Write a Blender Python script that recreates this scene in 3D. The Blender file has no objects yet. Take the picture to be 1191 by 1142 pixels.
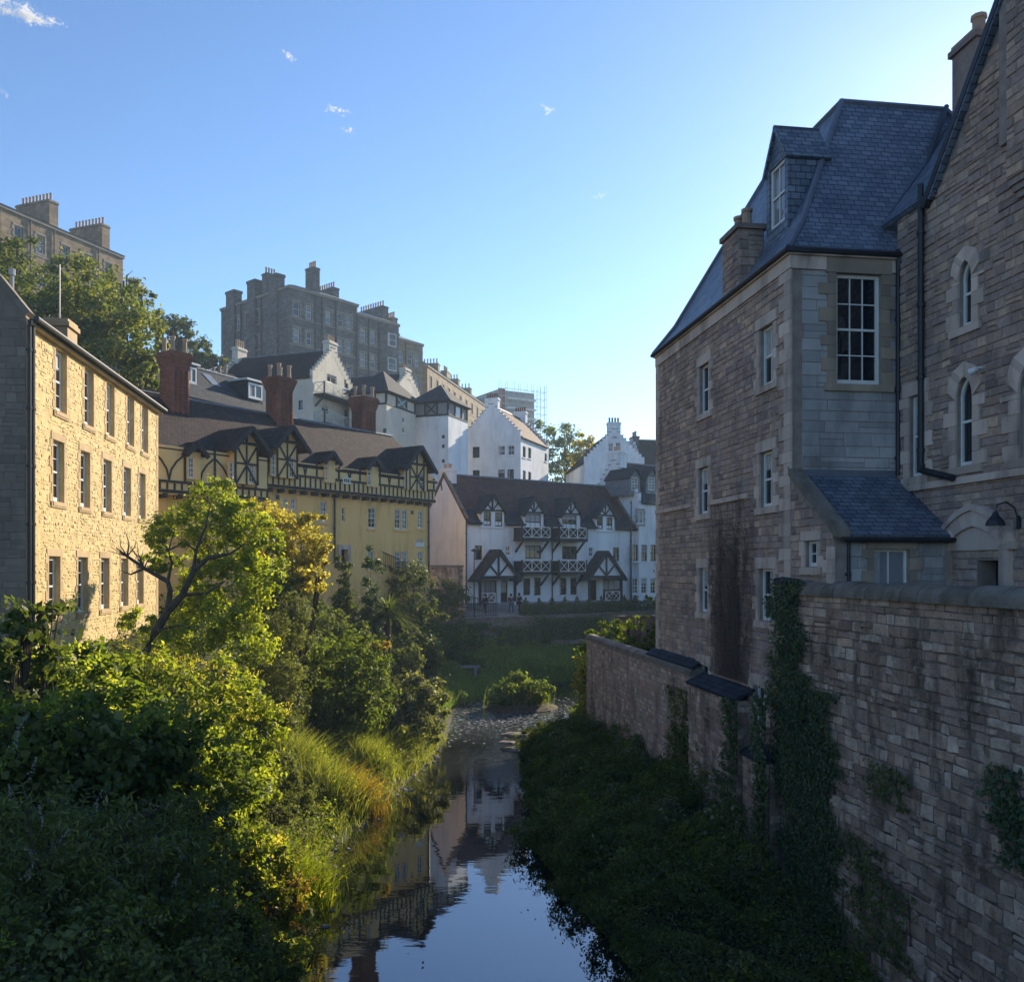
import bpy, math, random
import numpy as np
from mathutils import Vector
S = bpy.context.scene
COL = S.collection
# ------------------------------------------------------------------ camera, sky, sun, exposure
FP, CX, HY, ZC = 1040.0, 595.5, 660.0, 9.0          # focal length and centre in photo pixels, eye 9 m above the water
SUN_AZ, SUN_EL = math.radians(31), math.radians(22)
cam = bpy.data.objects.new('camera', bpy.data.cameras.new('camera'))
COL.objects.link(cam); S.camera = cam
cam.location = (0, 0, ZC); cam.rotation_euler = (math.radians(90), 0, 0)
cam.data.sensor_fit = 'HORIZONTAL'; cam.data.sensor_width = 36
cam.data.lens = 36 * FP / 1191; cam.data.shift_y = (HY - 571) / 1191
cam.data.clip_start = 0.1; cam.data.clip_end = 20000
W = bpy.data.worlds.new('World'); S.world = W; W.use_nodes = True
wn = W.node_tree; wn.nodes.clear()
sky = wn.nodes.new('ShaderNodeTexSky'); sky.sky_type = 'NISHITA'; sky.sun_disc = False
sky.sun_elevation = SUN_EL; sky.sun_rotation = SUN_AZ
sky.air_density = 1.0; sky.dust_density = 0.18; sky.ozone_density = 2.0; sky.altitude = 50
bg = wn.nodes.new('ShaderNodeBackground'); bg.inputs['Strength'].default_value = 0.092
wo = wn.nodes.new('ShaderNodeOutputWorld')
hs = wn.nodes.new('ShaderNodeMix'); hs.data_type = 'RGBA'; hs.blend_type = 'MULTIPLY'; hs.inputs[0].default_value = 1; hs.inputs[7].default_value = (.65, .705, .765, 1)   # a clear, deep blue air
wn.links.new(sky.outputs[0], hs.inputs[6]); gm = wn.nodes.new('ShaderNodeGamma'); gm.inputs[1].default_value = 1.2; wn.links.new(hs.outputs[2], gm.inputs[0]); wn.links.new(gm.outputs[0], bg.inputs[0]); wn.links.new(bg.outputs[0], wo.inputs[0])
SD = Vector((math.sin(SUN_AZ) * math.cos(SUN_EL), math.cos(SUN_AZ) * math.cos(SUN_EL), math.sin(SUN_EL)))
sl = bpy.data.lights.new('sun', 'SUN'); sl.energy = 4.2; sl.angle = math.radians(0.5); sl.color = (1, .86, .64)
so = bpy.data.objects.new('sun', sl); COL.objects.link(so); so.rotation_euler = SD.to_track_quat('Z', 'Y').to_euler()
S.view_settings.view_transform = 'Standard'; S.view_settings.look = 'None'
S.view_settings.gamma = 1; S.view_settings.exposure = 1.22
S.render.engine = 'CYCLES'
try:
    S.cycles.use_denoising = True
    S.cycles.max_bounces = 6; S.cycles.diffuse_bounces = 4; S.cycles.glossy_bounces = 3
    S.cycles.transmission_bounces = 4; S.cycles.transparent_max_bounces = 64; S.cycles.volume_bounces = 0
    S.cycles.caustics_reflective = False; S.cycles.caustics_refractive = False
except Exception: pass

# ------------------------------------------------------------------ geometry helpers
RA = math.radians(-8.07)
RV = Vector((math.sin(RA), math.cos(RA), 0)); RX = Vector((RV.y, -RV.x, 0))   # along and across the river
def rw(X, Y, z=0.0): p = RX * X + RV * Y; return Vector((p.x, p.y, z))
def at(px, d, z=None, py=None):
    return Vector(((px - CX) / FP * d, d, z if z is not None else ZC + (HY - py) / FP * d if py is not None else 0))
CR = {1: (0, 180, 3.807), 2: (0, 320, 2.72), 3: (170, 380, 5.19), 4: (330, 380, 3.805), 5: (490, 430, 3.938), 6: (240, 300, 4.254),
      7: (760, 100, 2.763), 8: (760, 400, 2.763), 9: (400, 430, 7.444)}
def c(k, *v):
    a, b, s = CR[k]; return [((a if i % 2 == 0 else b) + x / s) for i, x in enumerate(v)]
def dirv(deg): a = math.radians(deg); return Vector((math.sin(a), math.cos(a), 0))   # heading from the optical axis
class Fr:
    """A vertical wall plane: origin, u to the right as seen from outside, n outward."""
    def __init__(s, O, u):
        s.O = Vector((O.x, O.y, 0)); s.u = Vector((u.x, u.y, 0)).normalized(); s.n = Vector((s.u.y, -s.u.x, 0)); s.holes = []
    def p(s, a, z, o=0.0): q = s.O + s.u * a + s.n * o; return Vector((q.x, q.y, z))
    def hit(s, px, py, off=0.0):
        d = Vector(((px - CX) / FP, 1, 0)); O = s.O + s.n * off; t = O.dot(s.n) / d.dot(s.n)
        return ((d * t - O).dot(s.u), ZC + (HY - py) / FP * t)
    def rect(s, r, off=0.0):
        x0, y0, x1, y1 = r; m = (y0 + y1) / 2; xm = (x0 + x1) / 2
        return s.hit(x0, m, off)[0], s.hit(x1, m, off)[0], s.hit(xm, y1, off)[1], s.hit(xm, y0, off)[1]
    def shift(s, o): return Fr(s.O + s.n * o, s.u)
class MB:
    def __init__(s): s.v = []; s.f = []
    def poly(s, pts):
        i = len(s.v); s.v += [tuple(p) for p in pts]; s.f.append(tuple(range(i, i + len(pts)))); return s
    def hexa(s, q):   # 8 points: bottom 4, top 4
        i = len(s.v); s.v += [tuple(p) for p in q]
        s.f += [(i, i+3, i+2, i+1), (i+4, i+5, i+6, i+7), (i, i+1, i+5, i+4), (i+1, i+2, i+6, i+5), (i+2, i+3, i+7, i+6), (i+3, i, i+4, i+7)]; return s
    def fbox(s, F, a0, a1, z0, z1, o0, o1):
        return s.hexa([F.p(a0, z0, o1), F.p(a1, z0, o1), F.p(a1, z0, o0), F.p(a0, z0, o0), F.p(a0, z1, o1), F.p(a1, z1, o1), F.p(a1, z1, o0), F.p(a0, z1, o0)])
    def fbeam(s, F, a0, z0, a1, z1, w, o0, o1):   # slanting beam in a wall plane
        d = Vector((a1 - a0, z1 - z0)); d.normalize(); e = Vector((-d.y, d.x)) * (w / 2)
        P = [(a0 - e.x, z0 - e.y), (a1 - e.x, z1 - e.y), (a1 + e.x, z1 + e.y), (a0 + e.x, z0 + e.y)]
        return s.hexa([F.p(x, z, o1) for x, z in P] + [F.p(x, z, o0) for x, z in P])
    def prism(s, pts, vec):
        n = len(pts); i = len(s.v); vec = Vector(vec)
        s.v += [tuple(p) for p in pts] + [tuple(Vector(p) + vec) for p in pts]
        s.f += [tuple(range(i, i + n)), tuple(range(i + 2*n - 1, i + n - 1, -1))]
        for k in range(n): s.f.append((i + (k+1) % n, i + k, i + n + k, i + n + (k+1) % n))
        return s
    def slab(s, pts, t=.12):
        a = Vector(pts[1]) - Vector(pts[0]); b = Vector(pts[-1]) - Vector(pts[0]); n = a.cross(b).normalized()
        if n.z < 0: n = -n
        return s.prism(pts, n * -t)
    def tube(s, path, r, n=8, cap=True):
        path = [Vector(p) for p in path]; m = len(path); i = len(s.v)
        rr = list(r) if hasattr(r, '__len__') else [r] * m
        for k, p in enumerate(path):
            t = (path[min(k+1, m-1)] - path[max(k-1, 0)]).normalized()
            x = t.cross(Vector((0, 0, 1)) if abs(t.z) < .95 else Vector((1, 0, 0))).normalized(); y = t.cross(x)
            for j in range(n):
                a = 2 * math.pi * j / n; s.v.append(tuple(p + (x * math.cos(a) + y * math.sin(a)) * rr[k]))
        for k in range(m - 1):
            for j in range(n):
                s.f.append((i + k*n + j, i + k*n + (j+1) % n, i + (k+1)*n + (j+1) % n, i + (k+1)*n + j))
        if cap: s.f += [tuple(range(i + n - 1, i - 1, -1)), tuple(range(i + (m-1)*n, i + m*n))]
        return s
    def lathe(s, c0, prof, n=10):   # prof: (r, z) pairs
        i = len(s.v); m = len(prof)
        for r, z in prof:
            for j in range(n):
                a = 2*math.pi*(j+.5)/n; s.v.append((c0[0] + r*math.cos(a), c0[1] + r*math.sin(a), c0[2] + z))
        for k in range(m-1):
            for j in range(n): s.f.append((i+k*n+j, i+k*n+(j+1) % n, i+(k+1)*n+(j+1) % n, i+(k+1)*n+j))
        s.f += [tuple(range(i+n-1, i-1, -1)), tuple(range(i+(m-1)*n, i+m*n))]
        return s
    def obox(s, c0, u, hu, hv, z0, z1, tu=1.0, tv=1.0):   # oriented box, taper at top
        u = Vector((u.x, u.y, 0)); v = Vector((-u.y, u.x, 0)); c0 = Vector((c0[0], c0[1], 0)); q = []
        for z, a, b in ((z0, hu, hv), (z1, hu*tu, hv*tv)):
            for x, y in ((-1, -1), (1, -1), (1, 1), (-1, 1)):
                p = c0 + u*(x*a) + v*(y*b); q.append((p.x, p.y, z))
        return s.hexa(q)
    def build(s, name, mat, parent=None, smooth=False, uv=True):
        me = bpy.data.meshes.new(name); me.from_pydata(s.v, [], s.f); me.update()
        return finish(me, name, mat, parent, smooth, uv)
def auto_uv(me):
    """UVs in metres: along the wall and up it (or up the roof slope)."""
    n = len(me.polygons); L = len(me.loops)
    if not L: return
    nr = np.empty(n*3); me.polygons.foreach_get('normal', nr); nr = nr.reshape(n, 3)
    lt = np.empty(n, int); me.polygons.foreach_get('loop_total', lt)
    vi = np.empty(L, int); me.loops.foreach_get('vertex_index', vi)
    co = np.empty(len(me.vertices)*3); me.vertices.foreach_get('co', co); co = co.reshape(-1, 3)[vi]
    t = np.stack([-nr[:, 1], nr[:, 0], np.zeros(n)], 1); ln = np.linalg.norm(t, axis=1)
    t[ln < .05] = (1, 0, 0); t /= np.linalg.norm(t, axis=1)[:, None]
    b = np.cross(nr, t); T = np.repeat(t, lt, 0); B = np.repeat(b, lt, 0)
    uv = np.stack([(co*T).sum(1), (co*B).sum(1)], 1)
    me.uv_layers.new(name='UVMap').data.foreach_set('uv', uv.ravel())
def finish(me, name, mat, parent=None, smooth=False, uv=True):
    if uv: auto_uv(me)
    if mat: me.materials.append(mat)
    if smooth: me.polygons.foreach_set('use_smooth', [True] * len(me.polygons))
    o = bpy.data.objects.new(name, me); COL.objects.link(o)
    if parent is not None:
        o.parent = parent
        if parent.type == 'EMPTY': o.location = -parent.location
    return o
GROUPS = dict(broadleaf_tree='broadleaf trees around the village', tenement='stone tenements along the skyline', cloud='small clouds in the clear sky', buttress='stepped stone buttresses below the tall house', white_house='white harled houses of the village', stair_tower='white stair towers with pyramid roofs', street_lamp='street lamps by the river path', bush='bushes on the river banks', shrub='shrubs in the riverside gardens', ivy='ivy on the river walls', grass_tuft='grass tufts along the bank', person='people on the riverside path', iron_railing='iron railings of the riverside gardens', garden_wall='garden walls', stone_house='tall stone houses facing each other over the river', bank_tree='trees on the sunny bank', ivy_column='ivy columns below the timbered building')
def thing(name, label, cat, loc=(0, 0, 0), group=None):
    o = bpy.data.objects.new(name, None); COL.objects.link(o); o.location = loc; o.empty_display_size = .3
    o['label'] = label; o['category'] = cat
    if group or name in GROUPS: o['group'] = group or GROUPS[name]
    return o
def tag(o, label, cat, group=None, kind=None):
    o['label'] = label; o['category'] = cat
    if group: o['group'] = group
    if kind: o['kind'] = kind
    return o
def quads(name, V, mat, parent=None, k=4):
    """Many separate k-cornered faces from an (n,k,3) array."""
    n = len(V); me = bpy.data.meshes.new(name)
    me.vertices.add(n*k); me.vertices.foreach_set('co', np.asarray(V, np.float32).ravel())
    me.loops.add(n*k); me.loops.foreach_set('vertex_index', np.arange(n*k, dtype=np.int32))
    me.polygons.add(n); me.polygons.foreach_set('loop_start', np.arange(0, n*k, k, dtype=np.int32))
    me.update(calc_edges=True); me.validate()
    return finish(me, name, mat, parent, False, False)

# ------------------------------------------------------------------ materials
class NT:
    def __init__(s, name):
        s.m = bpy.data.materials.new(name); s.m.use_nodes = True; s.t = s.m.node_tree; s.t.nodes.clear()
        s.out = s.t.nodes.new('ShaderNodeOutputMaterial')
    def n(s, typ, **kw):
        o = s.t.nodes.new('ShaderNode' + typ)
        for k, v in kw.items():
            if k[0] == '_': setattr(o, k[1:], v)
            else:
                key = int(k[1:]) if k[0] == 'i' and k[1:].isdigit() else k.replace('__', ' ')
                if hasattr(v, 'is_linked') or isinstance(v, bpy.types.NodeSocket): s.t.links.new(v, o.inputs[key])
                else: o.inputs[key].default_value = v
        return o
    def noise(s, vec, scale, detail=3, rough=.55): return s.n('TexNoise', Vector=vec, Scale=scale, Detail=detail, Roughness=rough).outputs[0]
    def ramp(s, fac, stops):
        r = s.n('ValToRGB', Fac=fac); e = r.color_ramp.elements
        while len(e) < len(stops): e.new(.5)
        for k, (p, col) in enumerate(stops): e[k].position = p; e[k].color = (*col, 1) if len(col) == 3 else col
        return r.outputs[0]
    def mixc(s, fac, a, b, mode='MIX'):
        o = s.t.nodes.new('ShaderNodeMix'); o.data_type = 'RGBA'; o.blend_type = mode
        for sock, v in ((o.inputs[0], fac), (o.inputs[6], a), (o.inputs[7], b)):
            if isinstance(v, bpy.types.NodeSocket): s.t.links.new(v, sock)
            elif isinstance(v, (int, float)): sock.default_value = v
            else: sock.default_value = (*v, 1)
        return o.outputs[2]
    def math(s, op, a, b=0.0):
        o = s.t.nodes.new('ShaderNodeMath'); o.operation = op
        for sock, v in ((o.inputs[0], a), (o.inputs[1], b)):
            if isinstance(v, bpy.types.NodeSocket): s.t.links.new(v, sock)
            else: sock.default_value = v
        return o.outputs[0]
    def objc(s): return s.n('TexCoord').outputs['Object']
    def uv(s): return s.n('TexCoord').outputs['UV']
    def scaled(s, vec, sc): return s.n('Mapping', Vector=vec, Scale=sc).outputs[0]
    def surf(s, col, rough=.85, height=None, bump=.3, dist=.02, spec=.3):
        b = s.n('BsdfPrincipled'); k = b.inputs
        for sock, v in ((k['Base Color'], col), (k['Roughness'], rough)):
            if isinstance(v, bpy.types.NodeSocket): s.t.links.new(v, sock)
            elif sock.type == 'RGBA': sock.default_value = (*v, 1)
            else: sock.default_value = v
        k['Specular IOR Level'].default_value = spec
        if height is not None:
            bp = s.n('Bump', Height=height, Strength=bump, Distance=dist); s.t.links.new(bp.outputs[0], k['Normal'])
        s.t.links.new(b.outputs[0], s.out.inputs[0]); return s.m
def m_plain(name, c1, c2, scale=1.5, rough=.85, bump=.25, bscale=12, island=0.0, stain=None, sfreq=(.7, .7, .25), spec=.3, dist=.02, samt=.6, pal=None):
    t = NT(name); o = t.objc()
    f = t.noise(o, scale, 4)
    col = t.ramp(f, [(.3, c1), (.7, c2)])
    if island:
        r = t.n('NewGeometry').outputs['Random Per Island']
        col = t.mixc(island, col, t.ramp(r, [(0, c1), (.5, c2), (.8, tuple((a+b)/2 for a, b in zip(c1, c2))), (1, tuple(min(1, b*1.25) for b in c2))]))
    if pal:      # stones of several beds and quarries, each its own tone
        r = t.n('NewGeometry').outputs['Random Per Island']
        pc = t.ramp(r, [(k/len(pal), q) for k, q in enumerate(pal)])
        pc = t.mixc(.8, pc, t.ramp(t.noise(o, bscale*.6, 5, .65), [(.25, (.55, .55, .56)), (.75, (1.4, 1.38, 1.36))]), 'MULTIPLY')
        col = t.mixc(.72, col, pc)
    if stain is not None:
        g = t.noise(t.scaled(o, sfreq), 1.6, 5, .65)
        k = t.math('MULTIPLY', t.ramp(g, [(.48, (0, 0, 0)), (.68, (1, 1, 1))]), samt)
        col = t.mixc(k, col, stain)
    h = t.noise(o, bscale, 5, .6)
    return t.surf(col, rough, h, bump, dist, spec)
def m_brick(name, c1, c2, mortar, bw=.5, bh=.25, ms=.012, bump=.5, stain=None, off=.5, dist=.02, warp=.03, samt=.6):
    t = NT(name); u = t.uv(); o = t.objc()
    w = t.n('TexNoise', Vector=u, Scale=1.5, Detail=2).outputs[1]
    vv = t.n('VectorMath', _operation='MULTIPLY_ADD', i0=w, i1=(warp, warp, 0), i2=u).outputs[0]
    b = t.n('TexBrick', _offset=off, Vector=vv, Color1=(*c1, 1), Color2=(*c2, 1), Mortar=(*mortar, 1), Scale=1.0)
    b.inputs['Mortar Size'].default_value = ms; b.inputs['Mortar Smooth'].default_value = .2
    b.inputs['Brick Width'].default_value = bw; b.inputs['Row Height'].default_value = bh; b.inputs['Bias'].default_value = -.1
    n1 = t.noise(o, .8, 5, .6)
    col = t.mixc(.75, b.outputs[0], t.ramp(n1, [(.25, (.55, .55, .55)), (.75, (1.25, 1.25, 1.25))]), 'MULTIPLY')
    if stain is not None:
        g = t.noise(t.scaled(o, (.5, .5, .18)), 1.5, 5, .65)
        col = t.mixc(t.math('MULTIPLY', t.ramp(g, [(.45, (0, 0, 0)), (.7, (1, 1, 1))]), samt), col, stain)
    h = t.math('ADD', t.math('MULTIPLY', t.math('SUBTRACT', 1.0, b.outputs[1]), 1.0), t.math('MULTIPLY', t.noise(o, 9, 5, .65), .9))
    return t.surf(col, .88, h, bump, dist)
def m_slate(name, c1, c2, bw=.32, bh=.2, rough=.55, dist=.02, moss=None, spec=.25):
    t = NT(name); u = t.uv(); o = t.objc()
    b = t.n('TexBrick', _offset=.5, Vector=u, Color1=(*c1, 1), Color2=(*c2, 1), Mortar=(*(x*.35 for x in c1), 1), Scale=1.0)
    b.inputs['Mortar Size'].default_value = .014; b.inputs['Mortar Smooth'].default_value = .3
    b.inputs['Brick Width'].default_value = bw; b.inputs['Row Height'].default_value = bh
    y = t.n('SeparateXYZ', Vector=u).outputs[1]
    saw = t.math('FRACT', t.math('DIVIDE', y, bh))
    n1 = t.noise(o, 1.1, 5, .65)
    col = t.mixc(.8, b.outputs[0], t.ramp(n1, [(.25, (.55, .55, .6)), (.55, (1, 1, 1)), (.8, (1.5, 1.45, 1.4))]), 'MULTIPLY')
    if moss is not None:
        g = t.noise(t.scaled(o, (1, 1, .6)), 1.3, 6, .7)
        col = t.mixc(t.ramp(g, [(.55, (0, 0, 0)), (.75, (.75, .75, .75))]), col, moss)
    h = t.math('SUBTRACT', t.math('ADD', t.math('MULTIPLY', t.noise(o, 7, 4), .5), t.math('SUBTRACT', 1.0, b.outputs[1])), t.math('MULTIPLY', saw, .9))
    return t.surf(col, rough, h, .8, dist, spec)
def m_leaf(name, c1, c2, c3=None, trans=.45, tcol=None, gloss=.018):
    t = NT(name); r = t.n('NewGeometry').outputs['Random Per Island']; o = t.objc()
    f = t.math('ADD', t.math('MULTIPLY', r, .6), t.math('MULTIPLY', t.noise(o, .7, 3), .45))
    st = [(.1, c1), (.6, c2)] + ([(.85, c3)] if c3 else [])
    col = t.ramp(f, st)
    d = t.n('BsdfDiffuse', Color=col, Roughness=.5)
    tc = t.mixc(1.0, col, tcol or (1.9, 1.8, .6), 'MULTIPLY')
    tr = t.n('BsdfTranslucent', Color=tc)
    mx = t.n('MixShader', Fac=trans, i1=d.outputs[0], i2=tr.outputs[0])
    g = t.n('BsdfGlossy', Color=(1, 1, 1, 1), Roughness=.45)
    mx2 = t.n('MixShader', Fac=gloss, i1=mx.outputs[0], i2=g.outputs[0])
    t.t.links.new(mx2.outputs[0], t.out.inputs[0]); return t.m
def m_glass(name, base=(.012, .014, .018), refl=1.0, tint=(1, 1, 1)):
    t = NT(name); o = t.objc()
    d = t.n('BsdfDiffuse', Color=(*base, 1)); g = t.n('BsdfGlossy', Color=(*tint, 1), Roughness=.03)
    bp = t.n('Bump', Height=t.noise(o, 1.7, 2), Strength=.12, Distance=.03); t.t.links.new(bp.outputs[0], g.inputs['Normal'])
    f = t.n('Fresnel', IOR=1.7)
    k = t.math('MULTIPLY', f.outputs[0], refl)
    mx = t.n('MixShader', Fac=k, i1=d.outputs[0], i2=g.outputs[0]); t.t.links.new(mx.outputs[0], t.out.inputs[0]); return t.m
M = dict(
    stone=m_plain('brown rubble stone', (.24, .18, .15), (.52, .40, .33), 1.1, .9, .9, 9, 0, (.12, .095, .085), samt=.55, dist=.035, pal=[(0.262, 0.189, 0.163), (0.498, 0.354, 0.274), (0.354, 0.268, 0.244), (0.681, 0.470, 0.314), (0.432, 0.323, 0.291), (0.203, 0.152, 0.139), (0.577, 0.403, 0.297), (0.327, 0.238, 0.197), (0.446, 0.305, 0.222)]),
    stone_grey=m_plain('grey ashlar stone', (.26, .255, .255), (.48, .46, .45), 1.1, .9, .5, 9, .6, (0.112, 0.102, 0.096), samt=.55),
    gdress2=m_plain('grey window dressing', (.17, .145, .12), (0.437, 0.338, 0.248), 1.1, .9, .4, 12, .5, (0.146, 0.120, 0.097), samt=.5),
    mortar=m_plain('dark lime mortar', (.23, .18, .155), (.36, .29, .25), 3, .95, .5, 20),
    dress=m_plain('sandstone dressing', (.37, .285, .235), (.65, .515, .43), .9, .9, .5, 10, .75, (.19, .14, .115), samt=.7),
    rubble=m_plain('weathered river wall rubble', (.30, .195, .135), (.56, .395, .29), 3.0, .92, 1.0, 7, 0, (.075, .056, .038), (1.1, 1.1, .32), samt=.9, dist=.08, pal=[(.26, .17, .125), (.52, .37, .275), (.68, .51, .40), (.33, .22, .165), (.45, .325, .26), (.18, .125, .10), (.60, .405, .285), (.74, .59, .48), (.38, .265, .20)]),
    rmortar=m_plain('rough sooty mortar', (.13, .10, .08), (.28, .22, .18), 3.5, .95, 1.0, 8, 0, (.06, .05, .04), (.75, .75, .4), samt=.8, dist=.07),
    pale=m_plain('pale low wall rubble', (.30, .22, .17), (.58, .45, .36), 1.5, .9, .9, 9, 0, (.12, .09, .07), (.9, .9, .2), samt=.7, dist=.05, pal=[(.46, .33, .25), (.64, .51, .41), (.30, .21, .165), (.56, .38, .28), (.74, .61, .50), (.36, .27, .22), (.50, .32, .25)]),
    cope=m_plain('mossy coping stone', (.13, .105, .085), (.27, .225, .185), 2, .92, .9, 8, .4, (.09, .085, .05), (1.2, 1.2, 1.2), samt=.7, dist=.04),
    gold=m_plain('golden rubble sandstone', (.46, .335, .155), (.74, .60, .335), 2.6, .9, 1.0, 7, .55, (.22, .13, .05), (4.2, 4.2, 2.6), samt=.65, dist=.07),
    gmortar=m_plain('golden lime mortar', (.46, .34, .16), (.66, .52, .27), 2.5, .95, .6, 12),
    gdress=m_plain('golden window dressing', (.34, .23, .12), (.52, .39, .23), 1.2, .9, .3, 14, .3),
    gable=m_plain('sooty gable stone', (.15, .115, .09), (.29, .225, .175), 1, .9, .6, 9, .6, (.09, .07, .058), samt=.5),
    slate=m_slate('blue grey slate', (.10, .125, .165), (.185, .215, .265), .30, .19, .5, .035, (.24, .275, .30), spec=.45),
    slate2=m_slate('dark slate', (.026, .03, .04), (.05, .055, .068), .3, .2, .8),
    tile=m_slate('brown clay tile', (.03, .02, .02), (.068, .042, .04), .22, .2, .9, .02, (.05, .045, .045)),
    redtile=m_slate('red clay pantile', (.075, .033, .028), (.135, .06, .047), .25, .26, .75, .04, (.07, .05, .05)),
    lead=m_plain('lead flashing', (.10, .115, .145), (.17, .185, .22), 2, .55, .1, 8, spec=.5),
    white=m_plain('white window paint', (.68, .68, .66), (.78, .78, .76), 3, .5, .05, 20),
    brownf=m_plain('dark brown window paint', (.035, .025, .022), (.06, .045, .04), 3, .6, .1, 20),
    black=m_plain('black iron paint', (.012, .012, .014), (.025, .025, .028), 3, .5, .15, 18, spec=.5),
    timber=m_plain('black stained timber', (0.023, 0.023, 0.028), (0.052, 0.048, 0.053), 3, .8, .3, 16),
    teal=m_plain('pale turquoise paint', (.36, .52, .52), (.48, .62, .60), 3, .6, .1, 16),
    glass=m_glass('window glass'), glass_pale=m_glass('pale curtained glass', (.22, .23, .25), .8), glass_dim=m_glass('dim glass', (.02, .02, .022), .6),
    harl=m_plain('white harl', (.70, .725, .77), (.84, .86, .89), .5, .9, .5, 22, 0, (.42, .41, .42), (.9, .9, .16), samt=.4),
    harl_cream=m_plain('cream harl', (.60, .54, .45), (.74, .68, .58), .5, .9, .5, 22, 0, (.48, .43, .36), (.9, .9, .16), samt=.4),
    ochre=m_plain('ochre limewash', (.88, .535, .19), (.92, .59, .24), .45, .9, .35, 16, 0, (.52, .33, .11), (1.0, 1.0, .2), samt=.6),
    infill=m_plain('ochre infill panel', (.74, .52, .22), (.84, .62, .30), .8, .9, .3, 16),
    brick=m_brick('red chimney brick', (0.212, 0.070, 0.044), (0.363, 0.123, 0.075), (0.181, 0.105, 0.077), .225, .075, .01, .5, (.07, .035, .03)),
    pot=m_plain('clay chimney pot', (.33, .23, .16), (.46, .33, .23), 3, .8, .2, 15),
    tenement=m_brick('grey tenement sandstone', (.12, .11, .11), (.215, .195, .19), (.085, .08, .08), .7, .32, .015, .5, (.085, .075, .07)),
    tendress=m_plain('tenement dressing', (.24, .205, .17), (.33, .28, .23), 1, .9, .3, 10),
    warmten=m_brick('warm tenement sandstone', (.24, .175, .115), (.37, .28, .19), (.18, .13, .09), .7, .32, .015, .5, (.13, .095, .07)),
    redpanel=m_plain('red timber panel', (.17, .05, .04), (.22, .07, .05), 2, .8, .2, 10),
    concrete=m_plain('grey render', (.24, .24, .25), (.32, .32, .33), 1, .9, .2, 10),
    steel=m_plain('galvanised tube', (.40, .40, .40), (.5, .5, .5), 3, .4, .05, 12),
    curtain=m_plain('pale curtain cloth', (.30, .30, .30), (.46, .45, .43), 6, .8, .2, 14),
    bark=m_plain('dark bark', (.05, .037, .027), (.12, .09, .065), 6, .95, .8, 18),
    soil=None)
# ------------------------------------------------------------------ building blocks
def clip_half(poly, a, b, cc):     # keep a*x+b*y<=cc
    out = []
    for i in range(len(poly)):
        p, q = poly[i], poly[(i+1) % len(poly)]; dp = a*p[0]+b*p[1]-cc; dq = a*q[0]+b*q[1]-cc
        if dp <= 1e-9: out.append(p)
        if (dp < -1e-9 and dq > 1e-9) or (dp > 1e-9 and dq < -1e-9):
            t = dp/(dp-dq); out.append((p[0]+(q[0]-p[0])*t, p[1]+(q[1]-p[1])*t))
    return out
def clip_convex(poly, outline):    # outline counter-clockwise
    for i in range(len(outline)):
        (x0, y0), (x1, y1) = outline[i], outline[(i+1) % len(outline)]
        a, b = (y1-y0), -(x1-x0); poly = clip_half(poly, a, b, a*x0+b*y0)
        if len(poly) < 3: return []
    return poly
def wall(mb, F, outline, rec=.2, holes=None, off=0.0):
    """Wall face with openings and their reveals; outline is a convex ccw polygon in (along, z)."""
    holes = F.holes if holes is None else holes
    xs = sorted({p[0] for p in outline} | {h[k] for h in holes for k in (0, 1)}); zs = sorted({p[1] for p in outline} | {h[k] for h in holes for k in (2, 3)})
    for i in range(len(xs)-1):
        for j in range(len(zs)-1):
            xm, zm = (xs[i]+xs[i+1])/2, (zs[j]+zs[j+1])/2
            if any(h[0] < xm < h[1] and h[2] < zm < h[3] for h in holes): continue
            q = clip_convex([(xs[i], zs[j]), (xs[i+1], zs[j]), (xs[i+1], zs[j+1]), (xs[i], zs[j+1])], outline)
            if len(q) >= 3: mb.poly([F.p(x, z, off) for x, z in q])
    for a0, a1, z0, z1, *r in holes:
        d = off - (r[0] if r else rec) - .06
        mb.poly([F.p(a0, z0, off), F.p(a0, z0, d), F.p(a0, z1, d), F.p(a0, z1, off)][::-1])
        mb.poly([F.p(a1, z0, off), F.p(a1, z1, off), F.p(a1, z1, d), F.p(a1, z0, d)][::-1])
        mb.poly([F.p(a0, z1, off), F.p(a0, z1, d), F.p(a1, z1, d), F.p(a1, z1, off)][::-1])
        mb.poly([F.p(a0, z0, off), F.p(a1, z0, off), F.p(a1, z0, d), F.p(a0, z0, d)][::-1])
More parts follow.
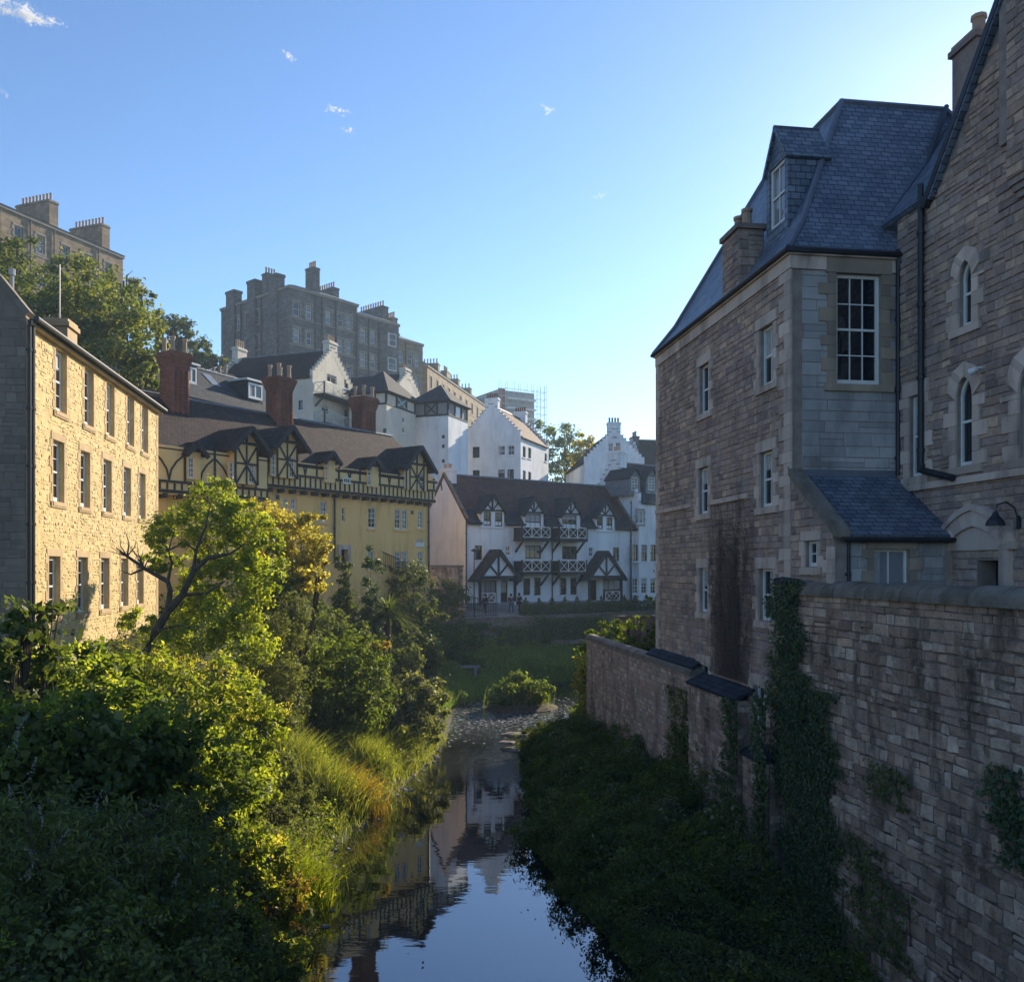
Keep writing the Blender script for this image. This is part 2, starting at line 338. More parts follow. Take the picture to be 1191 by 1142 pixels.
def window(parent, F, r=None, az=None, rec=.15, cols=2, rows=2, fm='white', fw=.07, bar=.03, glass='glass', sill=None, dress=None, meet=True, arch=0, wallmb=None, lab=None, hole=True, off=0.0, dw=.2, name='window', dp=.055):
    a0, a1, z0, z1 = az if az else F.rect(r)
    if a0 > a1: a0, a1 = a1, a0
    if hole: F.holes.append((a0, a1, z0, z1, rec))
    mb = MB(); e = .002; f0, f1 = off - rec - .05, off - rec + .02; H = z1 - z0
    A0, A1, Z0, Z1 = a0+e, a1-e, z0+e, z1-e
    mb.fbox(F, A0, A0+fw, Z0, Z1, f0, f1); mb.fbox(F, A1-fw, A1, Z0, Z1, f0, f1)
    mb.fbox(F, A0+fw, A1-fw, Z0, Z0+fw*1.3, f0, f1-.003); mb.fbox(F, A0+fw, A1-fw, Z1-fw, Z1, f0, f1-.003)
    if meet: mb.fbox(F, A0+fw, A1-fw, (z0+z1)/2-.03, (z0+z1)/2+.03, f0, f1-.006)
    for k in range(1, cols): x = A0+fw+(A1-A0-2*fw)*k/cols; mb.fbox(F, x-bar/2, x+bar/2, Z0+fw*1.3, Z1-fw, f0+.02, f1-.02)
    for k in range(1, rows):
        z = Z0+fw+(Z1-Z0-2*fw)*k/rows
        if meet and abs(z-(z0+z1)/2) < .06: continue
        mb.fbox(F, A0+fw, A1-fw, z-bar/2, z+bar/2, f0+.022, f1-.022)
    if arch:
        zs = z1 - arch; N = 7; mid = (a0+a1)/2; hw = (a1-a0)/2; K = math.pi/2*.82
        pts = [(hw*(1-math.cos(K*t/N))/(1-math.cos(K)), arch*math.sin(K*t/N)/math.sin(K)) for t in range(N+1)]
        for sg in (0, 1):
            P = [((a0+x) if not sg else (a1-x), zs+z) for x, z in pts]; Q = [((a0+x+fw*.9) if not sg else (a1-x-fw*.9), zs+z-fw*.8) for x, z in pts]
            for i in range(N):
                q = [P[i], P[i+1], Q[i+1], Q[i]]
                mb.hexa([F.p(x, z, f1+.004) for x, z in q] + [F.p(x, z, f0) for x, z in q])
                if wallmb is not None:
                    cx = a0 if not sg else a1
                    tri = [P[i], P[i+1], (cx, z1)] if i else [P[0], P[1], (cx, z1)]
                    wallmb.poly([F.p(x, z, off) for x, z in (tri if sg else tri[::-1])])
                    wallmb.poly([F.p(*P[i], off), F.p(*P[i+1], off), F.p(*P[i+1], off-rec-.05), F.p(*P[i], off-rec-.05)])
            if wallmb is not None: wallmb.poly([F.p(*P[-1], off), F.p(a0 if not sg else a1, z1, off), F.p(mid, z1, off)])
    w = mb.build(name, M[fm], parent)
    if lab: w['label'] = lab
    MB().poly([F.p(A0+fw*.5, Z0+fw*.5, off-rec-.03), F.p(A1-fw*.5, Z0+fw*.5, off-rec-.03), F.p(A1-fw*.5, Z1-fw*.5, off-rec-.03), F.p(A0+fw*.5, Z1-fw*.5, off-rec-.03)]).build('pane', M[glass], w)
    hsh = random.Random(int(a0*613+z0*991+F.O.x*37)).random()
    if hsh < .42 and A1-A0 > .4 and not arch:
        k = .22+.5*hsh/.42 if hsh < .3 else 1; q0, q1 = (A0+fw, A1-fw) if hsh < .3 else (A0+fw, A0+fw+(A1-A0)*.22)
        zt_ = Z1-fw; zb_ = Z1-fw-(Z1-Z0-2.3*fw)*k; oo = off-rec-.026
        MB().poly([F.p(q0, zb_, oo), F.p(q1, zb_, oo), F.p(q1, zt_, oo), F.p(q0, zt_, oo)]).build('curtain', M['curtain'], w)
    if sill: MB().fbox(F, a0-.1, a1+.1, z0-.14, z0-.003, off-rec, off+.07).build('sill', M[sill], w)
    if dress:
        s = MB(); rng = random.Random(int(a0*97+z0*31)); o1 = off+dp
        if arch:
            zs = z1-arch
            for sg in (0, 1):
                P = [((a0+x) if not sg else (a1-x), zs+z) for x, z in pts]
                Q = [((a0+x-dw*1.1) if not sg else (a1-x+dw*1.1), zs+z+dw*.9) for x, z in pts]; Q[-1] = (mid, z1+dw*1.35)
                for i in range(0, N):
                    q = [P[i], P[i+1], Q[i+1], Q[i]]
                    s.hexa([F.p(x, z, o1) for x, z in q]+[F.p(x, z, off-.02) for x, z in q])
            top = zs
        else:
            s.fbox(F, a0-dw*1.1, a1+dw*1.1, z1+.004, z1+dw*1.55, off-.02, o1+.01); top = z1
        z = z0-.02; k = rng.randint(0, 1)
        while z < top-.05:
            h = min(rng.uniform(.26, .38), top-z)
            for sd in (0, 1):
                wd = dw*(1.75 if (k+sd) % 2 else .95)*rng.uniform(.9, 1.1)
                if sd: s.fbox(F, a1+.003, a1+wd, z+.004, z+h-.004, off-.02, o1)
                else: s.fbox(F, a0-wd, a0-.003, z+.004, z+h-.004, off-.02, o1)
            z += h; k += 1
        s.fbox(F, a0-dw*1.3, a1+dw*1.3, z0-.2, z0-.022, off-.02, o1+.03)
        s.build('surround', M[dress], w)
    return w
def stones(mb, F, s0, s1, z0, z1, holes=(), ch=(.2, .3), ln=(.3, .6), pr=(.012, .035), zmax=None, zmin=None, seed=1, gap=.012, jit=.012, bev=.02, off=0.0):
    """Coursed rubble: each stone is its own bevelled lump standing proud of the mortar."""
    rng = random.Random(seed); z = z0
    while z < z1-.04:
        h = min(rng.uniform(*ch), z1-z); s = s0+rng.uniform(-ln[0], 0)
        while s < s1:
            L = rng.uniform(*ln)*(1 if rng.random() < .85 else 1.5); a0, a1 = max(s, s0), min(s+L, s1); s += L
            if a1-a0 < .05: continue
            segs = [(a0, a1, z, z+h)]
            if h > .22 and rng.random() < .18: segs = [(a0, a1, z, z+h*.5), (a0, a1, z+h*.5, z+h)]
            for hl in holes:
                new = []
                for b0, b1, y0, y1 in segs:
                    if b1 <= hl[0] or b0 >= hl[1] or y1 <= hl[2] or y0 >= hl[3]: new.append((b0, b1, y0, y1)); continue
                    if y0 < hl[2]: new.append((b0, b1, y0, hl[2]))
                    if y1 > hl[3]: new.append((b0, b1, hl[3], y1))
                    ya, yb = max(y0, hl[2]), min(y1, hl[3])
                    if b0 < hl[0]: new.append((b0, hl[0], ya, yb))
                    if b1 > hl[1]: new.append((hl[1], b1, ya, yb))
                segs = new
            for b0, b1, y0, y1 in segs:
                if b1-b0 < .05 or y1-y0 < .04: continue
                if zmax and y1 > min(zmax(b0), zmax(b1)):
                    y1 = min(zmax(b0), zmax(b1))
                    if y1-y0 < .05: continue
                if zmin and y0 < max(zmin(b0), zmin(b1)): continue
                p = rng.uniform(*pr); g = gap/2
                c4 = [(b0+g, y0+g), (b1-g, y0+g), (b1-g, y1-g), (b0+g, y1-g)]
                c4 = [(x+rng.uniform(-jit, jit), y+rng.uniform(-jit, jit)) for x, y in c4]
                mx, my = (b0+b1)/2, (y0+y1)/2; kx = max(.3, 1-2*bev/(b1-b0)); ky = max(.3, 1-2*bev/(y1-y0))
                i4 = [(mx+(x-mx)*kx, my+(y-my)*ky) for x, y in c4]
                i = len(mb.v); mb.v += [tuple(F.p(x, y, off-.005)) for x, y in c4]+[tuple(F.p(x, y, off+p+rng.uniform(-.3, .3)*p)) for x, y in i4]
                mb.f += [(i+4, i+5, i+6, i+7), (i, i+1, i+5, i+4), (i+1, i+2, i+6, i+5), (i+2, i+3, i+7, i+6), (i+3, i, i+4, i+7)]
        z += h
    return mb
POT = {}
def pots(parent, F0, spots, h=.75, r=.14, mat='pot'):
    """Chimney pots standing at world spots (sub-parts of a chimney)."""
    key = (round(h, 2), round(r, 2), mat)
    if key not in POT:
        mb = MB().lathe((0, 0, 0), [(r*1.1, 0), (r*1.1, h*.12), (r*.85, h*.16), (r*.8, h*.8), (r*1.0, h*.84), (r*1.0, h), (r*.7, h), (r*.7, h*.8)], 9)
        me = bpy.data.meshes.new('chimney_pot'); me.from_pydata(mb.v, [], mb.f); me.update(); auto_uv(me); me.materials.append(M[mat]); POT[key] = me
    for p in spots:
        o = bpy.data.objects.new('chimney_pot', POT[key]); COL.objects.link(o); o.parent = parent; o.location = p
def chimney(parent, c0, u, hu, hv, z0, z1, mat, n=4, ph=.7, pr=.13, cap=None, along='u', pmat='pot', name='chimney'):
    mb = MB(); u = Vector(u).normalized()
    mb.obox(c0, u, hu, hv, z0, z1-.28); mb.obox(c0, u, hu+.08, hv+.08, z1-.279, z1-.12); mb.obox(c0, u, hu+.02, hv+.02, z1-.119, z1)
    o = mb.build(name, M[mat], parent)
    v = Vector((-u.y, u.x, 0)); d, L = (u, hu) if along == 'u' else (v, hv)
    if n: pots(o, None, [Vector((c0[0], c0[1], z1-.01)) + d*((k+.5)/n*2-1)*L*.92 for k in range(n)], ph, pr, pmat)
    return o
def brick_chimney(parent, c0, u, w, z0, z1, n=4):
    """Clustered shafts on a plinth with a corbelled head."""
    mb = MB(); h = z1-z0; u = Vector(u).normalized(); v = Vector((-u.y, u.x, 0)); c0 = Vector((c0[0], c0[1], 0))
    mb.obox(c0, u, w*.46, w*.46, z0, z1-h*.2)
    for a in (-1, -.34, .34, 1):
        for b in (-1, -.34, .34, 1):
            if max(abs(a), abs(b)) > .9: mb.obox(c0+u*a*w*.42+v*b*w*.42, (u+v).normalized(), w*.105, w*.105, z0+.02, z1-h*.22)
    mb.obox(c0, u, w*.5, w*.5, z0-.02, z0+h*.08)
    for k in range(5): mb.obox(c0, u, w*(.5+.03*k), w*(.5+.03*k), z1-h*(.22-.03*k), z1-h*(.19-.03*k)-.001)
    mb.obox(c0, u, w*.66, w*.66, z1-h*.07, z1-h*.03); mb.obox(c0, u, w*.6, w*.6, z1-h*.029, z1)
    o = mb.build('chimney', M['brick'], parent)
    k = [(-.35, -.35), (.35, -.35), (-.35, .35), (.35, .35), (0, -.35), (0, .35)][:n]
    pots(o, None, [Vector((c0.x, c0.y, z1-.01))+u*a*w+v*b*w for a, b in k], .85, .15)
    return o
def gable_roof(parent, O, u, v, A, B, zE, zR, axis, mat, oe=.3, og=.15, t=.14, name='roof', shift=.5):
    """Two slopes over the rectangle O, O+u*A, O+v*B; ridge along u or v; returns the roof object."""
    O = Vector((O.x, O.y, 0)); mb = MB()
    if axis == 'u': e, d, L, D = u, v, A, B
    else: e, d, L, D = v, u, B, A
    m = D*shift; Z = Vector((0, 0, 1))
    s1 = (zR-zE)/m; s2 = (zR-zE)/(D-m)
    r0 = O+d*m-e*og+Z*(zR+.1); r1 = O+d*m+e*(L+og)+Z*(zR+.1)
    a0 = O-d*oe-e*og+Z*(zE+.1-s1*oe); a1 = O-d*oe+e*(L+og)+Z*(zE+.1-s1*oe)
    b0 = O+d*(D+oe)-e*og+Z*(zE+.1-s2*oe); b1 = O+d*(D+oe)+e*(L+og)+Z*(zE+.1-s2*oe)
    mb.slab([a0, a1, r1, r0], t); mb.slab([b1, b0, r0, r1], t)
    o = mb.build(name, M[mat], parent)
    rd = MB(); n = max(2, int(L/.45))
    for k in range(n):
        p, q = r0.lerp(r1, k/n), r0.lerp(r1, (k+.96)/n); rd.tube([p+Z*.01, q+Z*.01], .11, 6)
    rd.build('ridge', M['lead'], o)
    return o
def corners(O, u, v, A, B):
    O = Vector((O.x, O.y, 0))
    return dict(front=Fr(O, u), left=Fr(O+v*B, -v), right=Fr(O+u*A, v), back=Fr(O+u*A+v*B, -u))
def outline(L, z0, zE, zR=None, m=.5):
    return [(0, z0), (L, z0), (L, zE), (L*m, zR), (0, zE)] if zR else [(0, z0), (L, z0), (L, zE), (0, zE)]
def house_walls(parent, FS, A, B, z0, zE, zR, axis, mat, rec=.18, faces=('front', 'left', 'right', 'back'), m=.5):
    mb = MB()
    for k in faces:
        L = A if k in ('front', 'back') else B
        g = (axis == 'v') == (k in ('front', 'back'))
        mm = m if k in ('front', 'right') else 1-m
        wall(mb, FS[k], outline(L, z0, zE, zR if g else None, mm), rec)
    return mb.build('wall', M[mat], parent)
def crow_steps(parent, F, L, zE, zR, n=8, mat='harl', th=.3, capm='cope', a0=0.0):
    mb = MB(); cp = MB(); h = (zR-zE)/n
    for sd in (0, 1):
        for k in range(n):
            x0 = L/2*k/n; x1 = L/2*(k+1)/n; z = zE+h*(k+1)+.25
            q0, q1 = (a0+x0, a0+x1) if not sd else (a0+L-x1, a0+L-x0)
            mb.fbox(F, q0, q1, zE+h*k-.25, z, -th, .012)
            cp.fbox(F, q0-.03, q1+.03, z+.002, z+.09, -th-.03, .045)
    o = mb.build('crow_step_gable', M[mat], parent); cp.build('coping', M[capm], o); return o
def rail_x(mb, F, a0, a1, z0, z1, o, n, w=.06, th=.03):
    """White cross-braced railing panels in a plane parallel to the wall."""
    mb.fbox(F, a0, a1, z1-w, z1, o-th, o+th); mb.fbox(F, a0, a1, z0, z0+w, o-th, o+th)
    for k in range(n+1):
        x = a0+(a1-a0)*k/n; mb.fbox(F, x-w/2, x+w/2, z0+w, z1-w, o-th*.9, o+th*.9)
    for k in range(n):
        x0, x1 = a0+(a1-a0)*k/n, a0+(a1-a0)*(k+1)/n
        mb.fbeam(F, x0+w/2, z0+w, x1-w/2, z1-w, w*.7, o-th*.6, o+th*.6); mb.fbeam(F, x0+w/2, z1-w, x1-w/2, z0+w, w*.7, o-th*.5, o+th*.5)
def balcony(parent, F, a0, a1, z, H=1.0, D=1.2, n=3, rm='white', bracket=True, floor='timber', board=True):
    mb = MB(); mb.fbox(F, a0, a1, z-.22, z, -.05, D)
    for x in (a0+.06, a1-.06): mb.fbox(F, x-.06, x+.06, z+.001, z+H, D-.14, D-.02)
    if bracket:
        for x in (a0+.25, a1-.25):
            P = [F.p(x-.07, z-1.25, .02), F.p(x-.07, z-.222, D-.1), F.p(x-.07, z-.222, D-.32), F.p(x-.07, z-1.05, .02)]
            mb.prism(P, F.u*.14)
    if board: mb.fbox(F, a0+.13, a1-.13, z+.03, z+H-.1, D-.2, D-.15); mb.fbox(F, a0+.03, a0+.06, z+.03, z+H-.1, .02, D-.15); mb.fbox(F, a1-.06, a1-.03, z+.03, z+H-.1, .02, D-.15)
    o = mb.build('balcony', M[floor], parent)
    r = MB(); rail_x(r, F, a0+.13, a1-.13, z+.08, z+H-.02, D-.08, n)
    G = Fr(F.p(a0+.06, 0, 0), F.n); rail_x(r, G, .05, D-.16, z+.08, z+H-.02, 0, 1)
    G = Fr(F.p(a1-.06, 0, 0), F.n); rail_x(r, G, .05, D-.16, z+.08, z+H-.02, 0, 1)
    r.build('railing', M[rm], o); return o
def dormer(parent, F, ac, w, z0, zh, za, L, off, wm, rm, tm=None, lap=.25, king=False, rt=.1, win=None, wopt={}, fan=False):
    """Gabled dormer whose front stands in (or proud of) the wall plane F and whose roof runs back L metres."""
    mb = MB(); a0, a1 = ac-w/2, ac+w/2; zr = za
    G = F.shift(off); G.holes = []
    d = bpy.data.objects.new('dormer', None)
    holes = [tuple(h) for h in (win or [])]
    wall(mb, F, [(a0, z0), (a1, z0), (a1, zh), (ac, zr), (a0, zh)], .1, [(h[0], h[1], h[2], h[3], .1) for h in holes], off)
    mb.poly([F.p(a0, z0, off), F.p(a0, zh, off), F.p(a0, zh, off-L), F.p(a0, z0, off-L)]); mb.poly([F.p(a1, z0, off), F.p(a1, z0, off-L), F.p(a1, zh, off-L), F.p(a1, zh, off)])
    o = mb.build('dormer', M[wm], parent)
    for h in holes: window(o, F, az=h[:4], rec=.08, hole=False, off=off, **wopt)
    r = MB(); sl = (zr-zh)/(w/2)
    for sg in (-1, 1):
        e = ac+sg*(w/2+lap); ze = zh-sl*lap
        r.slab([F.p(e, ze+.06, off+lap), F.p(ac, zr+.06, off+lap), F.p(ac, zr+.06, off-L), F.p(e, ze+.06, off-L)], rt)
    ro = r.build('dormer_roof', M[rm], o)
    if tm:
        t = MB(); b = .16
        for sg in (-1, 1): t.fbeam(F, ac+sg*(w/2+lap*.95), zh-sl*lap-.04, ac, zr-.04, b*1.5, off+lap-.06, off+lap+.05)
        t.fbox(F, a0-.05, a1+.05, zh-b/2, zh+b/2, off+.001, off+.06)
        if king: t.fbox(F, ac-b/2, ac+b/2, zh+b/2, zr-.15, off+.001, off+.05)
        if fan:
            for sg in (-1, 1): t.fbeam(F, ac, zh, ac+sg*w*.24, zh+(zr-zh)*.5, b*.8, off+.001, off+.045)
        t.build('timber', M[tm], o)
    return o
def pipe(parent, F, px, y0, y1, r=.055, o=.09, mat='black', a=None, z=None, name='drainpipe'):
    if a is None: a = F.hit(px, (y0+y1)/2)[0]; z1 = F.hit(px, y0)[1]; z0 = F.hit(px, y1)[1]
    else: z0, z1 = z
    mb = MB(); mb.tube([F.p(a, z0, o), F.p(a, z1, o)], r, 8)
    k = z0+.4
    while k < z1-.2: mb.tube([F.p(a, k, o), F.p(a, k+.09, o)], r*1.35, 8); mb.fbox(F, a-.04, a+.04, k+.01, k+.08, 0, o); k += 1.8
    return mb.build(name, M[mat], parent)
# ------------------------------------------------------------------ terrain
RIVER = [(2, -60, 4.0), (2, 10, 3.9), (2.0, 19, 3.8), (1.6, 28, 3.4), (4.0, 39, 2.6), (5.3, 46, 2.3), (8, 55, 3.9), (13, 62, 4.2), (22, 68, 4.5), (40, 74, 5), (90, 80, 5)]
def river_e(X, Y):   # distance beyond the water's edge (negative in the river)
    best = np.full(np.shape(X), 1e9)
    for (x0, y0, h0), (x1, y1, h1) in zip(RIVER, RIVER[1:]):
        dx, dy = x1-x0, y1-y0; t = np.clip(((X-x0)*dx+(Y-y0)*dy)/(dx*dx+dy*dy), 0, 1)
        best = np.minimum(best, np.hypot(X-x0-t*dx, Y-y0-t*dy)-(h0+(h1-h0)*t))
    return best
TP = []
for X, Y, z in [(-11, 10, 4.5), (-11, 20, 4.6), (-10, 30, 5), (-11, 44, 6), (-20, 30, 8), (-25, 45, 13), (-20, 5, 6), (-40, 30, 18), (14, 36, 4.6), (13, 43, 4.4), (11, 46, 2.5), (11, 50, 1.8), (16, 48, 3.5), (28, 50, 6), (45, 60, 9),
                (12, 15, 7.4), (14, 25, 6), (30, 20, 9), (12, 5, 7.4), (11, -5, 7.4), (9.5, 20, 0.9), (9.5, 15, 0.5), (9.5, 30, 2.3), (9.5, 38, 2.3), (7, 10, 2), (60, 40, 12), (0, -30, 4), (-30, -30, 8), (30, -30, 8)]:
    p = rw(X, Y); TP.append((p.x, p.y, z))
for px, d, z in [(183, 50, 7.3), (350, 52, 7.0), (450, 57, 7.4), (497, 63, 7.9), (520, 67, 6.2), (543, 73, 6.1), (640, 77, 6.0), (735, 85, 6.0), (770, 88, 6), (560, 70.5, 3.6), (650, 74, 3.7), (740, 80, 3.8),
                 (530, 60, 2.2), (600, 64, 2.0), (680, 68, 2.0), (480, 52, 2.8), (430, 47, 4), (300, 70, 13), (360, 85, 20), (430, 90, 19), (510, 96, 16), (600, 106, 12), (715, 112, 9), (760, 120, 9),
                 (50, 92, 33), (150, 98, 29), (255, 132, 36), (400, 128, 33), (490, 150, 30), (560, 200, 30), (640, 200, 17), (760, 220, 15), (100, 70, 18), (100, 300, 45), (600, 400, 25), (1100, 300, 18), (900, 120, 10), (-500, 150, 35), (-600, 400, 40), (1800, 400, 25)]:
    p = at(px, d); TP.append((p.x, p.y, z))
TP = np.array(TP)
def terr(x, y):
    x = np.asarray(x, float); y = np.asarray(y, float); sh = x.shape; x = x.ravel(); y = y.ravel()
    z = np.zeros(len(x)); wsum = np.zeros(len(x))
    for px, py, pz in TP:
        w = 1/(((x-px)**2+(y-py)**2)+1.5)**1.9; z += w*pz; wsum += w
    z /= wsum
    X = x*RX.x+y*RX.y; Y = x*RV.x+y*RV.y; e = river_e(X, Y)
    k = np.where(X > 6, .07+.29*np.clip((Y-18)/8, 0, 1), .55)
    cap = np.where(e > 0, .05+k*e, np.maximum(-.9, .6*e))
    free = (X > 10.42) & (Y < 43.7)
    return np.where(free, np.maximum(z, 2.0), np.minimum(z, cap)).reshape(sh)
def terr1(p): return float(terr(np.array([p.x]), np.array([p.y]))[0])
def build_ground():
    def axis(lo, hi, step, far): 
        a = list(np.arange(lo, hi, step)); s = step
        while a[-1] < far: s *= 1.22; a.append(a[-1]+s)
        s = step
        while a[0] > -far: s *= 1.22; a.insert(0, a[0]-s)
        return np.array(a)
    X = axis(-24, 24, .45, 420); Y = axis(-5, 100, .7, 520)
    XX, YY = np.meshgrid(X, Y); wx = XX*RX.x+YY*RV.x; wy = XX*RX.y+YY*RV.y
    z = terr(wx, wy); rng = np.random.default_rng(3); z = z+np.where(np.abs(XX) < 60, rng.normal(0, .04, z.shape), 0)
    V = np.stack([wx, wy, z], -1).reshape(-1, 3); ny, nx = z.shape; i = np.arange(ny*nx).reshape(ny, nx)
    Fq = np.stack([i[:-1, :-1], i[:-1, 1:], i[1:, 1:], i[1:, :-1]], -1).reshape(-1, 4)
    me = bpy.data.meshes.new('ground'); me.from_pydata(V.tolist(), [], Fq.tolist()); me.update()
    t = NT('bank soil and turf'); o = t.objc(); 
    col = t.mixc(t.ramp(t.noise(o, .35, 5), [(.42, (0, 0, 0)), (.6, (1, 1, 1))]), (.035, .045, .016), (.055, .042, .028))
    t.surf(col, .95, t.noise(o, 5, 5), .8, .08)
    g = finish(me, 'ground', t.m, None, True, False); tag(g, 'earth banks and turf of the river valley', 'ground', kind='structure')
    # the water: one sheet along the river, calm near, broken where it runs over stones
    t = NT('river water'); o = t.objc(); av = t.n('Attribute', _attribute_name='riffle').outputs[2]
    r1 = t.n('TexNoise', Vector=t.scaled(o, (.55, 1.5, 1)), Scale=1.3, Detail=3, Roughness=.5).outputs[0]
    r2 = t.n('TexNoise', Vector=t.scaled(o, (1, 1.6, 1)), Scale=3.2, Detail=5, Roughness=.7).outputs[0]
    h = t.math('ADD', t.math('MULTIPLY', r1, .036), t.math('MULTIPLY', t.math('MULTIPLY', r2, av), .32))
    bp = t.n('Bump', Height=h, Strength=.55, Distance=.16)
    foam = t.math('MULTIPLY', t.ramp(t.n('TexNoise', Vector=t.scaled(o, (1.2, 2.2, 1)), Scale=2.6, Detail=6, Roughness=.75).outputs[0], [(.50, (0, 0, 0)), (.64, (1, 1, 1))]), av)
    d = t.n('BsdfDiffuse', Color=t.mixc(foam, (.012, .014, .010), (.50, .54, .60))); g = t.n('BsdfGlossy', Color=(.93, .95, 1, 1), Roughness=.02)
    t.t.links.new(bp.outputs[0], g.inputs['Normal'])
    f = t.n('LayerWeight', Blend=.36); k = t.math('MULTIPLY', t.math('SUBTRACT', 1.0, foam), t.ramp(f.outputs[1], [(0, (.03, .03, .03)), (.55, (.30, .30, .30)), (.8, (.62, .62, .62)), (1, (.95, .95, .95))]))
    mx = t.n('MixShader', Fac=k, i1=d.outputs[0], i2=g.outputs[0]); t.t.links.new(mx.outputs[0], t.out.inputs[0])
    L = np.array(RIVER, float); seg = []
    ys = np.arange(-58, 88, .6)
    V = []; A = []
    for Y in ys:
        Xc = np.interp(Y, L[:, 1], L[:, 0]) if Y <= 80 else 90
        for s_ in np.linspace(-9, 9, 31):
            X = Xc+s_*(1 if Y < 50 else 1+(Y-50)*.12); p = rw(X, Y); V.append((p.x, p.y, 0.0))
            r = max(0, 1-abs(Y-53)/8.5)*1.15
            r = max(r, .35*max(0, 1-abs(Y-42)/6)*(1 if X > 4.5 else .5))
            A.append(min(1, r))
    n = 31; m = len(ys); i = np.arange(n*m).reshape(m, n); Fq = np.stack([i[:-1, :-1], i[:-1, 1:], i[1:, 1:], i[1:, :-1]], -1).reshape(-1, 4)
    me = bpy.data.meshes.new('river_water'); me.from_pydata(V, [], Fq.tolist()); me.update()
    at_ = me.attributes.new('riffle', 'FLOAT', 'POINT'); at_.data.foreach_set('value', A)
    o = finish(me, 'river_water', t.m, None, True, False); tag(o, 'calm dark river mirroring the sky with a riffle upstream', 'river', kind='structure')
build_ground()

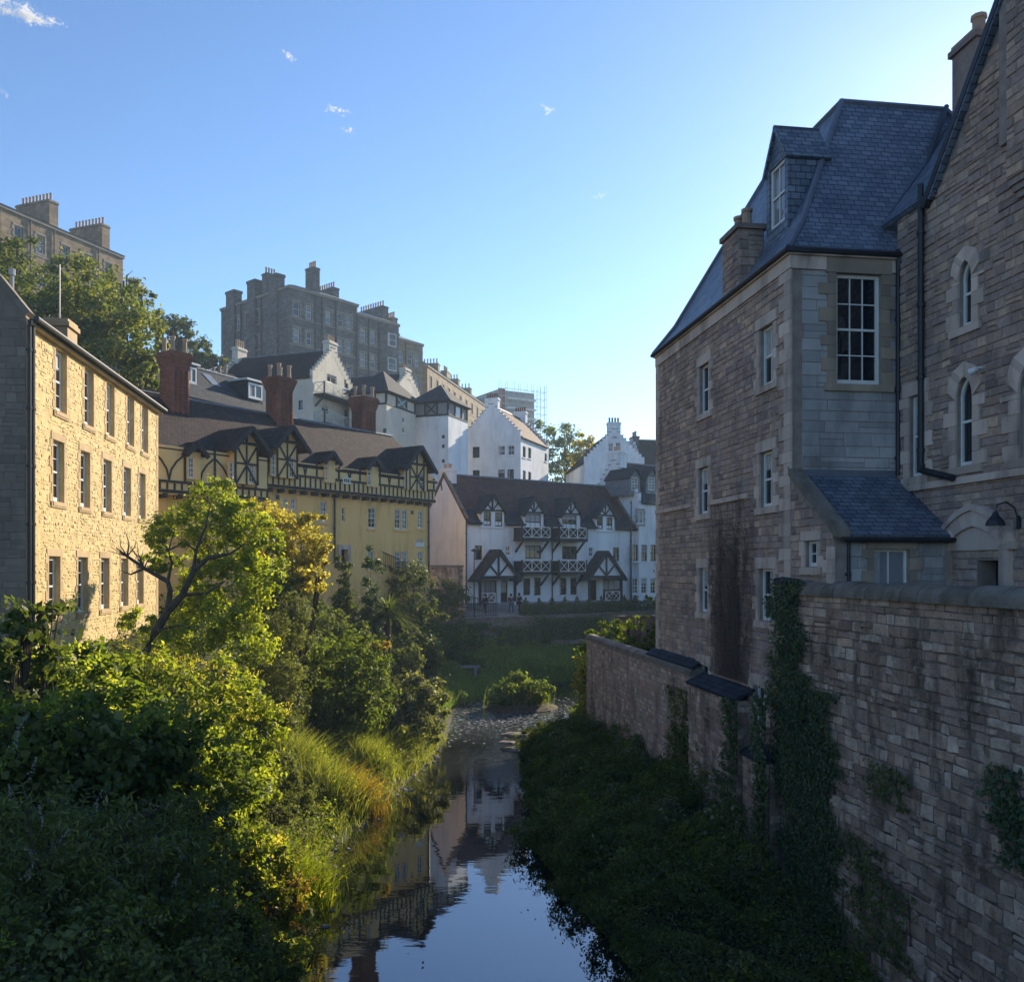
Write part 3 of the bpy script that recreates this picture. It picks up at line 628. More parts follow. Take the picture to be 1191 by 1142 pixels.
# ------------------------------------------------------------------ the tall stone house on the river's bank
def right_house():
    T = thing('stone_house', 'tall brown sandstone house with blue slate roof rising from the river wall', 'house', rw(13, 24, 6))
    X0, Y0, Y1, X1, XB = 10.3, 21.7, 33.1, 13.25, 19.6
    zb = 1.2; zE = ZC+8.08; zT = ZC+13.7
    U = -RV; Lr = Y1-Y0
    FRv = Fr(rw(X0, Y1), U); FF = Fr(rw(X0, Y0), RX); FW = Fr(rw(X1, Y0), U); YL = 19.5
    FL = Fr(rw(X0, YL), RX)
    wm, st = MB(), MB()
    W = lambda F, r, **k: window(T, F, r, **{**dict(rec=.11, cols=1, rows=2, fm='white', dress='dress', wallmb=wm, dw=.2), **k})
    for r in ([150, 66, 182, 222], [148, 397, 180, 545], [150, 720, 178, 862], [148, 1030, 182, 1130], [345, -58, 389, 130], [345, 345, 388, 522], [342, 722, 388, 890], [326, 1098, 362, 1215]):
        W(FRv, c(8, *r), cols=2, rows=2, bar=.025)
    W(FRv, c(8, 490, 632, 532, 715), cols=2, rows=2, meet=False, dw=.15)
    W(FF, c(7, 586, 605, 730, 958), cols=3, rows=4, fw=.09, dw=.26, dress='gdress2')
    W(FW, c(8, 825, 165, 868, 425), cols=1, rows=2, dw=.22)
    W(FW, c(7, 985, 560, 1027, 770), arch=.42, dw=.24, cols=1, rows=2)
    W(FW, c(8, 976, 105, 1030, 390), arch=.5, dw=.26, cols=1, rows=2)
    W(FW, c(8, 1178, 66, 1236, 362), arch=.55, dw=.3, cols=2, rows=2)
    W(FL, c(8, 705, 660, 820, 800), cols=2, rows=1, meet=False, dw=.16, fw=.05, glass='glass_pale', dress='gdress2')
    # river front: main block, then the lean-to flank in the same plane under its raking top
    zs1, zs0 = ZC+2.36, ZC+.85
    Lt = Y0-YL
    zlean = lambda s: zE if s <= Lr else zs1+.05-(zs1-zs0)*(s-Lr)/Lt
    wall(wm, FRv, [(0, zb), (Lr, zb), (Lr, zE), (0, zE)], .2, [h for h in FRv.holes if h[0] < Lr])
    wall(wm, FRv, [(Lr, zb), (Lr+Lt, zb), (Lr+Lt, zlean(Lr+Lt)), (Lr, zs1+.05)], .2, [h for h in FRv.holes if h[0] >= Lr])
    wall(wm, FF, [(0, zb), (X1-X0, zb), (X1-X0, zE), (0, zE)], .2)
    zl = zs0-.1
    wall(wm, FL, [(0, zb), (X1-X0, zb), (X1-X0, zl), (0, zl)], .2)
    gY = 20.05
    sG = Y0-gY; zW = ZC+9.15; sl = 1.24
    ridge_s = sG+4.6; zP = zW+4.6*sl
    da, db, dz0, dz1 = FW.rect(c(8, 1040, 695, 1130, 860)); FW.holes.append((da, db, ZC-1.7, dz1, .5))
    wall(wm, FW, [(0, zb+3), (11, zb+3), (11, zW), (0, zW)], .2)
    wall(wm, FW, [(sG, zW), (sG+9.2, zW), (ridge_s, zP)], .2, [])
    # the other sides
    for F, L in ((Fr(rw(XB, Y1), -RX), XB-X0), (Fr(rw(XB, Y0-11), RV), Lr+11)): wall(wm, F, [(0, zb), (L, zb), (L, zE), (0, zE)], .2, [])
    w = wm.build('wall', M['mortar'], T)
    stones(st, FRv, 0, Lr, zb+.3, zE-.42, FRv.holes, (.15, .26), (.2, .55), (.012, .034), seed=4)
    stones(st, FRv, Lr, Lr+Lt, zb+.3, zs1, FRv.holes, (.17, .27), (.26, .55), (.012, .034), zmax=lambda s: zlean(s)-.05, seed=5)
    stones(st, FW, 0, 9, 6.9, zW+.1, FW.holes, (.15, .26), (.2, .55), (.012, .036), seed=6)
    zmx = lambda s: zW+sl*(s-sG) if s < ridge_s else zP-sl*(s-ridge_s)
    stones(st, FW, sG, sG+9, zW+.1, zP, [], (.15, .26), (.2, .55), (.012, .036), zmax=zmx, seed=7)
    st.build('rubble_facing', M['stone'], w)
    s2 = MB(); s4 = MB()
    stones(s2, FF, .3, X1-X0-.02, ZC+2.3, zE-.42, FF.holes, (.26, .36), (.45, .95), (.008, .016), seed=8, jit=.004, bev=.012, gap=.008)
    stones(s4, FL, .3, X1-X0, zb+5, zl, FL.holes, (.26, .36), (.4, .8), (.008, .016), seed=9, jit=.004, bev=.012, gap=.008)
    s2.build('ashlar_facing', M['stone_grey'], w); s4.build('ashlar_facing', M['stone_grey'], w)
    q, q2, q3 = MB(), MB(), MB(); rng = random.Random(2); z = zb+.6; k = 0
    while z < zE-.45:     # corner stones, near and far edges
        h = rng.uniform(.28, .36); a, b = (.62, .3) if k % 2 else (.32, .52)
        top = min(z+h, zE-.43)
        q.fbox(FRv, Lr-a, Lr+.045, z+.004, top-.004, -.02, .045)
        q2.fbox(FRv, -.04, .3 if k % 2 else .5, z+.004, top-.004, -.02, .045)
        if z < zs0-.6: q3.fbox(FRv, Lr+Lt-(.25 if k % 2 else .45), Lr+Lt+.04, z+.004, top-.004, -.02, .05)
        z += h; k += 1
    for x in (q, q2, q3): x.build('quoin', M['dress'], w)
    cn = MB(); cn.fbox(FRv, -.05, Lr+.07, zE-.42, zE-.08, -.02, .06); cn.fbox(FRv, -.08, Lr+.12, zE-.079, zE+.05, -.02, .13)
    cn.fbox(FF, .0, X1-X0, zE-.421, zE-.082, -.02, .061); cn.fbox(FF, .0, X1-X0, zE-.081, zE+.048, -.02, .131)
    cn.build('eaves_course', M['dress'], w)
    sc = MB()
    za = FRv.hit(c(8, 60, 530)[0], c(8, 60, 533)[1])[1]; a1 = FRv.hit(*c(8, 125, 525))[0]; a2 = FRv.hit(*c(8, 185, 505))[0]; a3 = FRv.hit(*c(8, 308, 490))[0]
    sc.fbox(FRv, 0, a1, za-.06, za+.08, 0, .09); zc = FRv.hit(*c(8, 250, 500))[1]; sc.fbox(FRv, a2, a3, zc-.06, zc+.08, 0, .09)
    zc = FW.hit(*c(8, 1000, 440))[1]; sc.fbox(FW, .05, 9, zc-.07, zc+.09, 0, .1)
    sc.build('string_course', M['dress'], w)
    # roof of the main block: steep hipped slopes up to a small flat
    i = 3.0; R = MB()
    E = [(X0-.12, Y0-.12), (X0-.12, Y1+.12), (XB+.1, Y1+.12), (XB+.1, Y0-.12)]
    K = [(X0+.55, Y0+.55), (X0+.55, Y1-.55), (XB-.55, Y1-.55), (XB-.55, Y0+.55)]
    P = [(X0+i, Y0+i), (X0+i, Y1-i), (XB-i, Y1-i), (XB-i, Y0+i)]
    e3 = [rw(x, y, zE+.05) for x, y in E]; k3 = [rw(x, y, zE+.95) for x, y in K]; p3 = [rw(x, y, zT) for x, y in P]
    for j in range(4):
        jj = (j+1) % 4; R.slab([e3[jj], e3[j], k3[j], k3[jj]], .1); R.slab([k3[jj], k3[j], p3[j], p3[jj]], .1)
    R.poly([p3[0], p3[3], p3[2], p3[1]])
    ro = R.build('roof', M['slate'], T)
    ld = MB(); 
    for j in range(4): ld.tube([e3[j]+Vector((0, 0, .04)), k3[j]+Vector((0, 0, .05)), p3[j]+Vector((0, 0, .03))], .085, 6); ld.tube([p3[j], p3[(j+1) % 4]], .09, 6)
    ld.build('lead_ridge', M['lead'], ro)
    gt = MB(); gt.tube([rw(X0-.17, Y1+.1, zE+.03), rw(X0-.17, Y0-.17, zE+.03), rw(X1, Y0-.17, zE+.03)], .075, 8); gt.build('gutter', M['black'], T)
    # dormer that looks over the river
    FD = FRv
    ac = Y1-24.1; zsill = ZC+9.55
    d = dormer(T, FD, ac, 1.4, zsill-.4, ZC+11.45, ZC+12.5, 1.25, -.72, 'slate', 'slate', None, .1, win=[(ac-.5, ac+.5, zsill+.15, ZC+11.45)], wopt=dict(cols=2, rows=2, fm='white', fw=.08, glass='glass_pale'))
    # wallhead chimney
    ch = MB(); s0, s1 = Y1-26.3, Y1-25.05
    ch.fbox(FRv, s0, s1, zE-.3, ZC+9.95, -.75, .03); ch.fbox(FRv, s0-.08, s1+.08, ZC+9.951, ZC+10.1, -.83, .11)
    co = ch.build('chimney', M['stone'], T); s5 = MB(); stones(s5, FRv, s0, s1, zE+.1, ZC+9.9, [], (.2, .28), (.25, .5), (.01, .03), seed=44, off=.03); KF = Fr(FRv.p(s1, 0, .03), -FRv.n); stones(s5, KF, 0, .78, zE+.3, ZC+9.9, [], (.2, .28), (.25, .5), (.01, .03), seed=45); s5.build('chimney_facing', M['stone'], co); pots(co, None, [FRv.p(s0+.35, ZC+10.09, -.35), FRv.p(s1-.3, ZC+10.09, -.35)], .55, .17)
    # wing roof: one slope to the river beside the gable, then the gable's own roof
    R = MB(); zw = zW-.05
    R.slab([rw(X1-.15, Y0+3.0, zw), rw(X1-.15, gY-.1, zw), rw(X1+4.6, gY-.1, zw+5.6), rw(X1+4.6, Y0+3, zw+5.6)], .12)
    pk = FW.p(ridge_s, zP+.12, .18); a = FW.p(sG-.15, zW-.12, .18); b = FW.p(sG+9.4, zW-.2, .18); bk = -FW.n*9
    R.slab([a, pk, pk+bk, a+bk], .14); R.slab([b, pk, pk+bk, b+bk], .14)
    r2 = R.build('roof', M['slate'], T)
    vg = MB(); vg.fbeam(FW, sG-.3, zW-.3, ridge_s, zP+.08, .16, -.1, .2); vg.tube([rw(X1-.05, Y0+.55, zw+.0), rw(X1+1.6, Y0+1.2, zw+2.0), rw(X1+3.4, Y0+3, zw+4.7)], .08, 6); vg.build('verge_board', M['black'], r2)
    chimney(T, rw(15.45, 21.55), RX, .42, .5, zW+1.0, ZC+13.9, 'stone', 1, .6, .2)
    # corbelled chimney breast on the gable
    cb = MB(); s0 = FW.hit(1166, 150)[0]; zc = FW.hit(1170, 235)[1]
    cb.fbox(FW, s0+.45, s0+4.4, zc+.3, zP+1, -.1, .24)
    for j in range(3): cb.fbox(FW, s0+.45+.05*j, s0+4.2-.05*j, zc+.3-.14*(j+1), zc+.298-.14*j, -.05, .2-.055*j)
    cb.fbox(FW, s0+.05, s0+.449, zc+1.2, zP, -.1, .12)
    cbo = cb.build('chimney_breast', M['mortar'], T)
    s3 = MB(); stones(s3, FW, s0+.45, s0+4.4, zc+.32, zP+.9, [], (.15, .26), (.2, .55), (.012, .03), seed=17, off=.24); s3.build('breast_facing', M['stone'], cbo)
    # arched porch round the dark doorway
    pa0 = FW.hit(1108, 640)[0]; pa1 = FW.hit(1168, 640)[0]; zsp = FW.hit(1135, 640)[1]; zap = FW.hit(1135, 612)[1]; mid = (pa0+pa1)/2
    ar = MB(); N = 8
    def arc(sg, grow, t):
        hw = (pa1-pa0)/2+grow; K = math.pi/2*.8; x = hw*(1-math.cos(K*t/N))/(1-math.cos(K)); z = (zap-zsp+grow*1.2)*math.sin(K*t/N)/math.sin(K)
        return ((mid-hw+x) if sg < 0 else (mid+hw-x), zsp+z)
    for sg in (-1, 1):
        for t in range(N):
            qd = [arc(sg, 0, t), arc(sg, 0, t+1), arc(sg, .3, t+1), arc(sg, .3, t)]
            ar.hexa([FW.p(x, z, .14) for x, z in qd]+[FW.p(x, z, -.02) for x, z in qd])
            qd = [arc(sg, .3, t), arc(sg, .3, t+1), arc(sg, .42, t+1), arc(sg, .42, t)]
            ar.hexa([FW.p(x, z, .2) for x, z in qd]+[FW.p(x, z, -.02) for x, z in qd])
        x = pa0 if sg < 0 else pa1; ar.fbox(FW, min(x, x+sg*.3), max(x, x+sg*.3), ZC-1.6, zsp, -.02, .14)
    tym = [arc(-1, 0, t) for t in range(N+1)]+[arc(1, 0, t) for t in range(N-1, -1, -1)]
    ar.prism([FW.p(x, z, .06) for x, z in tym], FW.n*-.05)
    ar.build('arched_porch', M['dress'], T)
    MB().fbox(FW, da+.02, db-.02, ZC-1.6, dz1-.02, -.52, -.45).build('door', M['black'], T)
    # lean-to roof with its raking stone skew
    L = MB(); L.slab([FL.p(.05, zs0-.1, .22), FL.p(X1-X0, zs0-.1, .22), FF.p(X1-X0, zs1, .005), FF.p(.05, zs1, .005)], .12)
    lo = L.build('lean_to_roof', M['slate'], T)
    sk = MB(); sk.prism([FRv.p(Lr-.05, zs1+.24, .06), FRv.p(Lr+Lt+.22, zs0+.02, .06), FRv.p(Lr+Lt+.22, zs0-.16, .06), FRv.p(Lr-.05, zs1+.02, .06)], FRv.n*-.36)
    sk.build('skew', M['cope'], lo)
    fl = MB(); fl.fbox(FF, .2, X1-X0, zs1-.08, zs1+.16, .002, .03); fl.build('flashing', M['lead'], lo)
    gt = MB(); gt.tube([FL.p(.1, zs0-.2, .26), FL.p(X1-X0, zs0-.2, .26)], .06, 8); gt.build('gutter', M['black'], lo)
    # pipes
    pipe(T, FF, 1042, 292, 553, .06, .1); pipe(T, FW, 1076, 215, 545, .075, .12); pipe(T, FL, 985, 622, 690, .045, .08)
    el = MB(); a, z = FW.hit(1077, 545); a2, z2 = FW.hit(1117, 556); el.tube([FW.p(a, z+.1, .12), FW.p(a+.05, z-.05, .14), FW.p(a2, z2, .2)], .085, 8); el.build('drain_elbow', M['black'], T)
    el = MB(); a, z = FF.hit(1043, 292); el.tube([FF.p(X1-X0-.02, zE, .14), FF.p(a, zE-.35, .1)], .06, 8); el.build('drain_elbow', M['black'], T)
    # bare creeper on the river front
    return T, FRv, FF, FW, FL
RH, FRv, FF, FW, FL = right_house()
# swan-neck lamp and floodlight on the wing wall
def lamps():
    a, z = FW.hit(1186, 606)
    L = thing('wall_lamp', 'black swan neck lamp beside the arched porch', 'wall lamp', FW.p(a, z, .05))
    mb = MB(); mb.fbox(FW, a-.05, a+.05, z-.16, z+.12, 0, .04); mb.tube([FW.p(a, z, .03), FW.p(a, z+.28, .12), FW.p(a, z+.4, .32), FW.p(a, z+.34, .52), FW.p(a, z+.18, .56)], .018, 6); mb.build('bracket', M['black'], L)
    p = FW.p(a, z, .56); MB().lathe((p.x, p.y, z), [(.2, -.1), (.17, 0), (.07, .12), (.04, .2)], 12).build('lamp_shade', M['black'], L)
    MB().lathe((p.x, p.y, z), [(.0, -.17), (.07, -.13), (.08, -.06), (.05, -.02)], 10).build('bulb', M['white'], L)
    a, z = FW.hit(1144, 428)
    L = thing('floodlight', 'small white floodlight on the stone wall above the arched windows', 'floodlight', FW.p(a, z, .05))
    p = FW.p(a, z, .02); MB().tube([p, FW.p(a, z, .14), FW.p(a-.06, z-.06, .2)], .02, 6).build('bracket', M['white'], L)
    mb = MB(); mb.tube([FW.p(a-.02, z-.02, .16), FW.p(a-.16, z-.07, .22)], [.05, .08], 10); mb.build('lamp_head', M['white'], L)
lamps()

# ------------------------------------------------------------------ walls on the right bank
def low_walls():
    # courtyard wall: battered rubble face with rounded coping
    zt = ZC-.62; X = 10.2; F = Fr(rw(X, 21.95), -RV); L = 24
    T = thing('courtyard_wall', 'high rough rubble wall with rounded coping stones and ivy column', 'wall', rw(X, 16, 4))
    mb = MB(); mb.fbox(F, 0, L, -.6, zt, -.5, 0); w = mb.build('wall', M['rmortar'], T)
    st = MB(); stones(st, F, 0, 11.5, -.4, 4.2, [], (.13, .34), (.18, .62), (.004, .08), seed=21, gap=.022, jit=.035, bev=.025); stones(st, F, 0, 11.5, 4.2, zt-.55, [], (.13, .32), (.18, .58), (.004, .055), seed=22, gap=.02, jit=.03, bev=.022); stones(st, F, 0, 11.5, zt-.55, zt, [], (.12, .22), (.25, .7), (.002, .014), seed=23, gap=.012, jit=.015, bev=.015)
    st.build('rubble_facing', M['rubble'], w)
    cp = MB(); s = 0.75; rng = random.Random(5)
    while s < 16:
        l = rng.uniform(.5, .85); pts = []
        hh = rng.uniform(.0, .035); ov = rng.uniform(0, .03)
        for k in range(9):
            a = math.pi*k/8; pts.append((-.25-math.cos(a)*(-.36-ov), zt+.02+math.sin(a)*(.26+hh)+.05*(math.sin(a) > .01)))
        P = [F.p(s+.008, z, o) for o, z in [(.11+ov, zt-.05)]+[(.11+ov-(.36+ov)*(1-math.cos(math.pi*k/8)), zt+.04+math.sin(math.pi*k/8)*(.24+hh)) for k in range(9)]+[(-.61-ov, zt-.05)]]
        cp.prism(P, F.u*(l-.016)); s += l
    cp.build('coping', M['cope'], T, False)
    sl = MB(); sl.slab([F.p(-.12, zt+.34, .2), F.p(.8, zt+.28, .2), F.p(.8, zt+.44, -.65), F.p(-.12, zt+.48, -.65)], .09); sl.fbox(F, -.05, .74, zt, zt+.24, -.5, .02); sl.build('slate_cap', M['slate2'], T)
    # long low wall running upstream
    zt2 = ZC-3.55; X2 = 9.95; G = Fr(rw(X2, 43.6), -RV); L2 = 15.4
    T2 = thing('river_wall', 'pale low rubble wall running along the bank beyond the house', 'wall', rw(X2, 36, 2))
    mb = MB(); mb.fbox(G, 0, L2, -.3, zt2, -.45, 0); w = mb.build('wall', M['mortar'], T2)
    st = MB(); stones(st, G, 0, L2, 0, zt2, [], (.14, .24), (.16, .42), (.01, .035), seed=31, gap=.02, jit=.018, bev=.02)
    E = Fr(rw(X2+.45, 43.6), -RX); stones(st, E, 0, .45, 0, zt2, [], (.14, .24), (.16, .42), (.01, .035), seed=32)
    st.build('rubble_facing', M['pale'], w)
    cp = MB(); s = 0.0
    while s < L2-.1:
        l = min(rng.uniform(.7, 1.1), L2-s); P = [G.p(s+.006, z, o) for o, z in [(.07, zt2-.02), (.05, zt2+.14), (-.1, zt2+.24), (-.35, zt2+.24), (-.5, zt2+.14), (-.52, zt2-.02)]]
        cp.prism(P, G.u*(l-.012)); s += l
    cp.build('coping', M['cope'], T2)
    # stepped buttress with slate weathering against the house, and a lower one nearer
    for nm, lab, y0, y1, zz, xo, sd in (('buttress', 'stone buttress with sloping slate cap between two basement windows', 27.9, 24.0, ZC-3.75, 9.75, 41), ('buttress', 'lowest stone buttress beside the ivy covered pillar', 23.6, 22.2, ZC-5.15, 9.8, 42)):
        B = thing(nm, lab, 'buttress', rw(xo, y0, 1)); H = Fr(rw(xo, y0), -RV); K = Fr(rw(xo, y1), RX); Q = Fr(rw(10.28, y0), -RX)
        LL = y0-y1; mb = MB(); mb.fbox(H, 0, LL, .2, zz, -(10.28-xo), 0); w = mb.build('wall', M['mortar'], B)
        st = MB(); stones(st, H, 0, LL, .3, zz, [], (.15, .24), (.2, .5), (.01, .035), seed=sd, gap=.02, jit=.015)
        stones(st, K, 0, 10.26-xo, .3, zz, [], (.15, .24), (.2, .4), (.01, .03), seed=sd+1); st.build('rubble_facing', M['rubble'], w)
        MB().slab([H.p(-.08, zz+.06, .1), H.p(LL+.08, zz+.06, .1), H.p(LL+.08, zz+.36, -(10.27-xo)), H.p(-.08, zz+.36, -(10.27-xo))], .09).build('slate_cap', M['slate2'], B)
    B = thing('slate_ledge', 'sloping slate ledge between the low wall and the tall house', 'ledge', rw(10.2, 31, 5))
    H = Fr(rw(10.0, 33.4), -RV); MB().slab([H.p(0, zt2+.25, .05), H.p(5.2, zt2+.25, .05), H.p(5.2, zt2+.5, -.29), H.p(0, zt2+.5, -.29)], .1).build('slate_cap', M['slate2'], B)
    MB().fbox(H, .05, 5.15, zt2-.6, zt2+.14, -.28, -.0).build('wall', M['mortar'], B)
    return F, G
FCW, FLW = low_walls()
# ------------------------------------------------------------------ the golden stone house on the other bank
def left_house():
    T = thing('stone_house', 'sunlit golden rubble house with three rows of tall narrow windows', 'house', rw(-14, 37, 5))
    Xf, Y0, Y1, Xb = -11.0, 29.5, 45.7, -19.0
    F = Fr(rw(Xf, Y0), RV); E = Fr(rw(Xb, Y0), RX); L = Y1-Y0; D = Xf-Xb
    zE = F.hit(40, 374)[1]-.12; zb = 4.0
    rows = [[(63.2, 78.3), (96.7, 109.6), (123.2, 133), (147.8, 155.5), (165.4, 171.3)], [(60, 75.4), (92, 105.5), (119.5, 129.8), (144, 151.5), (162.5, 168)], [(57, 69), (90, 102), (117.6, 126.5), (141.5, 148), (160, 166)]]
    zz = [(F.hit(70.7, 480)[1], F.hit(70.7, 407)[1]), (F.hit(67.7, 584)[1], F.hit(67.7, 513)[1]), (F.hit(96, 712)[1], F.hit(96, 648)[1])]
    for r, (z0, z1) in zip(rows, zz):
        for x0, x1 in r:
            a0, a1 = F.hit(x0, 600)[0], F.hit(x1, 600)[0]; m = (a0+a1)/2
            window(T, F, az=(m-.52, m+.52, z0, z1), rec=.17, cols=2, rows=4, bar=.022, fw=.13, sill='gdress', glass='glass_dim', dress='gdress', dw=.16, dp=.018)
    wm = MB(); wall(wm, F, outline(L, zb, zE), .26); wall(wm, Fr(rw(Xf, Y1), -RX), outline(D, zb, zE, zE+1.9), .2, []); wall(wm, Fr(rw(Xb, Y1), -RV), outline(L, zb, zE), .2, [])
    w = wm.build('wall', M['gmortar'], T)
    st = MB(); dr = MB(); d2 = MB(); rng = random.Random(8)
    for a0, a1, z0, z1, _ in F.holes:
        pass
    for z in np.arange(zb, zE-.3, .36):
        k = .42 if int(z/.36) % 2 else .25
        dr.fbox(F, .01, k, z+.004, z+.352, -.02, .02); d2.fbox(F, L-k, L, z+.004, z+.352, -.02, .02)
    dr.build('quoin', M['gdress'], w); d2.build('quoin', M['gdress'], w)
    stones(st, F, .1, L-.1, zb, zE, F.holes, (.05, .15), (.06, .28), (-.012, .022), seed=11, gap=.02, jit=.035, bev=.03)
    st.build('rubble_facing', M['gold'], w)
    # shaded end gable facing the bridge
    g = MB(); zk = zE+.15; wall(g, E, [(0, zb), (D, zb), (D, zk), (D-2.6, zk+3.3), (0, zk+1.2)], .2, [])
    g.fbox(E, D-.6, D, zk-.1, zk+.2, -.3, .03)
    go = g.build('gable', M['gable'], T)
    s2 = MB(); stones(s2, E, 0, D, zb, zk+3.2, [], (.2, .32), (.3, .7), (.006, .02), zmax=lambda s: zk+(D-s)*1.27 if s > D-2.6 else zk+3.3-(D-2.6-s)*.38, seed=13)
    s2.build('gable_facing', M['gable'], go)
    cp = MB(); cp.fbeam(E, D+.06, zk+.02, D-2.6, zk+3.4, .2, -.32, .08); cp.build('skew', M['cope'], go)
    R = MB(); R.slab([F.p(.3, zE+.04, .28), F.p(L+.15, zE+.04, .28), F.p(L+.15, zE+1.5, -D/2), F.p(.3, zE+1.5, -D/2)], .1)
    R.slab([F.p(.3, zE+.04, -D-.2), F.p(L+.15, zE+.04, -D-.2), F.p(L+.15, zE+1.5, -D/2), F.p(.3, zE+1.5, -D/2)], .1)
    R.build('roof', M['slate2'], T)
    gt = MB(); gt.tube([F.p(-.1, zE+.02, .34), F.p(L+.2, zE+.02, .34)], .085, 8); gt.build('gutter', M['black'], T)
    fa = MB(); fa.fbox(F, 0, L+.1, zE-.16, zE-.02, .0, .2); fa.build('eaves_course', M['gdress'], T)
    a = F.hit(86, 400)[0]; chimney(T, F.p(a, 0, -.9), RV, .5, .85, zE-.5, ZC+8.75, 'gdress', 0)
    pipe(T, F, 33, 400, 700, .07, .12, a=.22, z=(zb+.5, zE)); pipe(T, F, 33, 400, 700, .05, .1, a=.02, z=(zb+.5, zE))
    fp = MB(); p = F.p(.5, zE+.2, -.6); fp.tube([p, p+Vector((0, 0, 1.3))], .06, 8); fp.tube([p+Vector((0, 0, 1.3)), p+Vector((0, 0, 1.5))], .1, 8); fp.build('flue', M['steel'], T)
    fp = MB(); p = F.p(.6, zE+.3, -1.2); fp.tube([p, p+Vector((.0, 0, 2))], .035, 6); fp.build('vent_pipe', M['steel'], T)
    an = MB(); p = F.p(a+.35, ZC+8.3, -.6); an.tube([p, p+Vector((0, 0, 2.6))], .022, 6); an.build('aerial', M['steel'], T)
left_house()

# ------------------------------------------------------------------ yellow half-timbered row
def yellow_row():
    u = dirv(34.3); P1 = at(500, 65); L = 25.0; O = P1-u*L; F = Fr(O, u); v = -F.n; D = 8.0
    T = thing('timbered_building', 'long yellow half timbered building with brown tiled roof and gables', 'building', F.p(L/2, 7, -3))
    zB = F.hit(500, 585)[1]; zE = F.hit(500, 556)[1]; zR = F.hit(500, 517, -4)[1]; z0 = 5.6
    for r in ([162, 772, 193, 866], [375, 800, 409, 893], [492, 806, 520, 896], [524, 808, 549, 898], [593, 814, 618, 893], [160, 948, 193, 1040], [373, 990, 402, 1075], [492, 994, 520, 1082], [524, 994, 549, 1082], [593, 994, 618, 1076]):
        window(T, F, c(4, *r), cols=2, rows=4, fw=.08, bar=.03, rec=.1, sill='ochre')
    window(T, F, c(4, 257, 800, 272, 862), cols=1, rows=2, rec=.1, fw=.05)
    for r in ([712, 1025, 745, 1120], [828, 1032, 862, 1105], [874, 1034, 908, 1105]): window(T, F, c(3, *r), cols=2, rows=4, fw=.08, rec=.1, sill='ochre')
    # the door in its red stone surround
    da, db, dz0, dz1 = F.rect(c(4, 238, 965, 292, 1075)); F.holes.append((da+.25, db-.25, dz0, dz1-.3, .2))
    wm = MB(); wall(wm, F, outline(L, z0, zB), .1); wall(wm, Fr(F.p(L, 0), v), outline(D, z0, zE, zR), .1, []); wall(wm, Fr(F.p(0, 0, -D), -v), outline(D, z0, zE, zR), .1, []); wall(wm, Fr(F.p(L, 0, -D), -u), outline(L, z0, zE), .1, [])
    w = wm.build('wall', M['ochre'], T)
    d = MB(); d.fbox(F, da+.26, db-.26, dz0, dz1-.9, -.2, -.14); do = d.build('door', M['brownf'], T)
    sr = MB(); sr.fbox(F, da, da+.25, dz0, dz1, -.05, .1); sr.fbox(F, db-.25, db, dz0, dz1, -.05, .1); sr.fbox(F, da+.25, db-.25, dz1-.3, dz1, -.05, .1); sr.build('surround', M['dress'], do)
    pl = MB(); a0, a1, b0, b1 = F.rect(c(4, 580, 955, 620, 973)); pl.fbox(F, a0, a1, b0, b1, .001, .05); pl.build('stone_plaque', M['white'], T)
    pl = MB(); a0, a1, b0, b1 = F.rect(c(4, 588, 938, 612, 953)); pl.fbox(F, a0, a1, b0, b1, .001, .04); pl.build('bronze_plaque', M['dress'], T)
    for x, y in (c(4, 568, 822), c(3, 792, 1028)):
        a, z = F.hit(x, y); MB().fbox(F, a-.13, a+.13, z-.13, z+.13, .001, .03).build('vent', M['black'], T)
    # jettied timber storey: panels, then studs and braces
    J = .35; a_st = F.hit(305, 575)[0]; zB2 = F.hit(304, 584)[1]
    tm, pn = MB(), MB(); z1 = F.hit(500, 571)[1]; zb1 = F.hit(300, 571)[1]
    G = F.shift(J)
    dw = []     # dormer windows: photo rects -> holes in the jetty wall
    pn.fbox(F, a_st, L+.15, zB, zE-.12, -.05, J); pn.fbox(F, -.1, a_st-.001, zB2, zE-.12, -.05, J+.08)
    def studs(a0, a1, zl, zt, o, step=.42):
        tm.fbox(F, a0, a1, zl-.06, zl+.1, -.02, o+.09); tm.fbox(F, a0, a1, zt-.06, zt+.06, o-.01, o+.08)
        k = a0+.06
        while k < a1: tm.fbox(F, k-.042, k+.042, zl+.12, zt-.08, o-.01, o+.06); k += step
        k = a0+.3
        while k < a1: tm.fbox(F, k-.1, k+.1, zl-.34, zl-.1, .0, o+.12); k += .9
    studs(a_st, L+.15, zB+.1, z1, J); studs(-.1, a_st, zB2+.15, zb1+.05, J+.08, .44)
    # upper band of posts and curved braces
    k = .3
    while k < L:
        o = J+.08 if k < a_st else J; zl = z1+.08 if k > a_st else zb1+.12
        tm.fbox(F, k-.055, k+.055, zl, zE-.05, o-.01, o+.055)
        for sg in (-1, 1):
            pts = [(k+sg*.95, zl), (k+sg*.82, zl+.55), (k+sg*.5, zl+1.0), (k+sg*.08, zl+1.35)]
            for (x0, y0), (x1, y1) in zip(pts, pts[1:]):
                if y1 < zE-.1: tm.fbeam(F, x0, y0, x1, y1, .085, o-.01, o+.045)
        k += 1.9
    pn.build('infill_panel', M['infill'], T); tm.build('timber_frame', M['timber'], T)
    # roof and its dormers
    gable_roof(T, O, u, v, L, D, zE, zR, 'u', 'tile', .47, .35, .16)
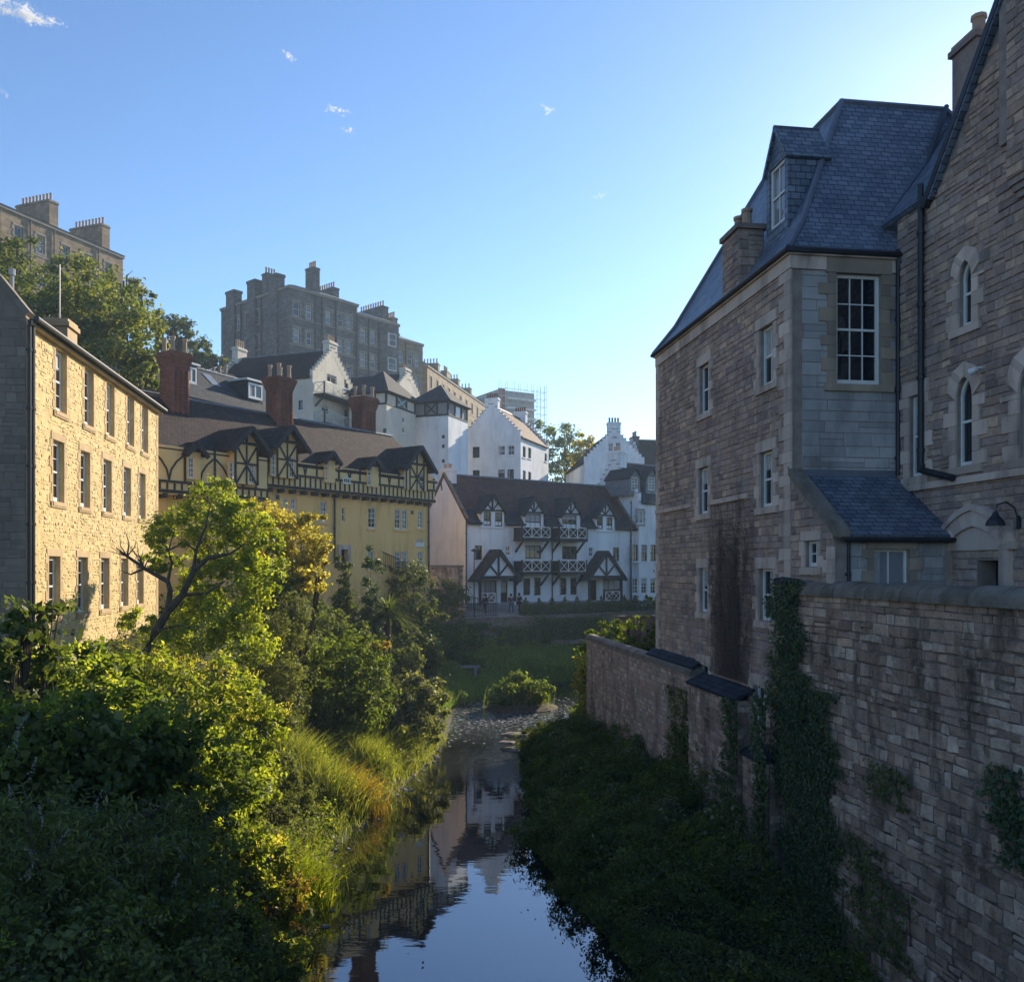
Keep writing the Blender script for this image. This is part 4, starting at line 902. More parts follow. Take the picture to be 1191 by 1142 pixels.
    def gd(apx, apy, x0, x1, wins, o, tmb, L_, zs=None, lap=.3):
        ac, za = F.hit(apx, apy, o); a0 = F.hit(x0, 540, o)[0]; a1 = F.hit(x1, 540, o)[0]; wd = abs(a1-a0)
        ws = []
        for r in wins:
            q = F.rect(r, o); ws.append(q)
        zb = min(q[2] for q in ws)-.05
        zh = za-wd/2*1.02
        dd = dormer(T, F, ac, wd, zb, zh, za, L_, o, 'infill', 'tile', 'timber', lap, king=len(ws) > 1, win=[(max(q[0], ac-wd/2+.03), min(q[1], ac+wd/2-.03), q[2], q[3]) for q in ws], wopt=dict(cols=2, rows=4, fm='white', fw=.07), fan=False)
        if len(ws) > 1:
            t = MB()
            for x in (ac-wd/2+.08, ac-.75, ac, ac+.75, ac+wd/2-.08): t.fbox(F, x-.045, x+.045, zb, zh-.1, o+.002, o+.05)
            for x in (ac-.75, ac+.75): t.fbox(F, x-.06, x+.06, zh, zh+(wd/2-.8), o+.002, o+.048)
            for sg in (-1, 1):
                t.fbeam(F, ac-sg*.7, zb+.02, ac+sg*.7, zh-.15, .1, o+.002, o+.045)
            t.fbox(F, ac-.75, ac+.75, (zb+zh)/2-.05, (zb+zh)/2+.05, o+.002, o+.052)
            t.build('timber', M['timber'], dd)
    J2 = J+.17
    gd(226, 515, 219, 234, [c(3, 238, 785, 294, 915)], J2+.08, 1, 4.2)
    gd(286.6, 497.5, 272, 301, [c(3, 468, 812, 502, 935), c(3, 622, 822, 658, 945)], J2+.3, 1, 5, lap=.55)
    gd(334, 496.5, 321, 347, [c(3, 724, 768, 758, 897), c(3, 868, 785, 898, 912)], J2+.1, 1, 5.5, lap=.55)
    gd(384, 525.5, 378, 390, [c(4, 170, 595, 198, 685)], J2, 1, 3.6)
    gd(434, 532, 428, 440.5, [c(4, 358, 615, 388, 703)], J2, 1, 3.6)
    gd(484.8, 519.5, 472, 498, [c(4, 516, 640, 538, 715), c(4, 600, 650, 624, 722)], J2, 1, 6.5, lap=.5)
    window(T, F.shift(J), c(4, 258, 668, 290, 696), cols=3, rows=1, meet=False, hole=False, off=.22, rec=.12)
    # ridge stacks
    for x, yb, yt, off, wd, n in ((203, 480, 411, -3.2, 1.25, 3), (325, 495, 440, -3.6, 1.35, 4), (423, 520, 463, -4.6, 1.4, 4)):
        a, zt = F.hit(x, yt, off); zb = F.hit(x, yb, off)[1]; p = F.p(a, 0, off); brick_chimney(T, p, u, wd*.9, zb-1.2, zt, n)
    pipe(T, F, 388, 577, 655, .06, .1); pipe(T, F, 497.5, 570, 672, .07, .12)
    sk = MB(); a, z = F.hit(388, 518, -1.5); 
    return F, L
FY, LY = yellow_row()

# ------------------------------------------------------------------ white row with balconies and timbered porches
uJ = dirv(52.5); OJ = at(543, 75); vJ = Vector((-uJ.y, uJ.x, 0))
def white_row():
    A, B = 19.8, 7.0; FS = corners(OJ, uJ, vJ, A, B); F = FS['front']
    T = thing('white_house', 'long white riverside house with timber porches and four cross braced balconies', 'house', F.p(A/2, 6, -3))
    zE = ZC+55/FP*75; zR = ZC+107/FP*77.8; z0 = 5.2
    W = lambda r, **k: window(T, F, c(5, *r), **{**dict(cols=2, rows=3, fm='brownf', fw=.08, rec=.12, sill='harl'), **k})
    W([245, 805, 280, 870]); W([387, 808, 411, 852], fm='white'); W([768, 812, 789, 856], fm='white'); W([878, 814, 907, 876])
    for r in ([475, 805, 550, 866], [645, 808, 714, 868]): W(r, cols=3, rows=1, meet=False, sill=None)
    for r in ([468, 955, 500, 1032], [515, 953, 548, 1033], [634, 953, 666, 1030], [683, 953, 714, 1030]): W(r, cols=1, rows=2, sill='harl')
    W([364, 965, 396, 1066], cols=1, rows=1, meet=False, glass='glass_dim', sill=None, name='door'); W([775, 962, 804, 1060], cols=1, rows=1, meet=False, glass='glass_dim', sill=None, name='door')
    W([272, 965, 346, 1062], cols=3, rows=1, meet=False, glass='glass_pale', sill=None); W([832, 957, 916, 1052], cols=3, rows=1, meet=False, sill=None)
    w = house_walls(T, FS, A, B, z0, zE, zR, 'u', 'harl')
    pl = MB(); pl.fbox(F, 0, A, z0, z0+.75, -.02, .05); pl.build('plinth', M['concrete'], w)
    gable_roof(T, OJ, uJ, vJ, A, B, zE, zR, 'u', 'redtile', .03, .06, .16)
    # slate skirt at the eaves
    sk = MB(); sl = (zR-zE)/(B/2); z = lambda o: zE+.12+sl*o
    gt = MB(); cut = sorted(tuple(F.hit(*c(5, x, 650), .1)[0] for x in q) for q in ((272, 382), (470, 560), (640, 728), (800, 886))); ed = [-.06]+[x for q in cut for x in (q[0]-.02, q[1]+.02)]+[A+.06]
    for x0, x1 in zip(ed[::2], ed[1::2]):
        sk = MB(); sk.slab([F.p(x0, z(-.4), .4), F.p(x1, z(-.4), .4), F.p(x1, z(.75), -.75), F.p(x0, z(.75), -.75)], .06); gt = MB(); gt.tube([F.p(x0, zE-.2, .45), F.p(x1, zE-.2, .45)], .06, 8); so_ = sk.build('slate_eaves', M['slate2'], T); gt.build('gutter', M['black'], so_)
    g = FS['left']; c0 = g.p(B/2, 0, -.45); chimney(T, c0, uJ, .4, .7, zE+1.6, zR+.6, 'harl', 2, .4, .2, along='v')
    cp = MB()
    for f in (g, FS['right']):
        for sg in (0, 1): cp.fbeam(f, B*sg, zE+.12, B/2, zR+.2, .22, -.18, .06)
    cp.build('skew', M['cope'], T)
    wx = dict(cols=2, rows=3, fm='brownf', fw=.07)
    # four wall-head dormers
    for cx, x0, x1, ay, wins, dr in ((325, 272, 382, 578, [[286, 650, 320, 714], [338, 654, 372, 718]], 0), (515, 470, 560, 588, [[476, 660, 549, 742]], 1), (684, 640, 728, 592, [[643, 666, 712, 745]], 1), (842, 800, 886, 604, [[804, 672, 832, 730], [848, 676, 876, 733]], 0)):
        ac = F.hit(*c(5, cx, 650), .1)[0]; wd = F.hit(*c(5, x1, 650), .1)[0]-F.hit(*c(5, x0, 650), .1)[0]; za = F.hit(*c(5, cx, ay), .1)[1]
        ws = [F.rect(c(5, *r), .1) for r in wins]; zb = zE-.6 if not dr else min(q[2] for q in ws)
        zh = max(q[3] for q in ws)+.12
        dormer(T, F, ac, wd, zb, zh, za+.1, 4.2, .1, 'harl', 'slate2', 'timber', .28, king=True, win=ws, wopt=(dict(wx, cols=3, rows=1, meet=False) if dr else wx), fan=True)
    # balconies, two tiers
    for r in ([462, 715, 598, 775], [632, 718, 763, 778], [462, 868, 598, 930], [632, 868, 760, 930]):
        D = 1.25; q = F.rect(c(5, *r), D); balcony(T, F, q[0], q[1], q[2]+.05, max(.9, q[3]-q[2]-.1), D, 3)
    # timbered porches
    for ax, ay, fx0, fx1, fy, rail in ((350, 822, 252, 452, 950, [270, 1022, 342, 1066]), (845, 828, 757, 936, 948, [848, 1014, 912, 1056])):
        D = 1.3; ac, za = F.hit(*c(5, ax, ay), D); a0 = F.hit(*c(5, fx0, fy), D)[0]; a1 = F.hit(*c(5, fx1, fy), D)[0]; zf = F.hit(*c(5, ax, fy), D)[1]; ac = (a0+a1)/2
        a0 += .35; a1 -= .35
        m = MB(); m.prism([F.p(a0, zf, D-.1), F.p(a1, zf, D-.1), F.p(ac, za-.35, D-.1)], F.n*.06); po = m.build('porch', M['harl'], T)
        r = MB()
        for sg, e in ((-1, a0-.35), (1, a1+.35)): r.slab([F.p(e, zf-.3, D+.2), F.p(ac, za, D+.2), F.p(ac, za, 0.005), F.p(e, zf-.3, 0.005)], .12)
        r.build('porch_roof', M['slate2'], po)
        t = MB()
        for sg, e in ((-1, a0-.35), (1, a1+.35)): t.fbeam(F, e, zf-.36, ac, za-.12, .3, D+.1, D+.22)
        t.fbox(F, a0-.1, a1+.1, zf-.14, zf+.12, D-.12, D+.08); t.fbox(F, ac-.08, ac+.08, zf+.12, za-.4, D-.03, D+.06)
        for sg in (-1, 1): t.fbeam(F, ac, zf+.1, ac+sg*(a1-a0)*.25, zf+(za-zf)*.46, .15, D-.03, D+.05)
        for e in (a0+.1, a1-.1): t.fbox(F, e-.09, e+.09, z0+.6, zf-.14, D-.2, D-.02)
        t.build('porch_frame', M['timber'], po)
        q = F.rect(c(5, *rail), D); rl = MB(); rail_x(rl, F, q[0], q[1], q[2], q[3], D-.1, 2); rl.build('railing', M['white'], po)
    for x, y0, y1 in ((597, 700, 1076), (203, 690, 1070), (957, 715, 1062)):
        X, Y0, Y1 = *c(5, x, y0), c(5, x, y1)[1]; pipe(T, F, X, Y0, Y1, .055, .1)
    return FS, A, B
FSJ, AJ, BJ = white_row()
def k2_house():
    F0 = FSJ['front']; O = F0.p(AJ+.05, 0, .55); A, B = 11.0, 7.0; FS = corners(O, uJ, vJ, A, B); F = FS['front']
    T = thing('white_house', 'taller white house with two slate dormers adjoining the balcony row', 'house', F.p(A/2, 6, -3))
    zE = F.hit(*c(5, 950, 594))[1]; zR = F.hit(*c(5, 840, 424), -3.5)[1]; z0 = 5
    for r in ([985, 645, 1018, 706],): window(T, F, c(5, *r), cols=2, rows=3, fm='white', fw=.09, rec=.12, sill='harl', dress='concrete', dw=.12)
    for y0, y1, fm in ((802, 876, 'brownf'), (954, 1026, 'white')):
        for x0, x1 in ((968, 994), (1008, 1035), (1050, 1076), (1110, 1136)): window(T, F, c(5, x0, y0, x1, y1), cols=2, rows=4, fm=fm, fw=.07, rec=.12, sill='harl')
    house_walls(T, FS, A, B, z0, zE, zR, 'u', 'harl')
    gable_roof(T, O, uJ, vJ, A, B, zE, zR, 'u', 'slate2', .35, -.3, .16)
    for cx in (976, 1053):
        q = F.rect(c(5, cx-14, 492, cx+18, 552), -.6); ac = (q[0]+q[1])/2
        dormer(T, F, ac, q[1]-q[0]+.5, q[2]-.5, q[3]+.1, F.hit(*c(5, cx, 447), -.6)[1], 3.4, -.6, 'lead', 'slate2', None, .25, win=[q], wopt=dict(cols=2, rows=4, fm='white', fw=.08))
    g = FS['left']; chimney(T, g.p(B/2, 0, -.5), uJ, .5, .85, zE+2.3, zR+1.2, 'harl', 3, .45, .13)
    crow_steps(T, FS['left'], B*.0+7.0, zE, zR, 9, 'harl', .3, 'concrete')
    pipe(T, F, F0 and c(5, 958, 0)[0], c(5, 0, 600)[1], c(5, 0, 1060)[1], .06, .1)
k2_house()

def crow_house(name, label, px, d, ang, A, B, z0, zE, zR, axis, roofm, wallm, wins, gab=('front',), chim=None, steps=8, faces=None, opt={}):
    u = dirv(ang); v = Vector((-u.y, u.x, 0)); O = at(px, d); FS = corners(O, u, v, A, B)
    T = thing(name, label, 'house', O+(u*A+v*B)*.5+Vector((0, 0, z0)))
    for f, k, r, kw in wins: window(T, FS[f], c(k, *r), **{**dict(cols=2, rows=3, fm='brownf', fw=.08, rec=.14, sill='harl'), **kw})
    house_walls(T, FS, A, B, z0, zE, zR, axis, wallm)
    gable_roof(T, O, u, v, A, B, zE, zR, axis, roofm, .25, -.3, .16)
    for f in gab: crow_steps(T, FS[f], A if f in ('front', 'back') else B, zE, zR, steps, wallm, capm='concrete')
    return T, FS, O, u, v
def white_houses():
    ang = 20.3
    # house with turquoise balconies
    zE = ZC+(660-437)/FP*85
    T, FS, O, u, v = crow_house('white_house', 'white gabled house with two turquoise balconies below the grey tenement', 363.5, 85, ang, 7.4, 11.5, 14, zE, ZC+(660-404)/FP*87, 'v', 'tile', 'harl_cream',
        [('left', 3, [918, 445, 945, 502], dict(cols=1, rows=1, meet=False)), ('front', 4, [192, 214, 234, 250], dict(fm='white', cols=2, rows=1, meet=False, sill=None)), ('front', 4, [268, 236, 287, 274], dict(cols=1, rows=1, meet=False)), ('front', 4, [168, 345, 205, 385], dict(fm='white', cols=2, rows=1, meet=False, sill=None)), ('front', 4, [268, 368, 287, 400], dict(cols=1, rows=1, meet=False))],
        ('front', 'back'), steps=9)
    F = FS['front']; zR = ZC+(660-404)/FP*87
    chimney(T, F.p(3.7, 0, -.35), u, .75, .35, zR-.6, ZC+(660-393)/FP*87, 'harl_cream', 4, .6, .12)
    chimney(T, FS['back'].p(3.7, 0, -.35), u, .75, .35, zR-.8, zR+1.2, 'harl_cream', 4, .8, .13)
    for r in ([160, 248, 293, 322], [160, 383, 293, 448]):
        q = F.rect(c(4, *r), 1.2); balcony(T, F, .25, 7.0, q[2]+.35, 1.1, 1.2, 4, 'teal', board=False)
    # second gable with balconies, mostly hidden by the tower
    u = dirv(ang); v = Vector((-u.y, u.x, 0))
    T2, FS2, O2, *_ = crow_house('white_house', 'white gabled house with balconies squeezed between the two towers', 458, 97, ang, 7.2, 9, 14, ZC+(660-462)/FP*99, ZC+(660-432)/FP*99, 'v', 'tile', 'harl_cream',
        [('front', 9, [536, 275, 580, 345], dict(fm='white', cols=1, rows=1, meet=False, sill=None)), ('front', 9, [550, 500, 600, 570], dict(cols=1, rows=1, meet=False, sill=None))], ('front',))
    F2 = FS2['front']; chimney(T2, F2.p(3.4, 0, -.35), u, .7, .35, ZC+(660-440)/FP*99, ZC+(660-426)/FP*99, 'harl_cream', 3, .5, .12)
    for r in ([546, 345, 715, 430], [546, 572, 712, 655]):
        q = F2.rect(c(9, *r), 1.3); balcony(T2, F2, q[0], q[1], q[2]+.15, 1.1, 1.3, 4, 'white' if r[1] < 500 else 'teal')
    # stair towers with pyramid roofs
    for lab, px, d, A, B, yE, ya, yb, zb, wl in (('cream stair tower with timber lantern and slate pyramid roof beside the balconies', 449.5, 88, 6.4, 4.2, 455.5, 428, 469, 14, 0), ('white stair tower with crossed timber panel under its pyramid roof', 521.5, 94, 5.2, 4.2, 466.5, 446, 482, 12, 1)):
        O = at(px, d); FS = corners(O, u, v, A, B); zE = ZC+(660-yE)/FP*d; zA = ZC+(660-ya)/FP*(d+2); zL = ZC+(660-yb)/FP*d
        T = thing('stair_tower', lab, 'tower', O+(u*A+v*B)*.5+Vector((0, 0, zb)))
        F, Lf = FS['front'], FS['left']
        if wl == 0:
            for r in ([505, 415, 520, 455], [505, 505, 520, 545]): window(T, F, c(9, *r), cols=1, rows=1, meet=False, fm='brownf', fw=.05, rec=.2, sill='harl')
            window(T, Lf, c(9, 336, 508, 366, 545), cols=2, rows=2, meet=False, fm='brownf', fw=.07, rec=.15)
        else:
            for y in (565, 648, 775): window(T, Lf, c(9, 846, y, 872, y+30), cols=1, rows=1, meet=False, fm='brownf', fw=.06, rec=.15)
        m = MB(); 
        for k, f in FS.items(): wall(m, f, outline(A if k in ('front', 'back') else B, zb, zL), .15)
        w = m.build('wall', M['harl_cream' if wl == 0 else 'harl'], T)
        m = MB(); t = MB(); gl = MB()
        for k, f in FS.items():
            LL = A if k in ('front', 'back') else B
            m.poly([f.p(.1, zL, -.1), f.p(LL-.1, zL, -.1), f.p(LL-.1, zE, -.1), f.p(.1, zE, -.1)])
            for x in (0.0, LL/3, 2*LL/3, LL-.16): t.fbox(f, x, x+.16, zL+.001, zE, -.12, .03)
            t.fbox(f, 0, LL, zL-.1, zL+.08, -.1, .045); t.fbox(f, 0, LL, zE-.12, zE+.05, -.1, .04)
            gl.poly([f.p(LL/3+.16, zL+.08, -.07), f.p(2*LL/3, zL+.08, -.07), f.p(2*LL/3, zE-.12, -.07), f.p(LL/3+.16, zE-.12, -.07)])
        lo = m.build('lantern', M['harl_cream' if wl == 0 else 'concrete'], T); t.build('timber', M['timber'], lo); gl.build('pane', M['glass_pale'], lo)
        x = MB(); f = F if wl == 0 else Lf; LL = A if wl == 0 else B; q0, q1 = (LL/3+.16, 2*LL/3) if wl == 0 else (LL/3+.16, 2*LL/3)
        x.fbeam(f, q0, zL+.1, q1, zE-.14, .14, -.06, .02); x.fbeam(f, q1, zL+.1, q0, zE-.14, .14, -.06, .015); x.build('cross_brace', M['teal' if wl == 0 else 'brownf'], lo)
        r = MB(); e = .45; P = [O-u*e-v*e, O+u*(A+e)-v*e, O+u*(A+e)+v*(B+e), O-u*e+v*(B+e)]; ap = O+u*(A/2)+v*(B/2)
        for k in range(4): a, b = P[k], P[(k+1) % 4]; r.poly([Vector((a.x, a.y, zE+.02)), Vector((b.x, b.y, zE+.02)), Vector((ap.x, ap.y, zA+.1))])
        r.poly([Vector((p.x, p.y, zE)) for p in P][::-1]); r.build('roof', M['slate2'], T)
    # white house with crow steps above the row
    T, FS, O, u, v = crow_house('white_house', 'white crow stepped house with red roof standing above the balcony row', 605.5, 104, ang, 10.5, 7.3, 9, ZC+(660-507)/FP*104, ZC+(660-474)/FP*106, 'u', 'redtile', 'harl',
        [('left', 5, [235, 353, 267, 404], {}), ('left', 5, [352, 348, 383, 393], dict(fm='white')), ('left', 5, [396, 346, 427, 391], dict(fm='white')), ('left', 5, [235, 460, 267, 505], {}), ('left', 5, [352, 458, 382, 505], {}), ('left', 5, [394, 456, 424, 505], {}),
         ('front', 5, [465, 352, 479, 402], dict(cols=1)), ('front', 5, [490, 358, 504, 407], dict(cols=1)), ('front', 5, [565, 384, 576, 420], dict(cols=1)), ('front', 5, [465, 462, 479, 510], dict(cols=1)), ('front', 5, [490, 468, 504, 512], dict(cols=1))],
        ('left', 'right'), steps=10)
    zR = ZC+(660-474)/FP*106
    chimney(T, FS['left'].p(3.65, 0, -.35), u, .38, .8, zR-.8, zR+1.0, 'harl', 5, .55, .13, along='v', pmat='brick'); chimney(T, FS['right'].p(3.65, 0, -.35), u, .38, .8, zR-.8, zR+1.0, 'harl', 5, .55, .13, along='v', pmat='brick')
    # gabled house behind on the other side of the trees
    T, FS, O, u2, v2 = crow_house('white_house', 'white crow stepped gable with four black chimney pots behind the trees', 679.5, 112, 84, 7.7, 14, 8, ZC+(660-537)/FP*112, ZC+(660-501)/FP*112, 'v', 'tile', 'harl',
        [('front', 5, [857, 337, 879, 374], dict(fm='white', fw=.06)), ('front', 5, [890, 334, 913, 374], dict(fm='white', fw=.06))], ('front',), steps=10)
    zR = ZC+(660-501)/FP*112
    chimney(T, FS['front'].p(3.85, 0, -.4), u2, .8, .4, zR-.9, zR+1.15, 'harl', 4, .6, .14, pmat='black')
    T, FS, O, u2, v2 = crow_house('house', 'brown tiled house just showing past the tall sandstone house', 746, 116, 80, 14, 9, 8, ZC+(660-548)/FP*116, ZC+(660-512)/FP*120, 'u', 'tile', 'harl', [], ('left',), steps=8)
    chimney(T, O+u2*.5+v2*4.5+Vector((0, 0, 0)), u2, .4, .9, ZC+(660-520)/FP*118, ZC+(660-505)/FP*118, 'tenement', 3, .7, .14, along='v')
white_houses()

# ------------------------------------------------------------------ slate roofed house behind the timbered row
def slate_house():
    u = dirv(26); F = Fr(at(196, 57), u); A = 10.2; B = 6; v = -F.n
    T = thing('slate_house', 'slate roofed house with white dormers behind the red brick chimneys', 'house', F.p(A/2, 14, -4))
    zE = F.hit(262, 470)[1]; zR = zE+2.7
    w = MB()
    FS = corners(F.O, u, v, A, B)
    for k, f in FS.items(): wall(w, f, outline(A if k in ('front', 'back') else B, 10, zE, None if k in ('front', 'back') else zR), .1, [])
    w.build('wall', M['warmten'], T)
    gable_roof(T, F.O, u, v, A, B, zE, zR, 'u', 'slate2', .2, .1, .12)
    for (r, dep, wx) in ((c(3, 240, 243, 304, 345), -1.2, .15), (c(3, 616, 345, 700, 440), -.7, .12)):
        q = F.rect(r, dep); a0, a1, z0, z1 = q[0]-wx, q[1]+wx, q[2]-.25, q[3]+.15
        m = MB(); m.fbox(F, a0, a1, z0-.6, z1, dep-3.2, dep-.04); d = m.build('dormer', M['slate2'], T)
        m = MB(); m.fbox(F, a0-.1, a1+.1, z1+.001, z1+.14, dep-3.2, dep+.12); m.build('fascia', M['white'], d)
        window(d, F, az=q, cols=2 if r[2]-r[0] < 14 else 2, rows=1, meet=False, fm='white', fw=.14, bar=.14, rec=-.06, hole=False, off=dep-.04)
    s = MB(); a, z = F.hit(*c(3, 398, 350), -2); sl = (zR-zE)/(B/2)
    Z = lambda o: zE+.14+sl*o
    s.slab([F.p(a-.4, Z(1.6), -1.58), F.p(a+.4, Z(1.6), -1.58), F.p(a+.4, Z(2.6), -2.58), F.p(a-.4, Z(2.6), -2.58)], .05); s.build('skylight', M['glass_pale'], T)
    chimney(T, F.p(A-.4, 0, -5.2), u, .5, 1.0, zE-2, zR+.7, 'tenement', 3, .7, .14, along='v')
slate_house()

# ------------------------------------------------------------------ tenements along the skyline
def tenement(label, O, u, A, B, z0, zE, cols, rows, zrows, wall_m='tenement', stacks=(), left=None, roofh=1.5, win_w=1.05, win_h=2.0, pairs=(), pipes=(), bays=(), holes_extra=()):
    v = Vector((-u.y, u.x, 0)); FS = corners(O, u, v, A, B); F = FS['front']
    T = thing('tenement', label, 'tenement', Vector((O.x, O.y, z0))+(u*A+v*B)*.5)
    kw = dict(cols=1, rows=2, fm='white', fw=.1, rec=.22, sill='tendress', glass='glass_pale', dress='tendress', dw=.17, dp=.03)
    rng = random.Random(int(A*10))
    for a in cols:
        for z in zrows:
            w2 = win_w/2
            if a in pairs:
                for dx in (-.75, .75): window(T, F, az=(a+dx-w2*.9, a+dx+w2*.9, z, z+win_h), **dict(kw, glass=rng.choice(['glass', 'glass_pale'])))
            else: window(T, F, az=(a-w2, a+w2, z, z+win_h), **dict(kw, glass=rng.choice(['glass', 'glass_pale'])))
    if left:
        for b in left:
            for z in zrows: window(T, FS['left'], az=(b-.5, b+.5, z, z+win_h), **kw)
    m = MB()
    for k, f in FS.items(): wall(m, f, outline(A if k in ('front', 'back') else B, z0, zE), .22)
    w = m.build('wall', M[wall_m], T)
    cn = MB()
    for k, f in FS.items(): LL = A if k in ('front', 'back') else B; cn.fbox(f, -.1, LL+.1, zE-.35, zE-.02, -.05, .16 if k in ('front', 'back') else .18)
    for z in zrows: cn.fbox(F, 0, A, z-.42, z-.24, -.05, .05)
    cn.build('cornice', M['tendress'], w)
    R = MB(); e = .25; i = 3.2; P = [O-u*e-v*e, O+u*(A+e)-v*e, O+u*(A+e)+v*(B+e), O-u*e+v*(B+e)]; Q = [O+u*i+v*i, O+u*(A-i)+v*i, O+u*(A-i)+v*(B-i), O+u*i+v*(B-i)]
    P = [Vector((p.x, p.y, zE)) for p in P]; Q = [Vector((p.x, p.y, zE+roofh)) for p in Q]
    for k in range(4): R.poly([P[k], P[(k+1) % 4], Q[(k+1) % 4], Q[k]])
    R.poly(Q); R.poly(P[::-1]); R.build('roof', M['slate'], T)
    for a, b, along, hu, hv, h, n in stacks:
        p = O+u*a+v*b; chimney(T, p, u, hu, hv, zE-1, zE+h, wall_m, n, .95, .15, along=along)
    for a in pipes: pipe(T, F, 0, 0, 0, .08, .12, a=a, z=(z0, zE-.4))
    for a, wd in bays:
        m = MB(); z1 = zrows[-1]+win_h+.8
        q = [F.p(a-wd/2-.5, 0, 0), F.p(a-wd/2, 0, .9), F.p(a+wd/2, 0, .9), F.p(a+wd/2+.5, 0, 0)]
        m.prism([Vector((p.x, p.y, z0)) for p in q], Vector((0, 0, z1-z0))); bo = m.build('bay', M[wall_m], T)
        for z in zrows:
            G = F.shift(.9); window(bo, G, az=(a-wd/2+.25, a+wd/2-.25, z, z+win_h), hole=False, off=.0, rec=-.03, **{k_: kw[k_] for k_ in ('cols', 'rows', 'fm', 'fw', 'glass')})
    return T, FS
def tenements():
    u = dirv(41); O = at(336, 125); zE = ZC+328/FP*125; v = Vector((-u.y, u.x, 0))
    zr = [zE-4.0-3.75*k for k in range(3)][::-1]
    T, FS = tenement('massive grey tenement on the hilltop with tall wall head chimneys', O, u, 12.2, 17.5, 26, zE, [1.3, 3.4, 6.8, 9.8], 3, zr, pairs=(9.8,), pipes=(4.4, 5.6, 8.1, 11.9), left=[4.5, 7.2, 9.6],
        stacks=[(5.2, 1.6, 'v', .6, .9, 4.0, 4), (10.5, 6, 'v', .6, 3.0, 2.8, 10), (1.0, 6, 'u', 1.0, .6, 3.0, 4)], bays=((17.4, 2.6),) if False else ())
    L = FS['left']
    for b, wd, h in ((3.0, 2.2, 2.1), (8.6, 2.0, 2.5), (14.0, 2.1, 2.2)):
        m = MB(); m.fbox(L, b-wd/2, b+wd/2, 26, zE+h-.4, -1.0, .35); m.fbox(L, b-wd/2-.1, b+wd/2+.1, zE+h-.399, zE+h, -1.1, .45); m.build('chimney', M['tenement'], T)
    for b in (5.6, 10.9): pipe(T, L, 0, 0, 0, .08, .12, a=b, z=(26, zE-.4))
    # stepped continuation down the street
    O2 = O+u*12.25; zE2 = zE-1.3
    zr2 = [zE2-4.0-3.75*k for k in range(3)][::-1]
    tenement('grey tenement with canted bay and long chimney stack stepping down from the massive one', O2, u, 8.2, 14, 26, zE2, [1.0, 2.9], 3, zr2, bays=((6.0, 2.2),), pipes=(2.0, 4.0), stacks=[(7, 5, 'v', .6, 3.2, 3.0, 10)])
    O3 = O2+u*8.3+v*.6; zE3 = ZC+(660-393)/FP*(O3.y); zr3 = [zE3-3.8-3.6*k for k in range(3)][::-1]
    tenement('brownish tenement with paired windows beyond the canted bay', O3, u, 5.6, 14, 24, zE3, [.9, 3.6], 3, zr3, wall_m='warmten', pairs=(3.6,), stacks=[(.8, 2.2, 'v', .5, .9, 3.6, 4), (5, 6, 'v', .6, 1.5, 1.5, 4)], pipes=(1.8,))
    uo = u; u = dirv(13); O4 = at(497, 150); zE4 = ZC+(660-424)/FP*150; zr4 = [zE4-3.6-3.5*k for k in range(3)][::-1]
    tenement('long low sandstone terrace of the hill street with several chimney stacks', O4, u, 40, 13, 20, zE4, [2, 5.5, 9, 12.5, 16, 20, 24, 28, 32, 36], 3, zr4[1:], wall_m='warmten', stacks=[(4, 4, 'v', .6, 1.6, 3.4, 5), (14, 4, 'v', .6, 1.6, 3.4, 5), (20, 3, 'u', 1.2, .6, 3.2, 4), (27, 4, 'v', .6, 1.6, 3.2, 5), (36, 4, 'v', .6, 1.6, 3.2, 4)], roofh=2.2)
    # terrace at the top of the wooded slope
    u5 = dirv(21); O5 = at(143, 110)-u5*34; zE5 = ZC+(660-298)/FP*110
    for k, (a, lab) in enumerate(((0, 'sandstone tenement with chimney stack rising out of the trees at the frame edge'), (17.1, 'sandstone tenement at the end of the hillside terrace above the trees'))):
        zz = [zE5-3.6-3.6*j for j in range(3)][::-1]
        tenement(lab, O5+u5*a, u5, 16.9, 13, 28, zE5, [2.2, 5.0, 8.4, 11.5, 14.6], 3, zz, wall_m='warmten', stacks=[(8.0, 4, 'v', .6, 2.6, 3.6, 9), (15.6, 4, 'v', .6, 2.6, 3.6, 9)], pipes=(3.6, 6.7, 13), bays=())
    # block under scaffolding
    u6 = dirv(60); O6 = at(578, 225); v6 = Vector((-u6.y, u6.x, 0)); zE6 = ZC+(660-453)/FP*225; F = Fr(O6, u6)
    T = thing('apartment_block', 'modern apartment block wrapped in scaffolding on the skyline', 'building', O6+Vector((0, 0, 30)))
    m = MB(); FS = corners(O6, u6, v6, 11, 12)
    for k, f in FS.items(): wall(m, f, outline(11 if k in ('front', 'back') else 12, 28, zE6), .1, [])
    m.poly([Vector((p.x, p.y, zE6)) for p in (O6, O6+u6*11, O6+u6*11+v6*12, O6+v6*12)])
    w = m.build('wall', M['concrete'], T)
    b = MB()
    for z in np.arange(zE6-9.5, zE6, 2.4): b.fbox(F, 2.5, 10.8, z, z+.5, 0, 1.2)
    b.build('balcony', M['white'], T); b = MB(); b.fbox(F, .3, 2.2, zE6-10, zE6+.4, .0, .25); b.build('red_panel', M['redpanel'], T)
    for z in np.arange(zE6-9, zE6-1, 2.4): window(T, FS['left'], az=(2, 9, z, z+1.6), cols=5, rows=1, meet=False, fm='brownf', fw=.12, bar=.1, hole=False, rec=-.05)
    sc = MB(); G = F.shift(1.9)
